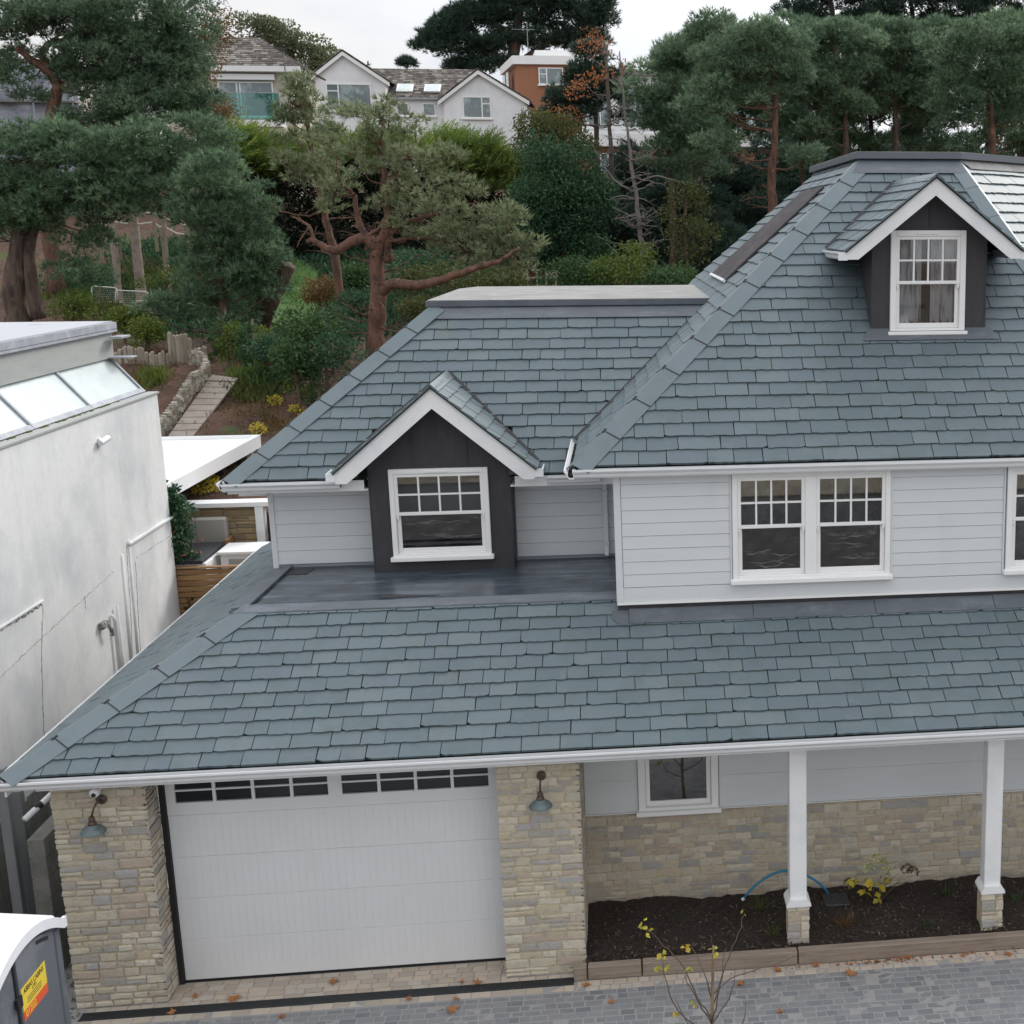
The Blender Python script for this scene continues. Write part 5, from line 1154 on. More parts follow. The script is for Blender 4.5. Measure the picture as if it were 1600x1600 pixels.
def pads_foliage(pads, style, scale=1., dens=1.):
    """pads [(c, r, tone)] -> arrays"""
    Ps, Ds, Ts, Ls, Ws = [], [], [], [], []
    for c, r, tn in pads:
        c = np.array(c)
        if style == 'pine':
            n = int(330*r*r*dens/scale**1.4)+8; d = unit(n, -.55); rad = npr.uniform(.45, 1.05, n)
            p = c+d*rad[:, None]*r*np.array([1, 1, .62]); td = d+np.array([0, 0, .55])+npr.normal(size=(n, 3))*.35; td /= np.linalg.norm(td, axis=1)[:, None]
            k = 7; P = np.repeat(p, k, 0); D = np.repeat(td, k, 0)+npr.normal(size=(n*k, 3))*.38
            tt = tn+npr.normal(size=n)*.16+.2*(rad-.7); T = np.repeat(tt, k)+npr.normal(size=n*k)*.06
            L = npr.uniform(.11, .23, n*k)*scale; W = np.full(n*k, .027*scale)
        elif style == 'leaf':
            n = int(900*r*r*dens/scale**1.6)+20; d = unit(n, -.8); rad = npr.uniform(.35, 1.1, n)**.7
            P = c+d*rad[:, None]*r*np.array([1, 1, .8]); D = d+npr.normal(size=(n, 3))*.8-np.array([0, 0, .15]); T = tn+npr.normal(size=n)*.2; L = npr.uniform(.07, .14, n)*scale; W = L*.55
        elif style == 'spray':
            n = int(150*r*r*dens/scale)+10; d = unit(n, -.3); rad = npr.uniform(.3, 1.05, n)
            p = c+d*rad[:, None]*r*np.array([1, 1, .6]); ax = d*.5+np.array([.75, -.2, .45])+npr.normal(size=(n, 3))*.2; ax /= np.linalg.norm(ax, axis=1)[:, None]
            k = 14; s = np.tile(np.linspace(0, 1, k), n); P = np.repeat(p, k, 0)+np.repeat(ax, k, 0)*s[:, None]*.55*scale; side = np.tile(np.where(np.arange(k) % 2, 1., -1.), n)
            sv = np.cross(np.repeat(ax, k, 0), npr.normal(size=(n, 3)).repeat(k, 0)); sv /= np.linalg.norm(sv, axis=1)[:, None]
            D = np.repeat(ax, k, 0)+sv*side[:, None]*.7-np.array([0, 0, .12]); T = tn+np.repeat(npr.normal(size=n)*.15, k)+s*.25; L = (.20-.12*s)*scale; W = np.full(n*k, .035*scale)
        elif style == 'cloud':    # rounded evergreen broadleaf clumps
            n = int(750*r*r*dens/scale**1.6)+20; d = unit(n, -.6); rad = npr.uniform(.7, 1.05, n)
            P = c+d*rad[:, None]*r*np.array([1, 1, .75]); D = d+npr.normal(size=(n, 3))*.6+np.array([0, 0, .2]); T = tn+npr.normal(size=n)*.15; L = npr.uniform(.10, .2, n)*scale; W = L*.5
        Ps.append(P); Ds.append(D); Ts.append(T); Ls.append(L); Ws.append(W)
    return [np.concatenate(x) for x in (Ps, Ds, Ls, Ws, Ts)]
def wig(pts, amt, rr, n=3):
    """subdivide polyline with noise"""
    P = [V(p) for p in pts]; o = [P[0]]
    for i in range(len(P)-1):
        p0 = P[max(i-1, 0)]; p1 = P[i]; p2 = P[i+1]; p3 = P[min(i+2, len(P)-1)]
        for k in range(1, n+1):
            t = k/n; q = .5*((2*p1)+(-p0+p2)*t+(2*p0-5*p1+4*p2-p3)*t*t+(-p0+3*p1-3*p2+p3)*t**3)
            if k < n: q += V((rr.uniform(-1, 1), rr.uniform(-1, 1), rr.uniform(-1, 1)))*amt
            o.append(q)
    return o
def taper(n, a, b): return [a+(b-a)*i/(n-1) for i in range(n)]
def tree(name, label, cat, group, Y, trunk, r0, blobs, m, bark='bark', style='pine', seed=1, r1=.05, scale=1., dens=1., padr=(.4, .75), extra=(), limbs=True, ground=True, tone=.42, depth=.8, twigs=0, dead=0, limbp=.3):
    """trunk [(u,v[,dy])], blobs [(u,v,ru,rv,n[,dy])] in photo pixels at depth plane Y; extra = explicit limbs ([(u,v[,dy])], r0, r1)"""
    rr = random.Random(seed); k = pxm(Y)
    pt = lambda q: at(q[0], q[1], Y+(q[2] if len(q) > 2 else 0))
    T = [pt(q) for q in trunk]
    if ground:
        b = T[0].copy(); gz = Hn(b.x, b.y)-.15
        if b.z > gz+.2: T = [V((b.x, b.y, gz))]+T
        else: T[0].z = min(b.z, gz)
    base = T[0].copy(); t = thing(name, label, cat, base, group=group); TL = wig([p-base for p in T], .03, rr, 4); nT = len(TL)
    mb = MB(); rads = taper(nT, r0, r1); rads = [q*rr.uniform(.9, 1.14) for q in rads]; rads[0] *= 1.35; mb.tube(TL, rads, 9)
    EXP = []
    for ex, a, b in extra:
        E_ = wig([pt(q)-base for q in ex], .02, rr, 4); mb.tube(E_, taper(len(E_), a, b), 8); EXP += E_[2:]
    pads = []
    if style == 'pine': padr = (padr[0]*.62, padr[1]*.82)
    for bl in blobs:
        u, v, ru, rv, n = bl[:5]; n = int(n*1.7+.5) if style == 'pine' else n; dy = bl[5] if len(bl) > 5 else 0; c = at(u, v, Y+dy)-base; tb_ = tone+rr.uniform(-.1, .1)
        for _ in range(n):
            while True:
                a, b, d_ = rr.uniform(-1, 1), rr.uniform(-1, 1), rr.uniform(-1, 1)
                if a*a+b*b+d_*d_ < 1: break
            p = c+R1*(a*ru/k)+V((0, 1, 0))*(d_*max(ru, rv)/k*depth)+V((0, 0, 1))*(b*rv/k); r = rr.uniform(*padr)
            pads.append((tuple(p), r, tb_+rr.uniform(-.16, .16)))
            if limbs and (rr.random() < limbp):
                # from trunk at a lower point
                best = min(range(nT), key=lambda i: (TL[i]-p).length+max(0, TL[i].z-p.z+.4)*3); s = TL[best]
                cand = [(e_-p).length for e_ in EXP] if EXP else []
                if cand and min(cand) < (s-p).length: s = EXP[cand.index(min(cand))]
                if (s-p).length > 2.6: continue
                if (s-p).length > .3:
                    mid = s.lerp(p, .5)+V((rr.uniform(-.2, .2), rr.uniform(-.2, .2), -.12*(p-s).length)); L_ = wig([s, mid, p], .05, rr, 3); mb.tube(L_, taper(len(L_), min(.05, .010+.016*(p-s).length), .012), 5)
    for _ in range(dead):   # bare side twigs
        i = rr.randrange(int(nT*.15), nT-1); s = TL[i]; an = rr.random()*6.28; L = rr.uniform(.5, 1.6)*(1.2-i/nT); d = V((math.cos(an), math.sin(an), rr.uniform(-.1, .35)))
        P_ = wig([s, s+d*L*.5+V((0, 0, -.05)), s+d*L+V((0, 0, rr.uniform(-.3, .2)))], .05, rr, 3); mb.tube(P_, taper(len(P_), .03, .006), 4)
        for _k in range(4):
            q = P_[rr.randrange(2, len(P_))]; e2 = q+V((rr.uniform(-1, 1), rr.uniform(-1, 1), rr.uniform(-.3, .8)))*L*.4; mb.tube([q, (q+e2)/2+V((0, 0, .03)), e2], [.012, .009, .004], 4)
    mb.build('trunk', bark, t, smooth=True)
    if pads:
        P, D, L, W, Tn = pads_foliage(pads, style, scale, dens); leafobj('crown', P, D, L, W, Tn, m, t, 'needle' if style in ('pine', 'spray') else 'leaf')
    return t
PG = 'pines on the slope behind the house'
# big left pines
tree('pine_tree', 'big blue green pine with two thick dark trunks rising behind the neighbouring flat roof', 'tree', PG, 30, [(28, 500), (22, 445), (30, 380), (42, 300), (60, 250)], .42,
     [(30, 300, 60, 50, 12), (110, 255, 80, 45, 15), (200, 245, 80, 40, 14), (290, 225, 75, 38, 14), (80, 330, 70, 30, 10), (170, 310, 70, 30, 10), (250, 290, 70, 30, 10), (20, 230, 50, 40, 8), (140, 370, 40, 14, 4), (10, 360, 40, 20, 5), (60, 215, 60, 22, 7), (330, 260, 40, 30, 6), (110, 430, 55, 18, 4), (180, 280, 90, 40, 14), (70, 290, 80, 50, 14), (270, 250, 60, 40, 12), (130, 225, 90, 20, 8), (40, 330, 50, 30, 7), (220, 330, 50, 16, 5)],
     'pine_blue', 'bark', seed=11, r1=.12, extra=[([(62, 498), (48, 430), (50, 370), (80, 300)], .24, .10), ([(42, 300), (120, 280), (230, 270), (320, 280)], .14, .05)])
tree('pine_tree', 'drooping blue green pine whose boughs hang over the slope left of the leaning cut trunk', 'tree', PG, 27, [(352, 560), (350, 500), (340, 400), (325, 320), (310, 270)], .2,
     [(350, 270, 60, 35, 9), (385, 320, 45, 40, 9), (410, 380, 28, 40, 7), (350, 350, 50, 40, 9), (370, 430, 45, 35, 8), (310, 400, 35, 30, 5), (400, 455, 30, 22, 4), (330, 470, 45, 25, 5), (290, 330, 30, 22, 4), (295, 490, 30, 15, 3), (370, 500, 26, 22, 3), (370, 350, 55, 60, 16), (330, 420, 50, 50, 10), (390, 400, 40, 50, 9), (325, 300, 50, 40, 8), (240, 480, 40, 10, 3)],
     'pine_blue', 'bark', seed=12, padr=(.35, .6), tone=.36)
tree('pine_tree', 'tall pine with bare orange forked trunk at the top left', 'tree', PG, 38, [(74, 330), (74, 260), (76, 215), (84, 165), (90, 135), (78, 112), (50, 95), (28, 75)], .28,
     [(40, 30, 60, 30, 9), (110, 30, 60, 35, 12), (190, 30, 70, 35, 14), (270, 35, 50, 40, 12), (140, 85, 50, 35, 10), (220, 90, 60, 35, 12), (290, 100, 35, 40, 9), (170, 140, 60, 25, 9), (250, 150, 60, 30, 10), (5, 60, 30, 40, 5), (130, -10, 140, 25, 14), (180, 70, 90, 50, 18), (110, 110, 40, 30, 7), (240, 120, 70, 50, 16), (80, 10, 80, 20, 8), (270, 60, 50, 60, 14), (210, 165, 70, 22, 8), (130, 190, 50, 18, 5), (200, 185, 70, 18, 8), (20, 120, 25, 14, 3), (60, 150, 20, 10, 2), (310, 175, 30, 30, 5)],
     'pine_green', 'bark_red', seed=13, r1=.12, tone=.38, padr=(.5, .85), extra=[([(90, 135), (72, 100), (66, 82), (78, 66)], .16, .1), ([(50, 55), (38, 30), (30, 5)], .1, .06)])
tree('autumn_tree', 'russet leaved deciduous tree behind the left pine beside the cream house', 'tree', None, 46, [(330, 330), (328, 220), (322, 120), (318, 40)], .16,
     [(325, 30, 22, 28, 6), (335, 80, 22, 30, 6), (325, 150, 30, 40, 8), (345, 175, 30, 20, 5), (320, 210, 35, 25, 6), (350, 40, 20, 12, 3)], 'autumn', 'bark', 'leaf', seed=14, padr=(.5, .9), dens=.4)
for i, (u, va, vb, l) in enumerate([(178, 385, 270, 'slender pale trunked tree nearest the rope fence, leftmost of three'), (211, 365, 265, 'thickest of the three pale trunked trees by the rope fence'), (257, 388, 300, 'thin pale trunked tree at the right end of the rope fence')]):
    tree('slender_tree', l, 'tree', 'pale slender trees by the rope fence', 36+i*.5, [(u, va), (u-3, (va+vb)/2), (u-2, vb), (u, vb-40)], (.13, .2, .11)[i], [(u+10, vb-30, 34, 22, 6)], 'evergreen', 'bark_pale', 'leaf', seed=15+i, padr=(.4, .7), dens=.6)
# leaning trunk
t = MB(); P_ = [gat(392, 520)+V((0, 0, -.3)), at(415, 478, 28), at(436, 438, 28), at(450, 412, 28)]; base = P_[0].copy(); rrk = random.Random(2); q = wig([p-base for p in P_], .02, rrk, 4); t.tube(q, taper(len(q), .36, .25), 12)
t.tube([q[7], q[7]+V((.25, 0, .1))], [.05, .04], 6); o = t.build('leaning_trunk', 'bark', smooth=True); o.location = base; tag(o, 'thick leaning pine trunk cut off at the top beside the lawn', 'tree trunk')
# twisted pine in the centre
tree('pine_tree', 'wide twisted olive green pine with red contorted limbs in the centre of the garden', 'tree', PG, 22, [(590, 560), (587, 510), (591, 462), (588, 420), (590, 385), (600, 372), (606, 340), (602, 300), (598, 250), (592, 215)], .27,
     [(560, 185, 62, 22, 9), (620, 200, 50, 20, 6), (555, 235, 66, 36, 12), (645, 250, 74, 36, 13), (690, 245, 30, 20, 4), (540, 290, 35, 22, 4), (660, 300, 72, 28, 10), (720, 335, 70, 32, 11), (785, 345, 46, 34, 9), (700, 372, 66, 30, 9), (775, 385, 58, 30, 9), (815, 380, 25, 22, 5), (640, 345, 40, 20, 4), (600, 320, 30, 14, 3), (740, 300, 40, 18, 4), (830, 405, 14, 20, 2), (590, 170, 30, 12, 3), (800, 425, 24, 14, 2), (745, 405, 40, 14, 3), (520, 325, 25, 12, 2)],
     'pine_olive', 'bark_red', seed=21, r1=.05, padr=(.26, .44), tone=.42, depth=.8, dens=.52, dead=30,
     extra=[([(590, 388), (572, 372), (548, 378), (525, 392), (505, 385), (490, 376), (480, 378)], .16, .06), ([(490, 376), (484, 355), (470, 345), (458, 338)], .05, .015), ([(484, 355), (474, 368), (464, 386)], .03, .012), ([(470, 345), (466, 338), (470, 332)], .02, .01),
            ([(594, 458, 0), (612, 444, -.3), (645, 446, -.5), (680, 440, -.6), (715, 428, -.7), (745, 417, -.7), (775, 410, -.7), (790, 402, -.7), (812, 386, -.7)], .15, .04), ([(600, 398), (608, 405), (606, 392), (605, 372)], .13, .1),
            ([(575, 372), (562, 350), (556, 325), (554, 305)], .09, .06), ([(575, 368), (588, 360), (598, 350)], .07, .03), ([(606, 366), (630, 352), (660, 340), (700, 330), (740, 318)], .08, .02), ([(604, 378), (640, 372), (680, 374), (715, 383)], .06, .015), ([(640, 372), (650, 362), (662, 364)], .025, .01),
            ([(775, 410), (795, 360), (803, 328)], .035, .02), ([(600, 300), (615, 275), (622, 245)], .04, .02), ([(650, 340), (680, 365), (722, 388)], .02, .008)])
tree('pine_tree', 'thin young olive pine leaning up just left of the twisted pine', 'tree', PG, 24.5, [(527, 425), (515, 370), (503, 320), (494, 270), (485, 220), (474, 165), (468, 125)], .13,
     [(466, 130, 14, 18, 3), (455, 160, 22, 16, 3), (490, 170, 24, 18, 4), (470, 205, 35, 20, 6), (510, 215, 30, 22, 5), (460, 245, 28, 20, 4), (510, 262, 28, 22, 4), (480, 282, 26, 14, 3), (445, 190, 14, 10, 2)], 'pine_olive', 'bark_red', seed=22, r1=.03, padr=(.25, .5), tone=.35, dens=.6, dead=14)
# clipped and wild cypresses before the white house
cyp = [(372, 200, 45, 'lime tipped cypress below the cream house balcony'), (440, 215, 46, 'lime tipped cypress behind the thin young pine'), (520, 205, 47, 'lime tipped cypress below the left white gable'), (600, 195, 47.5, 'lime tipped cypress under the small middle windows of the white house'), (680, 205, 47, 'bright cypress with feathery lime fronds below the white link wall'), (755, 212, 46.5, 'feathery lime cypress below the right white gable'), (815, 240, 46, 'lime and brown cypress at the right end of the row')]
for i, (u, v, Y, l) in enumerate(cyp):
    v += 24
    t = tree('cypress_tree', l, 'tree', 'lime tipped cypresses in front of the white house', Y, [(u, v+210), (u+2, v+120), (u, v+30)], .22, [(u, v+5, 48, 16, 9), (u-10, v+30, 55, 18, 8), (u+20, v+22, 45, 16, 6)], 'cypress', 'deadwood', 'spray', seed=30+i, padr=(.3, .8), dens=.9, scale=1.35)
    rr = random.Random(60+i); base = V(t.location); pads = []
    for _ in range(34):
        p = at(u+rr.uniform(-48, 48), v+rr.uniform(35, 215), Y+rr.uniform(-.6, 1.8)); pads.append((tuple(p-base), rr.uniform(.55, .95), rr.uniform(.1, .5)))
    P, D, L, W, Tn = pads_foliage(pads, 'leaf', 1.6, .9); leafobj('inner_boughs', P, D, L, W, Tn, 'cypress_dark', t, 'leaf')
    tw = MB()
    for _ in range(26):
        a = at(u+rr.uniform(-20, 20), v+rr.uniform(60, 200), Y-.2)-base; b = a+V((rr.uniform(-1.2, 1.2), rr.uniform(-1.2, -.4), rr.uniform(-.2, 1))); tw.tube([a, (a+b)/2+V((0, 0, -.1)), b], [.03, .02, .008], 4)
    tw.build('bare_twigs', 'deadwood', t)
# evergreen mass and olive trees right of the centre
tree('evergreen_tree', 'dense dark evergreen tree filling the slope right of the twisted pine', 'tree', 'dark evergreens on the slope', 40, [(880, 440), (880, 350), (878, 260)], .2, [(860, 300, 45, 40, 14), (905, 330, 50, 45, 16), (850, 370, 45, 40, 12), (910, 395, 50, 35, 12), (930, 290, 30, 40, 7), (870, 250, 40, 25, 8), (830, 330, 30, 40, 7)], 'evergreen', 'bark', 'leaf', seed=41, padr=(.6, 1.0), dens=.8, scale=1.2)
tree('olive_tree', 'olive green deciduous tree with thinning leaves beneath the brick house', 'tree', None, 43, [(860, 400), (862, 300), (865, 200)], .18, [(850, 200, 35, 22, 8), (890, 215, 40, 25, 9), (840, 245, 40, 25, 8), (905, 250, 30, 25, 6), (820, 215, 22, 20, 4)], 'olive', 'bark', 'leaf', seed=42, padr=(.5, .85), dens=.55)
tree('yew_tree', 'dark spreading conifer climbing to the right of the brick house', 'tree', 'dark evergreens on the slope', 50, [(935, 300), (932, 200), (928, 110)], .22, [(925, 85, 28, 14, 6), (905, 118, 30, 18, 7), (885, 155, 30, 18, 7), (862, 188, 26, 14, 5), (930, 130, 34, 24, 8), (905, 170, 36, 22, 7), (960, 150, 30, 40, 8)], 'pine_dark', 'bark', 'pine', seed=43, padr=(.55, .85), scale=1.3, tone=.5)
tree('rowan_tree', 'leafless twiggy tree with sparse bright orange leaves before the hidden house', 'tree', None, 44, [(960, 340), (955, 240), (950, 150), (948, 70)], .13, [(875, 182, 24, 9, 5), (935, 120, 30, 9, 5), (905, 148, 18, 9, 3), (938, 62, 18, 8, 3), (990, 100, 18, 12, 2), (925, 75, 12, 5, 2)], 'orange', 'deadwood', 'leaf', seed=44, padr=(.3, .65), dens=.13, dead=40, scale=1.0)
tree('bare_tree', 'tall bare grey leafless tree standing before the dark slope', 'tree', None, 34, [(1004, 400), (998, 340), (990, 280), (982, 220), (974, 150), (968, 80)], .11, [], 'olive', 'bark_grey', seed=45, r1=.02, dead=60, extra=[([(990, 300), (965, 285), (945, 262), (925, 225)], .04, .01), ([(992, 312), (975, 306), (955, 309)], .03, .01), ([(988, 292), (1020, 276), (1045, 280), (1070, 287)], .04, .01)])
tree('yellowing_tree', 'small tree with yellow green autumn leaves right of the bare tree', 'tree', None, 33, [(1075, 440), (1070, 380), (1072, 310)], .09, [(1075, 305, 24, 20, 6), (1055, 345, 26, 25, 6), (1090, 360, 26, 30, 7), (1060, 400, 32, 25, 7), (1100, 320, 16, 16, 3)], 'olive', 'bark', 'leaf', seed=46, padr=(.3, .55), dens=.45)
for i, (u, v, ru, rv, Y, m_, l) in enumerate([(905, 432, 42, 20, 31, 'laurel', 'bright green laurel bush behind the long flat roof ridge, left one'), (985, 418, 52, 26, 30, 'weeds', 'large yellow green bush rising above the flat roof ridge'), (1050, 440, 34, 16, 29, 'laurel', 'green bush where the two roofs meet'), (700, 440, 70, 22, 30, 'olive', 'low olive scrub behind the twisted pine limb'), (640, 420, 50, 30, 33, 'evergreen', 'dark green shrub behind the red trunk of the twisted pine'), (780, 445, 40, 16, 31, 'olive', 'olive shrub left of the red shed')]):
    tree('shrub', l, 'shrub', 'bushes behind the roof ridge', Y, [(u, v+rv*1.4), (u, v)], .05, [(u, v, ru, rv, 14)], m_, 'bark', 'leaf', seed=70+i, padr=(.35, .6), dens=.85)
# right-hand grove
tree('pine_tree', 'blue green pine with flat layered boughs at the left edge of the right grove', 'tree', PG, 42, [(1052, 360), (1048, 250), (1045, 120)], .22, [(1040, 105, 42, 22, 8), (1015, 140, 36, 22, 6), (1070, 80, 36, 26, 8), (1060, 150, 56, 24, 9), (1100, 45, 28, 18, 5), (1040, 190, 50, 22, 7), (1090, 210, 50, 30, 9), (1030, 240, 36, 26, 5), (1090, 265, 50, 24, 6)], 'pine_green', 'bark', seed=51, padr=(.55, .9), scale=1.15, tone=.42)
tree('pine_tree', 'tall red trunked pine standing clear just left of the main roof', 'tree', PG, 38, [(1208, 345), (1206, 280), (1210, 220), (1212, 150), (1205, 80)], .24, [(1180, 60, 40, 26, 9), (1130, 90, 40, 28, 8), (1190, 105, 50, 28, 9), (1150, 140, 56, 24, 9), (1230, 75, 30, 30, 7), (1110, 170, 40, 18, 5), (1240, 130, 36, 30, 6), (1130, 225, 44, 14, 4), (1250, 245, 45, 16, 4)], 'pine_green', 'bark_red', seed=52, padr=(.5, .85), scale=1.1, dead=14)
tree('pine_tree', 'dense pine behind the left shoulder of the main flat roof', 'tree', PG, 43, [(1318, 330), (1322, 230), (1318, 120)], .3, [(1290, 55, 40, 26, 8), (1260, 90, 36, 30, 8), (1310, 100, 44, 30, 9), (1280, 140, 50, 26, 8), (1340, 70, 32, 26, 6), (1240, 170, 34, 24, 5), (1310, 165, 40, 18, 5), (1270, 200, 40, 12, 3)], 'pine_green', 'bark', seed=53, padr=(.55, .95), scale=1.2, tone=.38)
tree('pine_tree', 'rounded pine directly above the middle of the main flat roof', 'tree', PG, 45, [(1405, 330), (1400, 230), (1395, 120)], .32, [(1380, 60, 40, 26, 8), (1420, 65, 40, 28, 8), (1370, 110, 46, 26, 8), (1430, 115, 40, 26, 7), (1400, 150, 50, 22, 7), (1350, 160, 30, 18, 4), (1440, 160, 34, 18, 4)], 'pine_green', 'bark', seed=54, padr=(.55, .95), scale=1.2, tone=.36)
tree('pine_tree', 'broad pine with bare reddish lower trunk behind the dormer at the right', 'tree', PG, 39, [(1553, 330), (1551, 240), (1548, 160), (1540, 80)], .26, [(1480, 70, 44, 28, 8), (1530, 60, 44, 28, 8), (1580, 80, 40, 34, 8), (1500, 115, 50, 28, 8), (1560, 130, 50, 28, 8), (1490, 155, 40, 18, 5), (1580, 180, 30, 30, 5), (1510, 190, 36, 12, 3), (1605, 130, 30, 50, 6)], 'pine_green', 'bark_red', seed=55, padr=(.5, .85), scale=1.1, dead=16, tone=.4)
for i, (u, v, Y, l) in enumerate([(1000, 250, 52, 'dark conifer behind the bare tree'), (1150, 265, 54, 'dark conifer below the red trunked pine boughs'), (1240, 300, 50, 'dark conifer beside the sloping edge of the main roof'), (1060, 300, 46, 'dark conifer behind the yellowing tree')]):
    tree('dark_conifer', l, 'tree', 'dark conifers low on the right slope', Y, [(u, v+130), (u, v)], .2, [(u, v+20, 62, 40, 18), (u, v+80, 62, 40, 14)], 'pine_dark', 'bark', 'pine', seed=80+i, padr=(.7, 1.1), scale=1.5, tone=.35)
# second row of the grove, closing the canopy
for i, (u, Y, tr, bl, l) in enumerate([
    (1090, 50, [(1085, 350), (1088, 220), (1092, 100)], [(1050, 90, 34, 20, 8), (1110, 70, 46, 30, 12), (1160, 60, 40, 26, 10), (1080, 130, 60, 34, 14), (1140, 130, 60, 36, 14), (1040, 180, 44, 34, 9), (1110, 190, 70, 34, 12), (1170, 180, 50, 34, 9)], 'pine filling the gap between the flat layered pine and the red trunked pine'),
    (1250, 49, [(1255, 345), (1252, 220), (1250, 100)], [(1230, 60, 44, 26, 10), (1280, 70, 44, 34, 12), (1240, 115, 60, 36, 14), (1300, 130, 50, 36, 11), (1220, 165, 44, 34, 8), (1280, 180, 56, 26, 9)], 'pine standing behind the red trunked pine near the roof shoulder'),
    (1370, 50, [(1365, 330), (1362, 220), (1360, 100)], [(1340, 50, 46, 22, 9), (1380, 75, 50, 34, 13), (1350, 120, 56, 36, 13), (1400, 130, 50, 30, 10), (1330, 170, 50, 24, 7), (1390, 178, 44, 20, 6)], 'pine behind the left part of the main flat roof'),
    (1460, 47, [(1465, 330), (1462, 220), (1460, 110)], [(1440, 60, 44, 26, 9), (1480, 75, 46, 32, 12), (1450, 125, 54, 36, 13), (1500, 120, 40, 36, 9), (1460, 175, 54, 22, 8)], 'pine above the bend of the main flat roof'),
    (1590, 46, [(1600, 330), (1598, 220), (1595, 110)], [(1560, 60, 44, 28, 9), (1600, 70, 44, 34, 11), (1580, 120, 50, 40, 12), (1610, 150, 40, 40, 9), (1560, 180, 44, 26, 7)], 'pine at the right border behind the broad pine')]):
    tree('pine_tree', l, 'tree', 'second row of pines behind the main roof', Y, tr, .25, bl+[(tr[1][0]-10, 215, 50, 18, 5), (tr[1][0]+15, 240, 46, 14, 4)], 'pine_green' if i % 2 else 'pine_blue', 'bark', seed=180+i, padr=(.65, 1.05), scale=1.35, tone=.36)
for i, (u, v, Y, l) in enumerate([(1290, 262, 58, 'dark undergrowth conifer left of the main flat roof shoulder'), (1120, 360, 42, 'dark conifer low beside the sloping side of the main roof'), (1180, 330, 47, 'dark conifer at the foot of the tall red trunked pine'), (955, 330, 44, 'dark conifer behind the trunk of the bare tree'), (1420, 262, 60, 'dark conifer just visible over the main flat roof'), (1560, 262, 60, 'dark conifer just visible over the right end of the flat roof'), (1345, 225, 62, 'dark conifer filling the gap under the grove left of centre'), (1480, 228, 63, 'dark conifer filling the gap under the grove right of centre'), (1605, 225, 62, 'dark conifer filling the gap at the right border'), (1240, 228, 60, 'dark conifer filling the gap right of the tall red trunk')]):
    tree('dark_conifer', l, 'tree', 'dark conifers low on the right slope', Y, [(u, v+130), (u, v)], .2, [(u, v+20, 62, 34, 16), (u, v+70, 62, 40, 14)], 'pine_dark', 'bark', 'pine', seed=280+i, padr=(.7, 1.1), scale=1.5, tone=.4)
# tall pines behind the grove, against the sky
for i, (u, Y, l) in enumerate([(1300, 74, 'tall dark pine against the sky, left of the far right pair'), (1425, 78, 'massive dark pine against the sky above the middle of the right grove'), (1545, 76, 'tall dark pine against the sky at the right edge')]):
    tree('tall_pine', l, 'tree', 'tall dark pines behind the right grove', Y, [(u, 290), (u+6, 150), (u+2, 40), (u-8, -40)], .5, [(u, -10, 70, 22, 14), (u-45, 25, 34, 14, 5), (u+45, 30, 34, 16, 5), (u+10, 50, 50, 14, 6), (u-20, -55, 50, 22, 6), (u+20, 200, 40, 25, 4), (u-30, 225, 40, 14, 3)], 'pine_dark', 'bark', 'pine', seed=90+i, padr=(.8, 1.4), scale=2.0, dens=.85, tone=.4)
tree('monterey_pine', 'huge dark spreading pine on the skyline behind the brick house', 'tree', None, 104, [(800, 160), (798, 110), (806, 60), (812, 10)], .8, [(700, 45, 34, 16, 9), (745, 20, 44, 20, 14), (800, 10, 50, 24, 14), (860, 20, 50, 24, 14), (920, 35, 32, 22, 9), (675, 72, 24, 11, 5), (725, 75, 34, 14, 7), (760, 100, 30, 12, 5), (840, 60, 40, 16, 8), (900, 65, 36, 14, 7), (780, 60, 34, 16, 6), (712, 105, 26, 10, 4), (935, 15, 22, 20, 5), (860, -15, 60, 18, 9), (760, -12, 60, 14, 8)], 'pine_dark', 'bark', 'pine', seed=95, padr=(.9, 1.6), scale=2.4, dens=.95, r1=.3, tone=.45, extra=[([(798, 120), (770, 80), (740, 50)], .4, .12), ([(800, 110), (850, 70), (890, 45)], .4, .12), ([(806, 60), (760, 30), (720, 20)], .3, .1)])
tree('monterey_pine', 'small dark pine top peeping over the white house roof', 'tree', None, 110, [(635, 150), (636, 100)], .2, [(637, 96, 14, 5, 5)], 'pine_dark', 'bark', 'pine', seed=96, padr=(.5, .9), scale=2.4)
for i, (u, v, l, n_) in enumerate([(420, 55, 'pale green eucalyptus with rounded crowns on the skyline right of the cream house', 10), (490, 85, 'second rounded eucalyptus just left of the white gable', 8)]):
    tree('eucalyptus_tree', l, 'tree', 'eucalyptus trees on the skyline', 84, [(u, 230), (u+5, 140), (u, 80)], .3, [(u-20, v-15, 26, 14, n_), (u+15, v+5, 24, 18, n_), (u, v+30, 34, 16, n_), (u+30, v+30, 14, 12, 3)], 'euca', 'bark_pale', 'cloud', seed=97+i, padr=(.55, 1.1), scale=1.5, dens=.5)
tree('bare_bush', 'leafless twiggy tree top above the white house roof', 'tree', None, 90, [(575, 200), (572, 130), (575, 95)], .12, [], 'olive', 'deadwood', seed=99, dead=40)

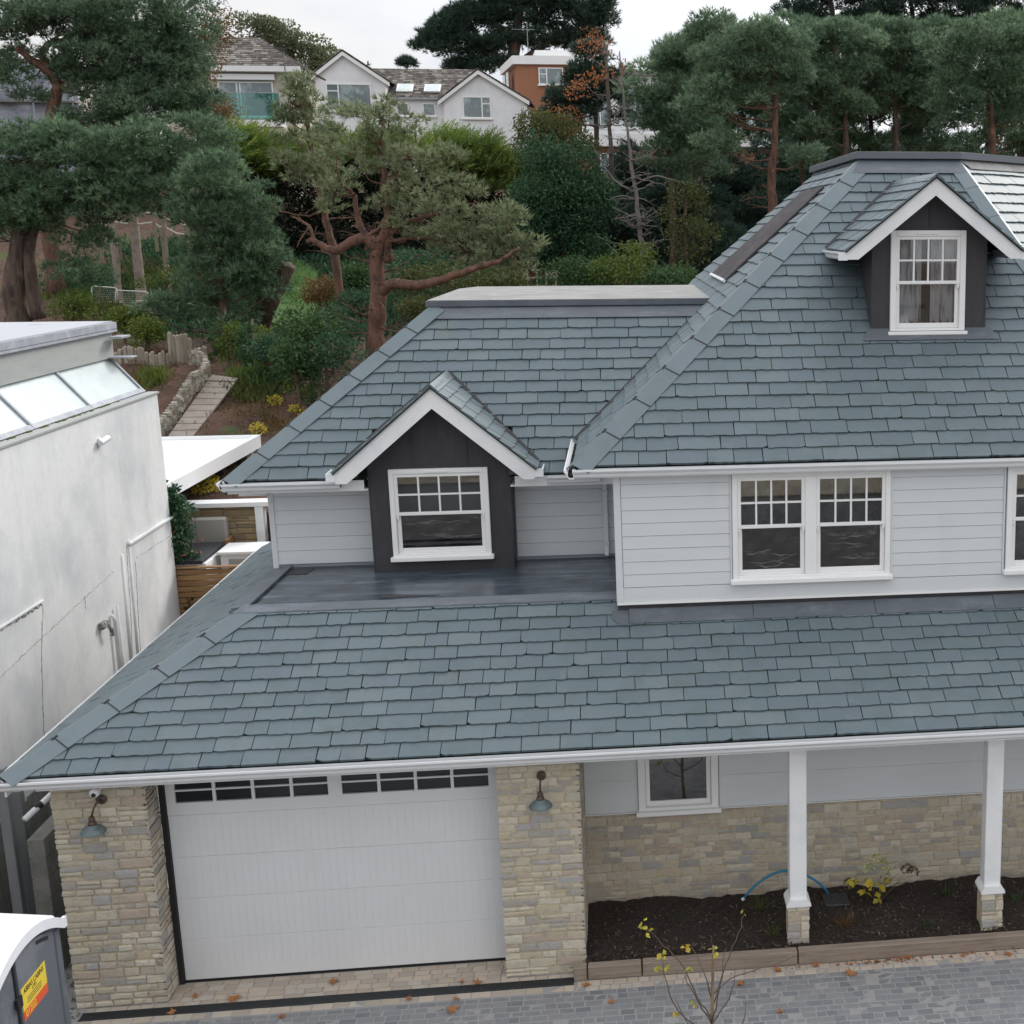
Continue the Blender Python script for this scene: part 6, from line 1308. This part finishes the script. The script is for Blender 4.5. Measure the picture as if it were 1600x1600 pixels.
# --------------------------------------------------------------- garden floor details
GB = 'clipped and wild shrubs in the garden'
for i, (u, v, ru, rv, Y, m_, l) in enumerate([(480, 510, 30, 22, 21.5, 'laurel', 'glossy light green laurel left of the twisted pine trunk, upper one'), (465, 560, 26, 20, 20.5, 'laurel', 'light green laurel behind the corner of the roof'), (535, 520, 32, 30, 23, 'evergreen', 'dark bush touching the twisted pine trunk'), (510, 560, 34, 24, 20.5, 'evergreen', 'dark green bush above the roof slope'), (500, 450, 40, 16, 27, 'autumn', 'yellow and rust shrub beside the lawn'),
        (545, 440, 24, 16, 26, 'laurel', 'green shrub left of the pine fork'), (425, 540, 22, 18, 23, 'evergreen', 'dark shrub among the tree stakes'), (195, 500, 22, 12, 27, 'weeds', 'green weedy bush below the goal frames'), (230, 518, 14, 10, 25.5, 'weeds', 'yellow green plant above the log palisade'), (115, 480, 20, 12, 29, 'weeds', 'clump of green iris leaves below the big pine'), (650, 480, 40, 12, 26, 'olive', 'low scrub behind the left roof hip'), (570, 480, 24, 20, 24, 'evergreen', 'dark ivy around the foot of the twisted pine'), (260, 440, 55, 14, 33, 'weeds', 'patchy green undergrowth below the rope fence'), (330, 420, 40, 18, 33, 'evergreen', 'dark undergrowth between the left pines')]):
    tree('shrub', l, 'shrub', GB, Y, [(u, v+rv*1.3), (u, v)], .03, [(u, v, ru, rv, 11)], m_, 'bark', 'leaf', seed=110+i, padr=(.2, .5), dens=.9, scale=.8 if m_ != 'laurel' else 1.1)
# staked upright shrubs in a row
for i, (u, v) in enumerate([(347, 545), (362, 548), (388, 553), (415, 565), (445, 590), (470, 610), (492, 620)]):
    g0 = gat(u, v+12); t = thing('staked_shrub', ['first', 'second', 'third', 'fourth', 'fifth', 'sixth', 'seventh'][i]+' upright yellow green shrub from the left in the staked row', 'shrub', g0, group='upright shrubs planted along the soil edge')
    rr = random.Random(140+i); h = rr.uniform(.8, 1.15); pads = [((rr.uniform(-.15, .15), rr.uniform(-.15, .15), h*k/5), .22, .5) for k in range(1, 6)]
    P, D, L, W, Tn = pads_foliage(pads, 'leaf', .75, 1.6); D[:, 2] += .9; leafobj('foliage', P, D, L, W, Tn, 'weeds' if i % 2 else 'laurel', t, 'leaf'); MB().tube([(0, 0, -.1), (0, 0, h)], .02, 5).build('stem', 'bark', t)
for i, (u, va, vb) in enumerate([(342, 520, 485), (372, 530, 490), (398, 555, 500), (417, 560, 515), (473, 605, 548), (306, 470, 440), (190, 412, 366), (186, 412, 370), (296, 380, 352)]):
    g0 = gat(u, va); h = max(.5, (va-vb)/pxm(g0.y)); t = MB().tube([(0, 0, -.1), (.02, 0, h)], .035, 7).build('garden_stake', 'stake'); t.location = g0
    tag(t, ['weathered round stake left of the staked shrubs', 'stake behind the second staked shrub', 'stake by the third staked shrub', 'stake in front of the leaning trunk', 'stake nearest the roof hip', 'lone stake below the drooping pine', 'right hand stake of the close pair below the rope fence', 'left hand stake of the close pair below the rope fence', 'stake beneath the drooping pine boughs'][i], 'stake', 'round stakes in the garden')
# stake and rope fence
t = thing('rope_fence', 'round post and rope fence crossing the slope under the left pines', 'fence', gat(200, 385)); b0 = V(t.location); pos = [(147, 368, 330), (157, 380, 335), (180, 372, 332), (243, 366, 332), (258, 372, 338), (296, 388, 352)]; tops = []
for (u, va, vb) in pos:
    g0 = at(u, va, 36.5); h = (va-vb)/pxm(36.5); MB().tube([g0-b0+V((0, 0, -.6)), g0-b0+V((0, 0, h))], .06, 7).build('post', 'stake', t); tops.append(g0-b0+V((0, 0, h)))
rp = MB()
for a, b in zip(tops, tops[1:]):
    for dz in (.08, .42): m_ = (a+b)/2+V((0, 0, -dz-.1)); rp.tube([a+V((0, 0, -dz)), m_, b+V((0, 0, -dz))], .025, 5)
rp.build('rope', 'offwhite', t)
# football goals
for i, (ua, ub, v, l) in enumerate([(145, 180, 478, 'small white framed netted goal lying left of its pair'), (182, 227, 484, 'small white framed netted goal beside the log pile')]):
    A = gat(ua, v); A = V((A.x, A.y, A.z)); k = pxm(A.y); wd = (ub-ua)/k; h = 24/k; t = thing('goal', l, 'goal', A, group='small netted goals')
    MB().tube([(0, 0, 0), (.03, 0, h*.9), (.1, 0, h), (wd-.1, 0, h-.05), (wd, 0, h*.85), (wd-.02, 0, 0)], .022, 6).tube([(0, 0, .02), (.1, .5, .02), (wd, .5, .02), (wd, 0, .02)], .018, 6).build('frame', 'offwhite', t, smooth=True)
    nm = MB(); q = 12
    for k_ in range(q+1): x = .03+(wd-.06)*k_/q; nm.tube([(x, .02, h*.95), (x, .5, .03)], .004, 3)
    for k_ in range(1, 8): f = k_/8; nm.tube([(.03, .02+.48*f, h*.95*(1-f)), (wd-.03, .02+.48*f, h*.95*(1-f))], .004, 3)
    nm.build('net', 'net', t)
# log pile
lp0 = gat(262, 490); t = thing('log_pile', 'long weathered logs stacked flat beside the goals', 'log pile', lp0); rr = random.Random(8)
for k in range(7):
    z = .08+.13*(k//2); L = rr.uniform(1.5, 2.3); MB().tube([(-1.0+rr.uniform(-.2, .2), .2*(k % 2), z), (-1.0+L, .2*(k % 2)+rr.uniform(-.1, .1), z+rr.uniform(-.05, .02))], .065, 7).build('log', 'logs', t)
# log palisade
t = thing('log_palisade', 'retaining palisade of upright split grey logs, low at left and tall at right', 'palisade', gat(230, 572)); b0 = V(t.location); mb = MB()
u = 182
while u < 322:
    low = u < 268; g0 = gat(u, 572 if low else 568); k = pxm(g0.y); wd = (5.4 if low else 6.5); h = ((16+rr.uniform(-3, 3)) if low else (44+rr.uniform(-8, 5)) if u < 304 else 22)/k+.1; r = wd/2/k
    a = g0-b0; mb.tube([a+V((0, 0, -.2)), a+V((rr.uniform(-.03, .03), 0, h-.03)), a+V((rr.uniform(-.03, .03), 0, h))], [r*1.05, r, r*.6], 6); u += wd
mb.build('logs', 'logs', t)
# garden path of slabs with drystone wall
pa = [gat(262, 690), gat(325, 601)]; pb_ = [gat(302, 690), gat(368, 604)]; mb = MB(); nS = 9
for k in range(nS):
    f0, f1 = k/nS+.006, (k+1)/nS-.006; q = [pa[0].lerp(pa[1], f0), pb_[0].lerp(pb_[1], f0), pb_[0].lerp(pb_[1], f1), pa[0].lerp(pa[1], f1)]; q = [V((p.x, p.y, H(p.x, p.y)+.04)) for p in q]; mb.slab(q, (0, 0, .05))
q = [gat(368, 601), gat(325, 599), gat(332, 592), gat(372, 596)]; mb.slab([V((p.x, p.y, H(p.x, p.y)+.03)) for p in q], (0, 0, .05))
struct(mb.build('garden_path', 'path'))
t = thing('drystone_wall', 'low curved drystone retaining wall beside the paved garden path', 'wall', gat(300, 640)); b0 = V(t.location); mb = MB()
ln = [gat(u, v) for u, v in [(240, 695), (262, 668), (285, 642), (303, 620), (318, 602), (325, 588), (318, 576), (298, 572)]]
for a, b in zip(ln, ln[1:]):
    n_ = max(2, int((b-a).length/.14))
    for i in range(n_):
        for lv in range(5):
            p = a.lerp(b, (i+rr.random()*.6)/n_)-b0; s = rr.uniform(.06, .11); z = p.z+.02+lv*.095; 
            k0 = len(mb.v); vs = []
            for zz in (-.05, .05):
                for an in range(6): A_ = an*1.047+rr.uniform(-.3, .3); vs.append((p.x+s*math.cos(A_)+rr.uniform(-.01, .01), p.y+s*math.sin(A_), z+zz+rr.uniform(-.012, .012)))
            mb.add(vs, [(5, 4, 3, 2, 1, 0), (6, 7, 8, 9, 10, 11)]+[(i2, (i2+1) % 6, 6+(i2+1) % 6, 6+i2) for i2 in range(6)])
mb.build('stones', 'drystone', t)
# lawn patch following the ground
lw = MB(); LX = [(410, 505), (440, 512), (492, 500), (500, 470), (498, 430), (470, 405), (430, 412), (408, 450)]; cpt = gat(450, 455); ring = [gat(*p) for p in LX]; nr = 10
lw.v.append((cpt.x, cpt.y, Hn(cpt.x, cpt.y)+.03)); 
for r_i in range(1, nr+1):
    for p in [ring[i//4].lerp(ring[(i//4+1) % 8], (i % 4)/4) for i in range(32)]:
        q = cpt.lerp(p, r_i/nr*(1+.06*math.sin(r_i+p.x*5))); lw.v.append((q.x, q.y, Hn(q.x, q.y)+.04-.05*(r_i == nr)))
for i in range(32): lw.f.append((0, 1+i, 1+(i+1) % 32)); lw.mi.append(0)
for r_i in range(nr-1):
    for i in range(32): lw.f.append((1+r_i*32+i, 1+(r_i+1)*32+i, 1+(r_i+1)*32+(i+1) % 32, 1+r_i*32+(i+1) % 32)); lw.mi.append(0)
struct(lw.build('lawn', 'lawn', smooth=True))
# grass blades, weeds and litter as ground cover
def cover(name, label, m, pts, n, L, W, upw=1., cat='ground cover', spread=1., toneb=.4):
    P = []; 
    for _ in range(n):
        u, v, ru, rv = rnd.choice(pts); p = gat(u+rnd.gauss(0, ru/2), v+rnd.gauss(0, rv/2)); P.append((p.x+rnd.gauss(0, .12*spread), p.y+rnd.gauss(0, .12*spread), Hn(p.x, p.y)-.06))
    P = np.array(P); D = npr.normal(size=(n, 3))*.5; D[:, 2] = np.abs(D[:, 2])+upw
    o = leafobj(name, P, D, npr.uniform(.6, 1.3, n)*L, W, toneb+npr.normal(size=n)*.25, m, None, 'leaf'); return tag(o, label, cat, kind='stuff')
cover('weeds', 'loose green and yellow weeds scattered over the brown slope', 'weeds', [(100, 470, 60, 20), (200, 490, 60, 20), (240, 600, 16, 10), (300, 430, 80, 30), (200, 430, 60, 40), (150, 440, 40, 30), (390, 580, 40, 20)], 2600, .28, .035)
cover('pine_litter', 'rust brown fallen needles and bracken over the soil', 'autumn', [(60, 470, 90, 60), (250, 560, 60, 20), (400, 620, 60, 50), (330, 720, 80, 40), (230, 590, 30, 20), (130, 400, 60, 50), (420, 660, 40, 20)], 5200, .14, .03, upw=.15, cat='litter', toneb=.3)
cover('undergrowth', 'dark tangled undergrowth on the wooded slope', 'evergreen', [(370, 480, 40, 40), (590, 470, 80, 30), (350, 400, 80, 40), (700, 440, 120, 30), (540, 425, 40, 20), (260, 395, 100, 20), (150, 440, 60, 30), (330, 440, 70, 40), (420, 560, 40, 30), (300, 500, 60, 20), (600, 500, 90, 20)], 26000, .2, .085)
cover('garden_weeds', 'mixed light green weeds and low plants filling the slope', 'laurel', [(200, 440, 80, 30), (300, 460, 80, 40), (380, 520, 50, 30), (120, 450, 50, 24), (530, 480, 40, 40), (420, 590, 30, 20), (230, 510, 30, 14), (640, 470, 80, 16), (800, 440, 60, 12)], 12000, .2, .075)
cover('bracken', 'olive and yellow bracken among the trees', 'olive', [(250, 430, 100, 30), (330, 480, 60, 30), (540, 480, 50, 30), (150, 490, 50, 20), (400, 610, 30, 14), (680, 450, 100, 16), (950, 440, 120, 10)], 9000, .24, .05)
cover('shade_plants', 'dense dark ground cover beneath the far right trees', 'evergreen', [(1000, 400, 140, 40), (1150, 340, 100, 40), (900, 430, 100, 20), (760, 430, 90, 20), (480, 395, 70, 14)], 16000, .34, .13)
for i, (u, v, l) in enumerate([(430, 627, 'small yellow leaved plant on the brown soil above the hip'), (463, 636, 'pale yellow plant nearest the roof hip'), (320, 770, 'yellow leafed plant just above the patio coping'), (405, 680, 'little yellow plant at the canopy corner')]):
    g0 = gat(u, v); t = thing('soil_plant', l, 'plant', g0, group='small yellow plants on the soil'); P, D, L, W, Tn = pads_foliage([((0, 0, .12), .17 if i != 2 else .3, .6)], 'leaf', .7, 2.2); leafobj('leaves', P, D, L, W, Tn, 'yellow_leaf', t, 'leaf'); MB().tube([(0, 0, -.05), (0, 0, .15)], .01, 4).build('stem', 'bark', t)
cover('grass_blades', 'short bright green grass on the small lawn', 'grass', [(452, 455, 36, 46)], 9000, .09, .03, cat='grass', spread=1.5)
# red shed with little fence
g0 = at(845, 452, 40); t = thing('garden_shed', 'small dark red garden shed with white trim on the lawn behind the ridge', 'shed', (g0.x, g0.y, g0.z-.1)); dk = mat('shed_red', (.16, .04, .035), .8, noise=((1, 1, 20), (.10, .03, .03), .45, .6))
MB().bevbox(-1.0, 1.3, 0, 1.8, 0, 1.0).build('wall', dk, t); MB().slab([(-1.3, -.3, 1.0), (1.6, -.3, 1.0), (1.2, 1.0, 1.65), (-.8, 1.0, 1.65)], (0, .1, .06)).build('roof', 'slate_under', t); MB().box(.25, .95, -.03, 0, .1, .85).build('door', 'offwhite', t)
g1 = at(830, 452, 38); t = thing('shed_fence', 'short pale timber rail fence in front of the red shed', 'fence', (g1.x, g1.y, g1.z-.15))
for k in range(5): MB().bevbox(-.5+k*.35, -.43+k*.35, 0, .07, 0, .8+(.12 if k % 2 else 0)).build('post', 'stake', t)
MB().bevbox(-.5, 1.0, -.03, .0, .55, .61).bevbox(-.5, 1.0, -.03, .0, .25, .31).build('rails', 'stake', t)
# evergreen climber beside the neighbour wall
t = thing('camellia', 'upright glossy dark leaved shrub with red buds against the neighbouring white wall', 'shrub', (-2.32, 10.75, 1.2)); rr = random.Random(17)
st = MB()
for k in range(6): x = rr.uniform(-.25, .25); st.tube([(x*.4, 0, 0), (x, .1, .9), (x*1.4-.1, 0, rr.uniform(1.9, 2.7))], [.02, .015, .006], 5)
st.build('stems', 'bark', t); pads = [((-.15+rr.uniform(-.3, .35)*(1-z/3.4), rr.uniform(-.2, .2), z), rr.uniform(.14, .26), rr.uniform(.2, .5)) for z in [.3+2.2*k/24 for k in range(25)]]+[((-.35, 0, 2.75), .1, .3), ((-.05, 0, 2.6), .08, .3)]
P, D, L, W, Tn = pads_foliage(pads, 'leaf', .95, 2.4); leafobj('foliage', P, D, L, W, Tn, 'evergreen', t, 'leaf')
bd_ = MB()
for k in range(16): bd_.lathe([(0, .02), (.02, .0), (0, -.02)], (rr.uniform(-.4, .4), -.25, rr.uniform(.8, 2.0)), 6)
bd_.build('buds', 'orange' if False else mat('bud', (.45, .05, .03), .5), t)

# --------------------------------------------------------------- plants in front
def stemplant(name, label, cat, base, stems, r, m, leafpts=(), leafm='yellow_leaf', ls=.05, group=None):
    t = thing(name, label, cat, base, group=group); mb = MB(); rr = random.Random(int(base[0]*31))
    for s in stems: q = wig([V(p) for p in s], .012, rr, 4); mb.tube(q, taper(len(q), r, r*.3), 5)
    mb.build('stems', m, t, smooth=True)
    if leafpts:
        P, D, L, Tn = [], [], [], []
        for p in leafpts:
            for _ in range(3): P.append((p[0]+rr.uniform(-.02, .02), p[1]+rr.uniform(-.02, .02), p[2]+rr.uniform(-.02, .02))); D.append((rr.uniform(-.8, .8), rr.uniform(-.6, .6), rr.uniform(-1, .1))); L.append(ls*rr.uniform(.6, 1.4)); Tn.append(rr.random())
        L = np.array(L); leafobj('leaves', np.array(P), np.array(D), L, L*.8, np.array(Tn), leafm, t, 'leaf')
    return t
bx, by = 6.46, -2.2
def S(u, v, dy=0): p = at(u, v, by+dy); return (p.x-bx, p.y-by, p.z)
stems = [[(0, 0, 0), S(1113, 1640), S(1112, 1560), S(1115, 1490), S(1110, 1462)], [S(1112, 1590), S(1090, 1560, .1), S(1060, 1500, .15), S(1030, 1470, .2), S(1008, 1445, .2)], [S(1112, 1600), S(1080, 1545, -.2), S(1068, 1520, -.2)], [S(1113, 1580), S(1130, 1520, .1), S(1150, 1470, .1), S(1162, 1430, .2)], [S(1112, 1560), S(1100, 1520), S(1078, 1475, .2)],
         [S(1113, 1600), S(1125, 1540, -.2), S(1135, 1480, -.3)], [S(1112, 1620), S(1060, 1580, -.1), S(1040, 1530, -.1), S(1035, 1500, -.1)], [S(1113, 1560), S(1140, 1530, .2), S(1200, 1510, .3), (S(1260, 1490, .3))], [S(1112, 1640), S(1075, 1600, .2), S(1055, 1560, .2)], [S(1114, 1600), S(1140, 1560, .1), S(1148, 1520)], [S(1114, 1630), S(1160, 1600), S(1165, 1565)]]
lp_ = [S(1006, 1440, .2), S(1008, 1450, .2), S(1012, 1458, .2), S(1033, 1490, .2), S(1037, 1494, .2), S(1030, 1512, -.1), S(1042, 1508, -.1), S(1075, 1475, .2), S(1078, 1512, -.1), S(1117, 1482), S(1119, 1488), S(1162, 1424, .2), S(1054, 1582, .2), S(1070, 1480, .2), S(1085, 1570, 0)]
t = stemplant('young_tree', 'leafless young multi stemmed tree with a few yellow leaves in front of the sleepers', 'tree', (bx, by, 0), stems, .009, 'twig', lp_, ls=.062)
q = wig([V((0, 0, 0)), V(S(1114, 1640)), V(S(1113, 1560)), V(S(1115, 1478))], .004, rnd, 4); MB().tube(q, taper(len(q), .026, .012), 8).build('trunk', 'stem_pale', t, smooth=True)
rr = random.Random(6); hx, hy = 8.67, .7; stems = [[(0, 0, 0), (rr.uniform(-.1, .1), rr.uniform(-.1, .1), .2), (rr.uniform(-.28, .28), rr.uniform(-.12, .12), rr.uniform(.35, .58))] for _ in range(9)]+[[(0, 0, 0), (.2, 0, .25), (.36, 0, .42)], [(.2, 0, .25), (.40, 0, .3)]]
t = stemplant('hydrangea', 'young hydrangea with fading cream flower heads and yellow leaves by the stone wall', 'shrub', (hx, hy, .2), stems, .006, 'twig', [(rr.uniform(-.36, .16), rr.uniform(-.15, .1), rr.uniform(.1, .42)) for _ in range(16)], ls=.085)
for nm, pts, mm in (('flower_head', [(-.12, 0, .48), (.05, -.03, .55), (0.1, 0, .42), (-.02, 0, .60)], mat('hyd', rough=.7, tone=[(0, (.30, .34, .12)), (1, (.60, .62, .36))])), ('dead_head', [(.36, 0, .44), (.43, 0, .40), (-.36, 0, .30)], mat('hydd', rough=.8, tone=[(0, (.09, .06, .035)), (1, (.20, .13, .07))]))):
    for p in pts:
        n = 60; d = unit(n, -.2); M[nm] = mm; leafobj(nm, np.array(p)+d*.055, d, .035, .03, npr.uniform(0, 1, n), nm, t, 'leaf')
for i, (x, y, z, l, m_, n, L) in enumerate([(9.57, .8, .2, 'small green strappy grass tuft in the mulch left of the second post', 'laurel', 22, .2), (9.16, .07, .18, 'small green tuft near the sleeper between the two posts', 'laurel', 14, .2), (8.17, .21, .18, 'straw coloured grass tuft below the metal cover', 'autumn', 60, .3), (7.19, .7, .2, 'wispy olive grass tuft left of the first post', 'olive', 60, .35), (10.37, .45, .2, 'green tuft right of the second post', 'laurel', 22, .22), (6.3, .5, .2, 'tiny green seedling tuft in the left part of the bed', 'evergreen', 14, .12), (7.3, .15, .18, 'pale wispy grass beside the first post base', 'olive', 40, .25)]):
    t = thing('grass_tuft', l, 'grass tuft', (x, y, z+.01), group='grass tufts in the planting bed'); D = npr.normal(size=(n, 3))*.55; D[:, 2] = 1; leafobj('blades', npr.normal(size=(n, 3))*np.array([.02, .02, 0]), D, npr.uniform(.5, 1.1, n)*L, .006 if n > 30 else .012, npr.uniform(.2, .9, n), m_, t, 'leaf')
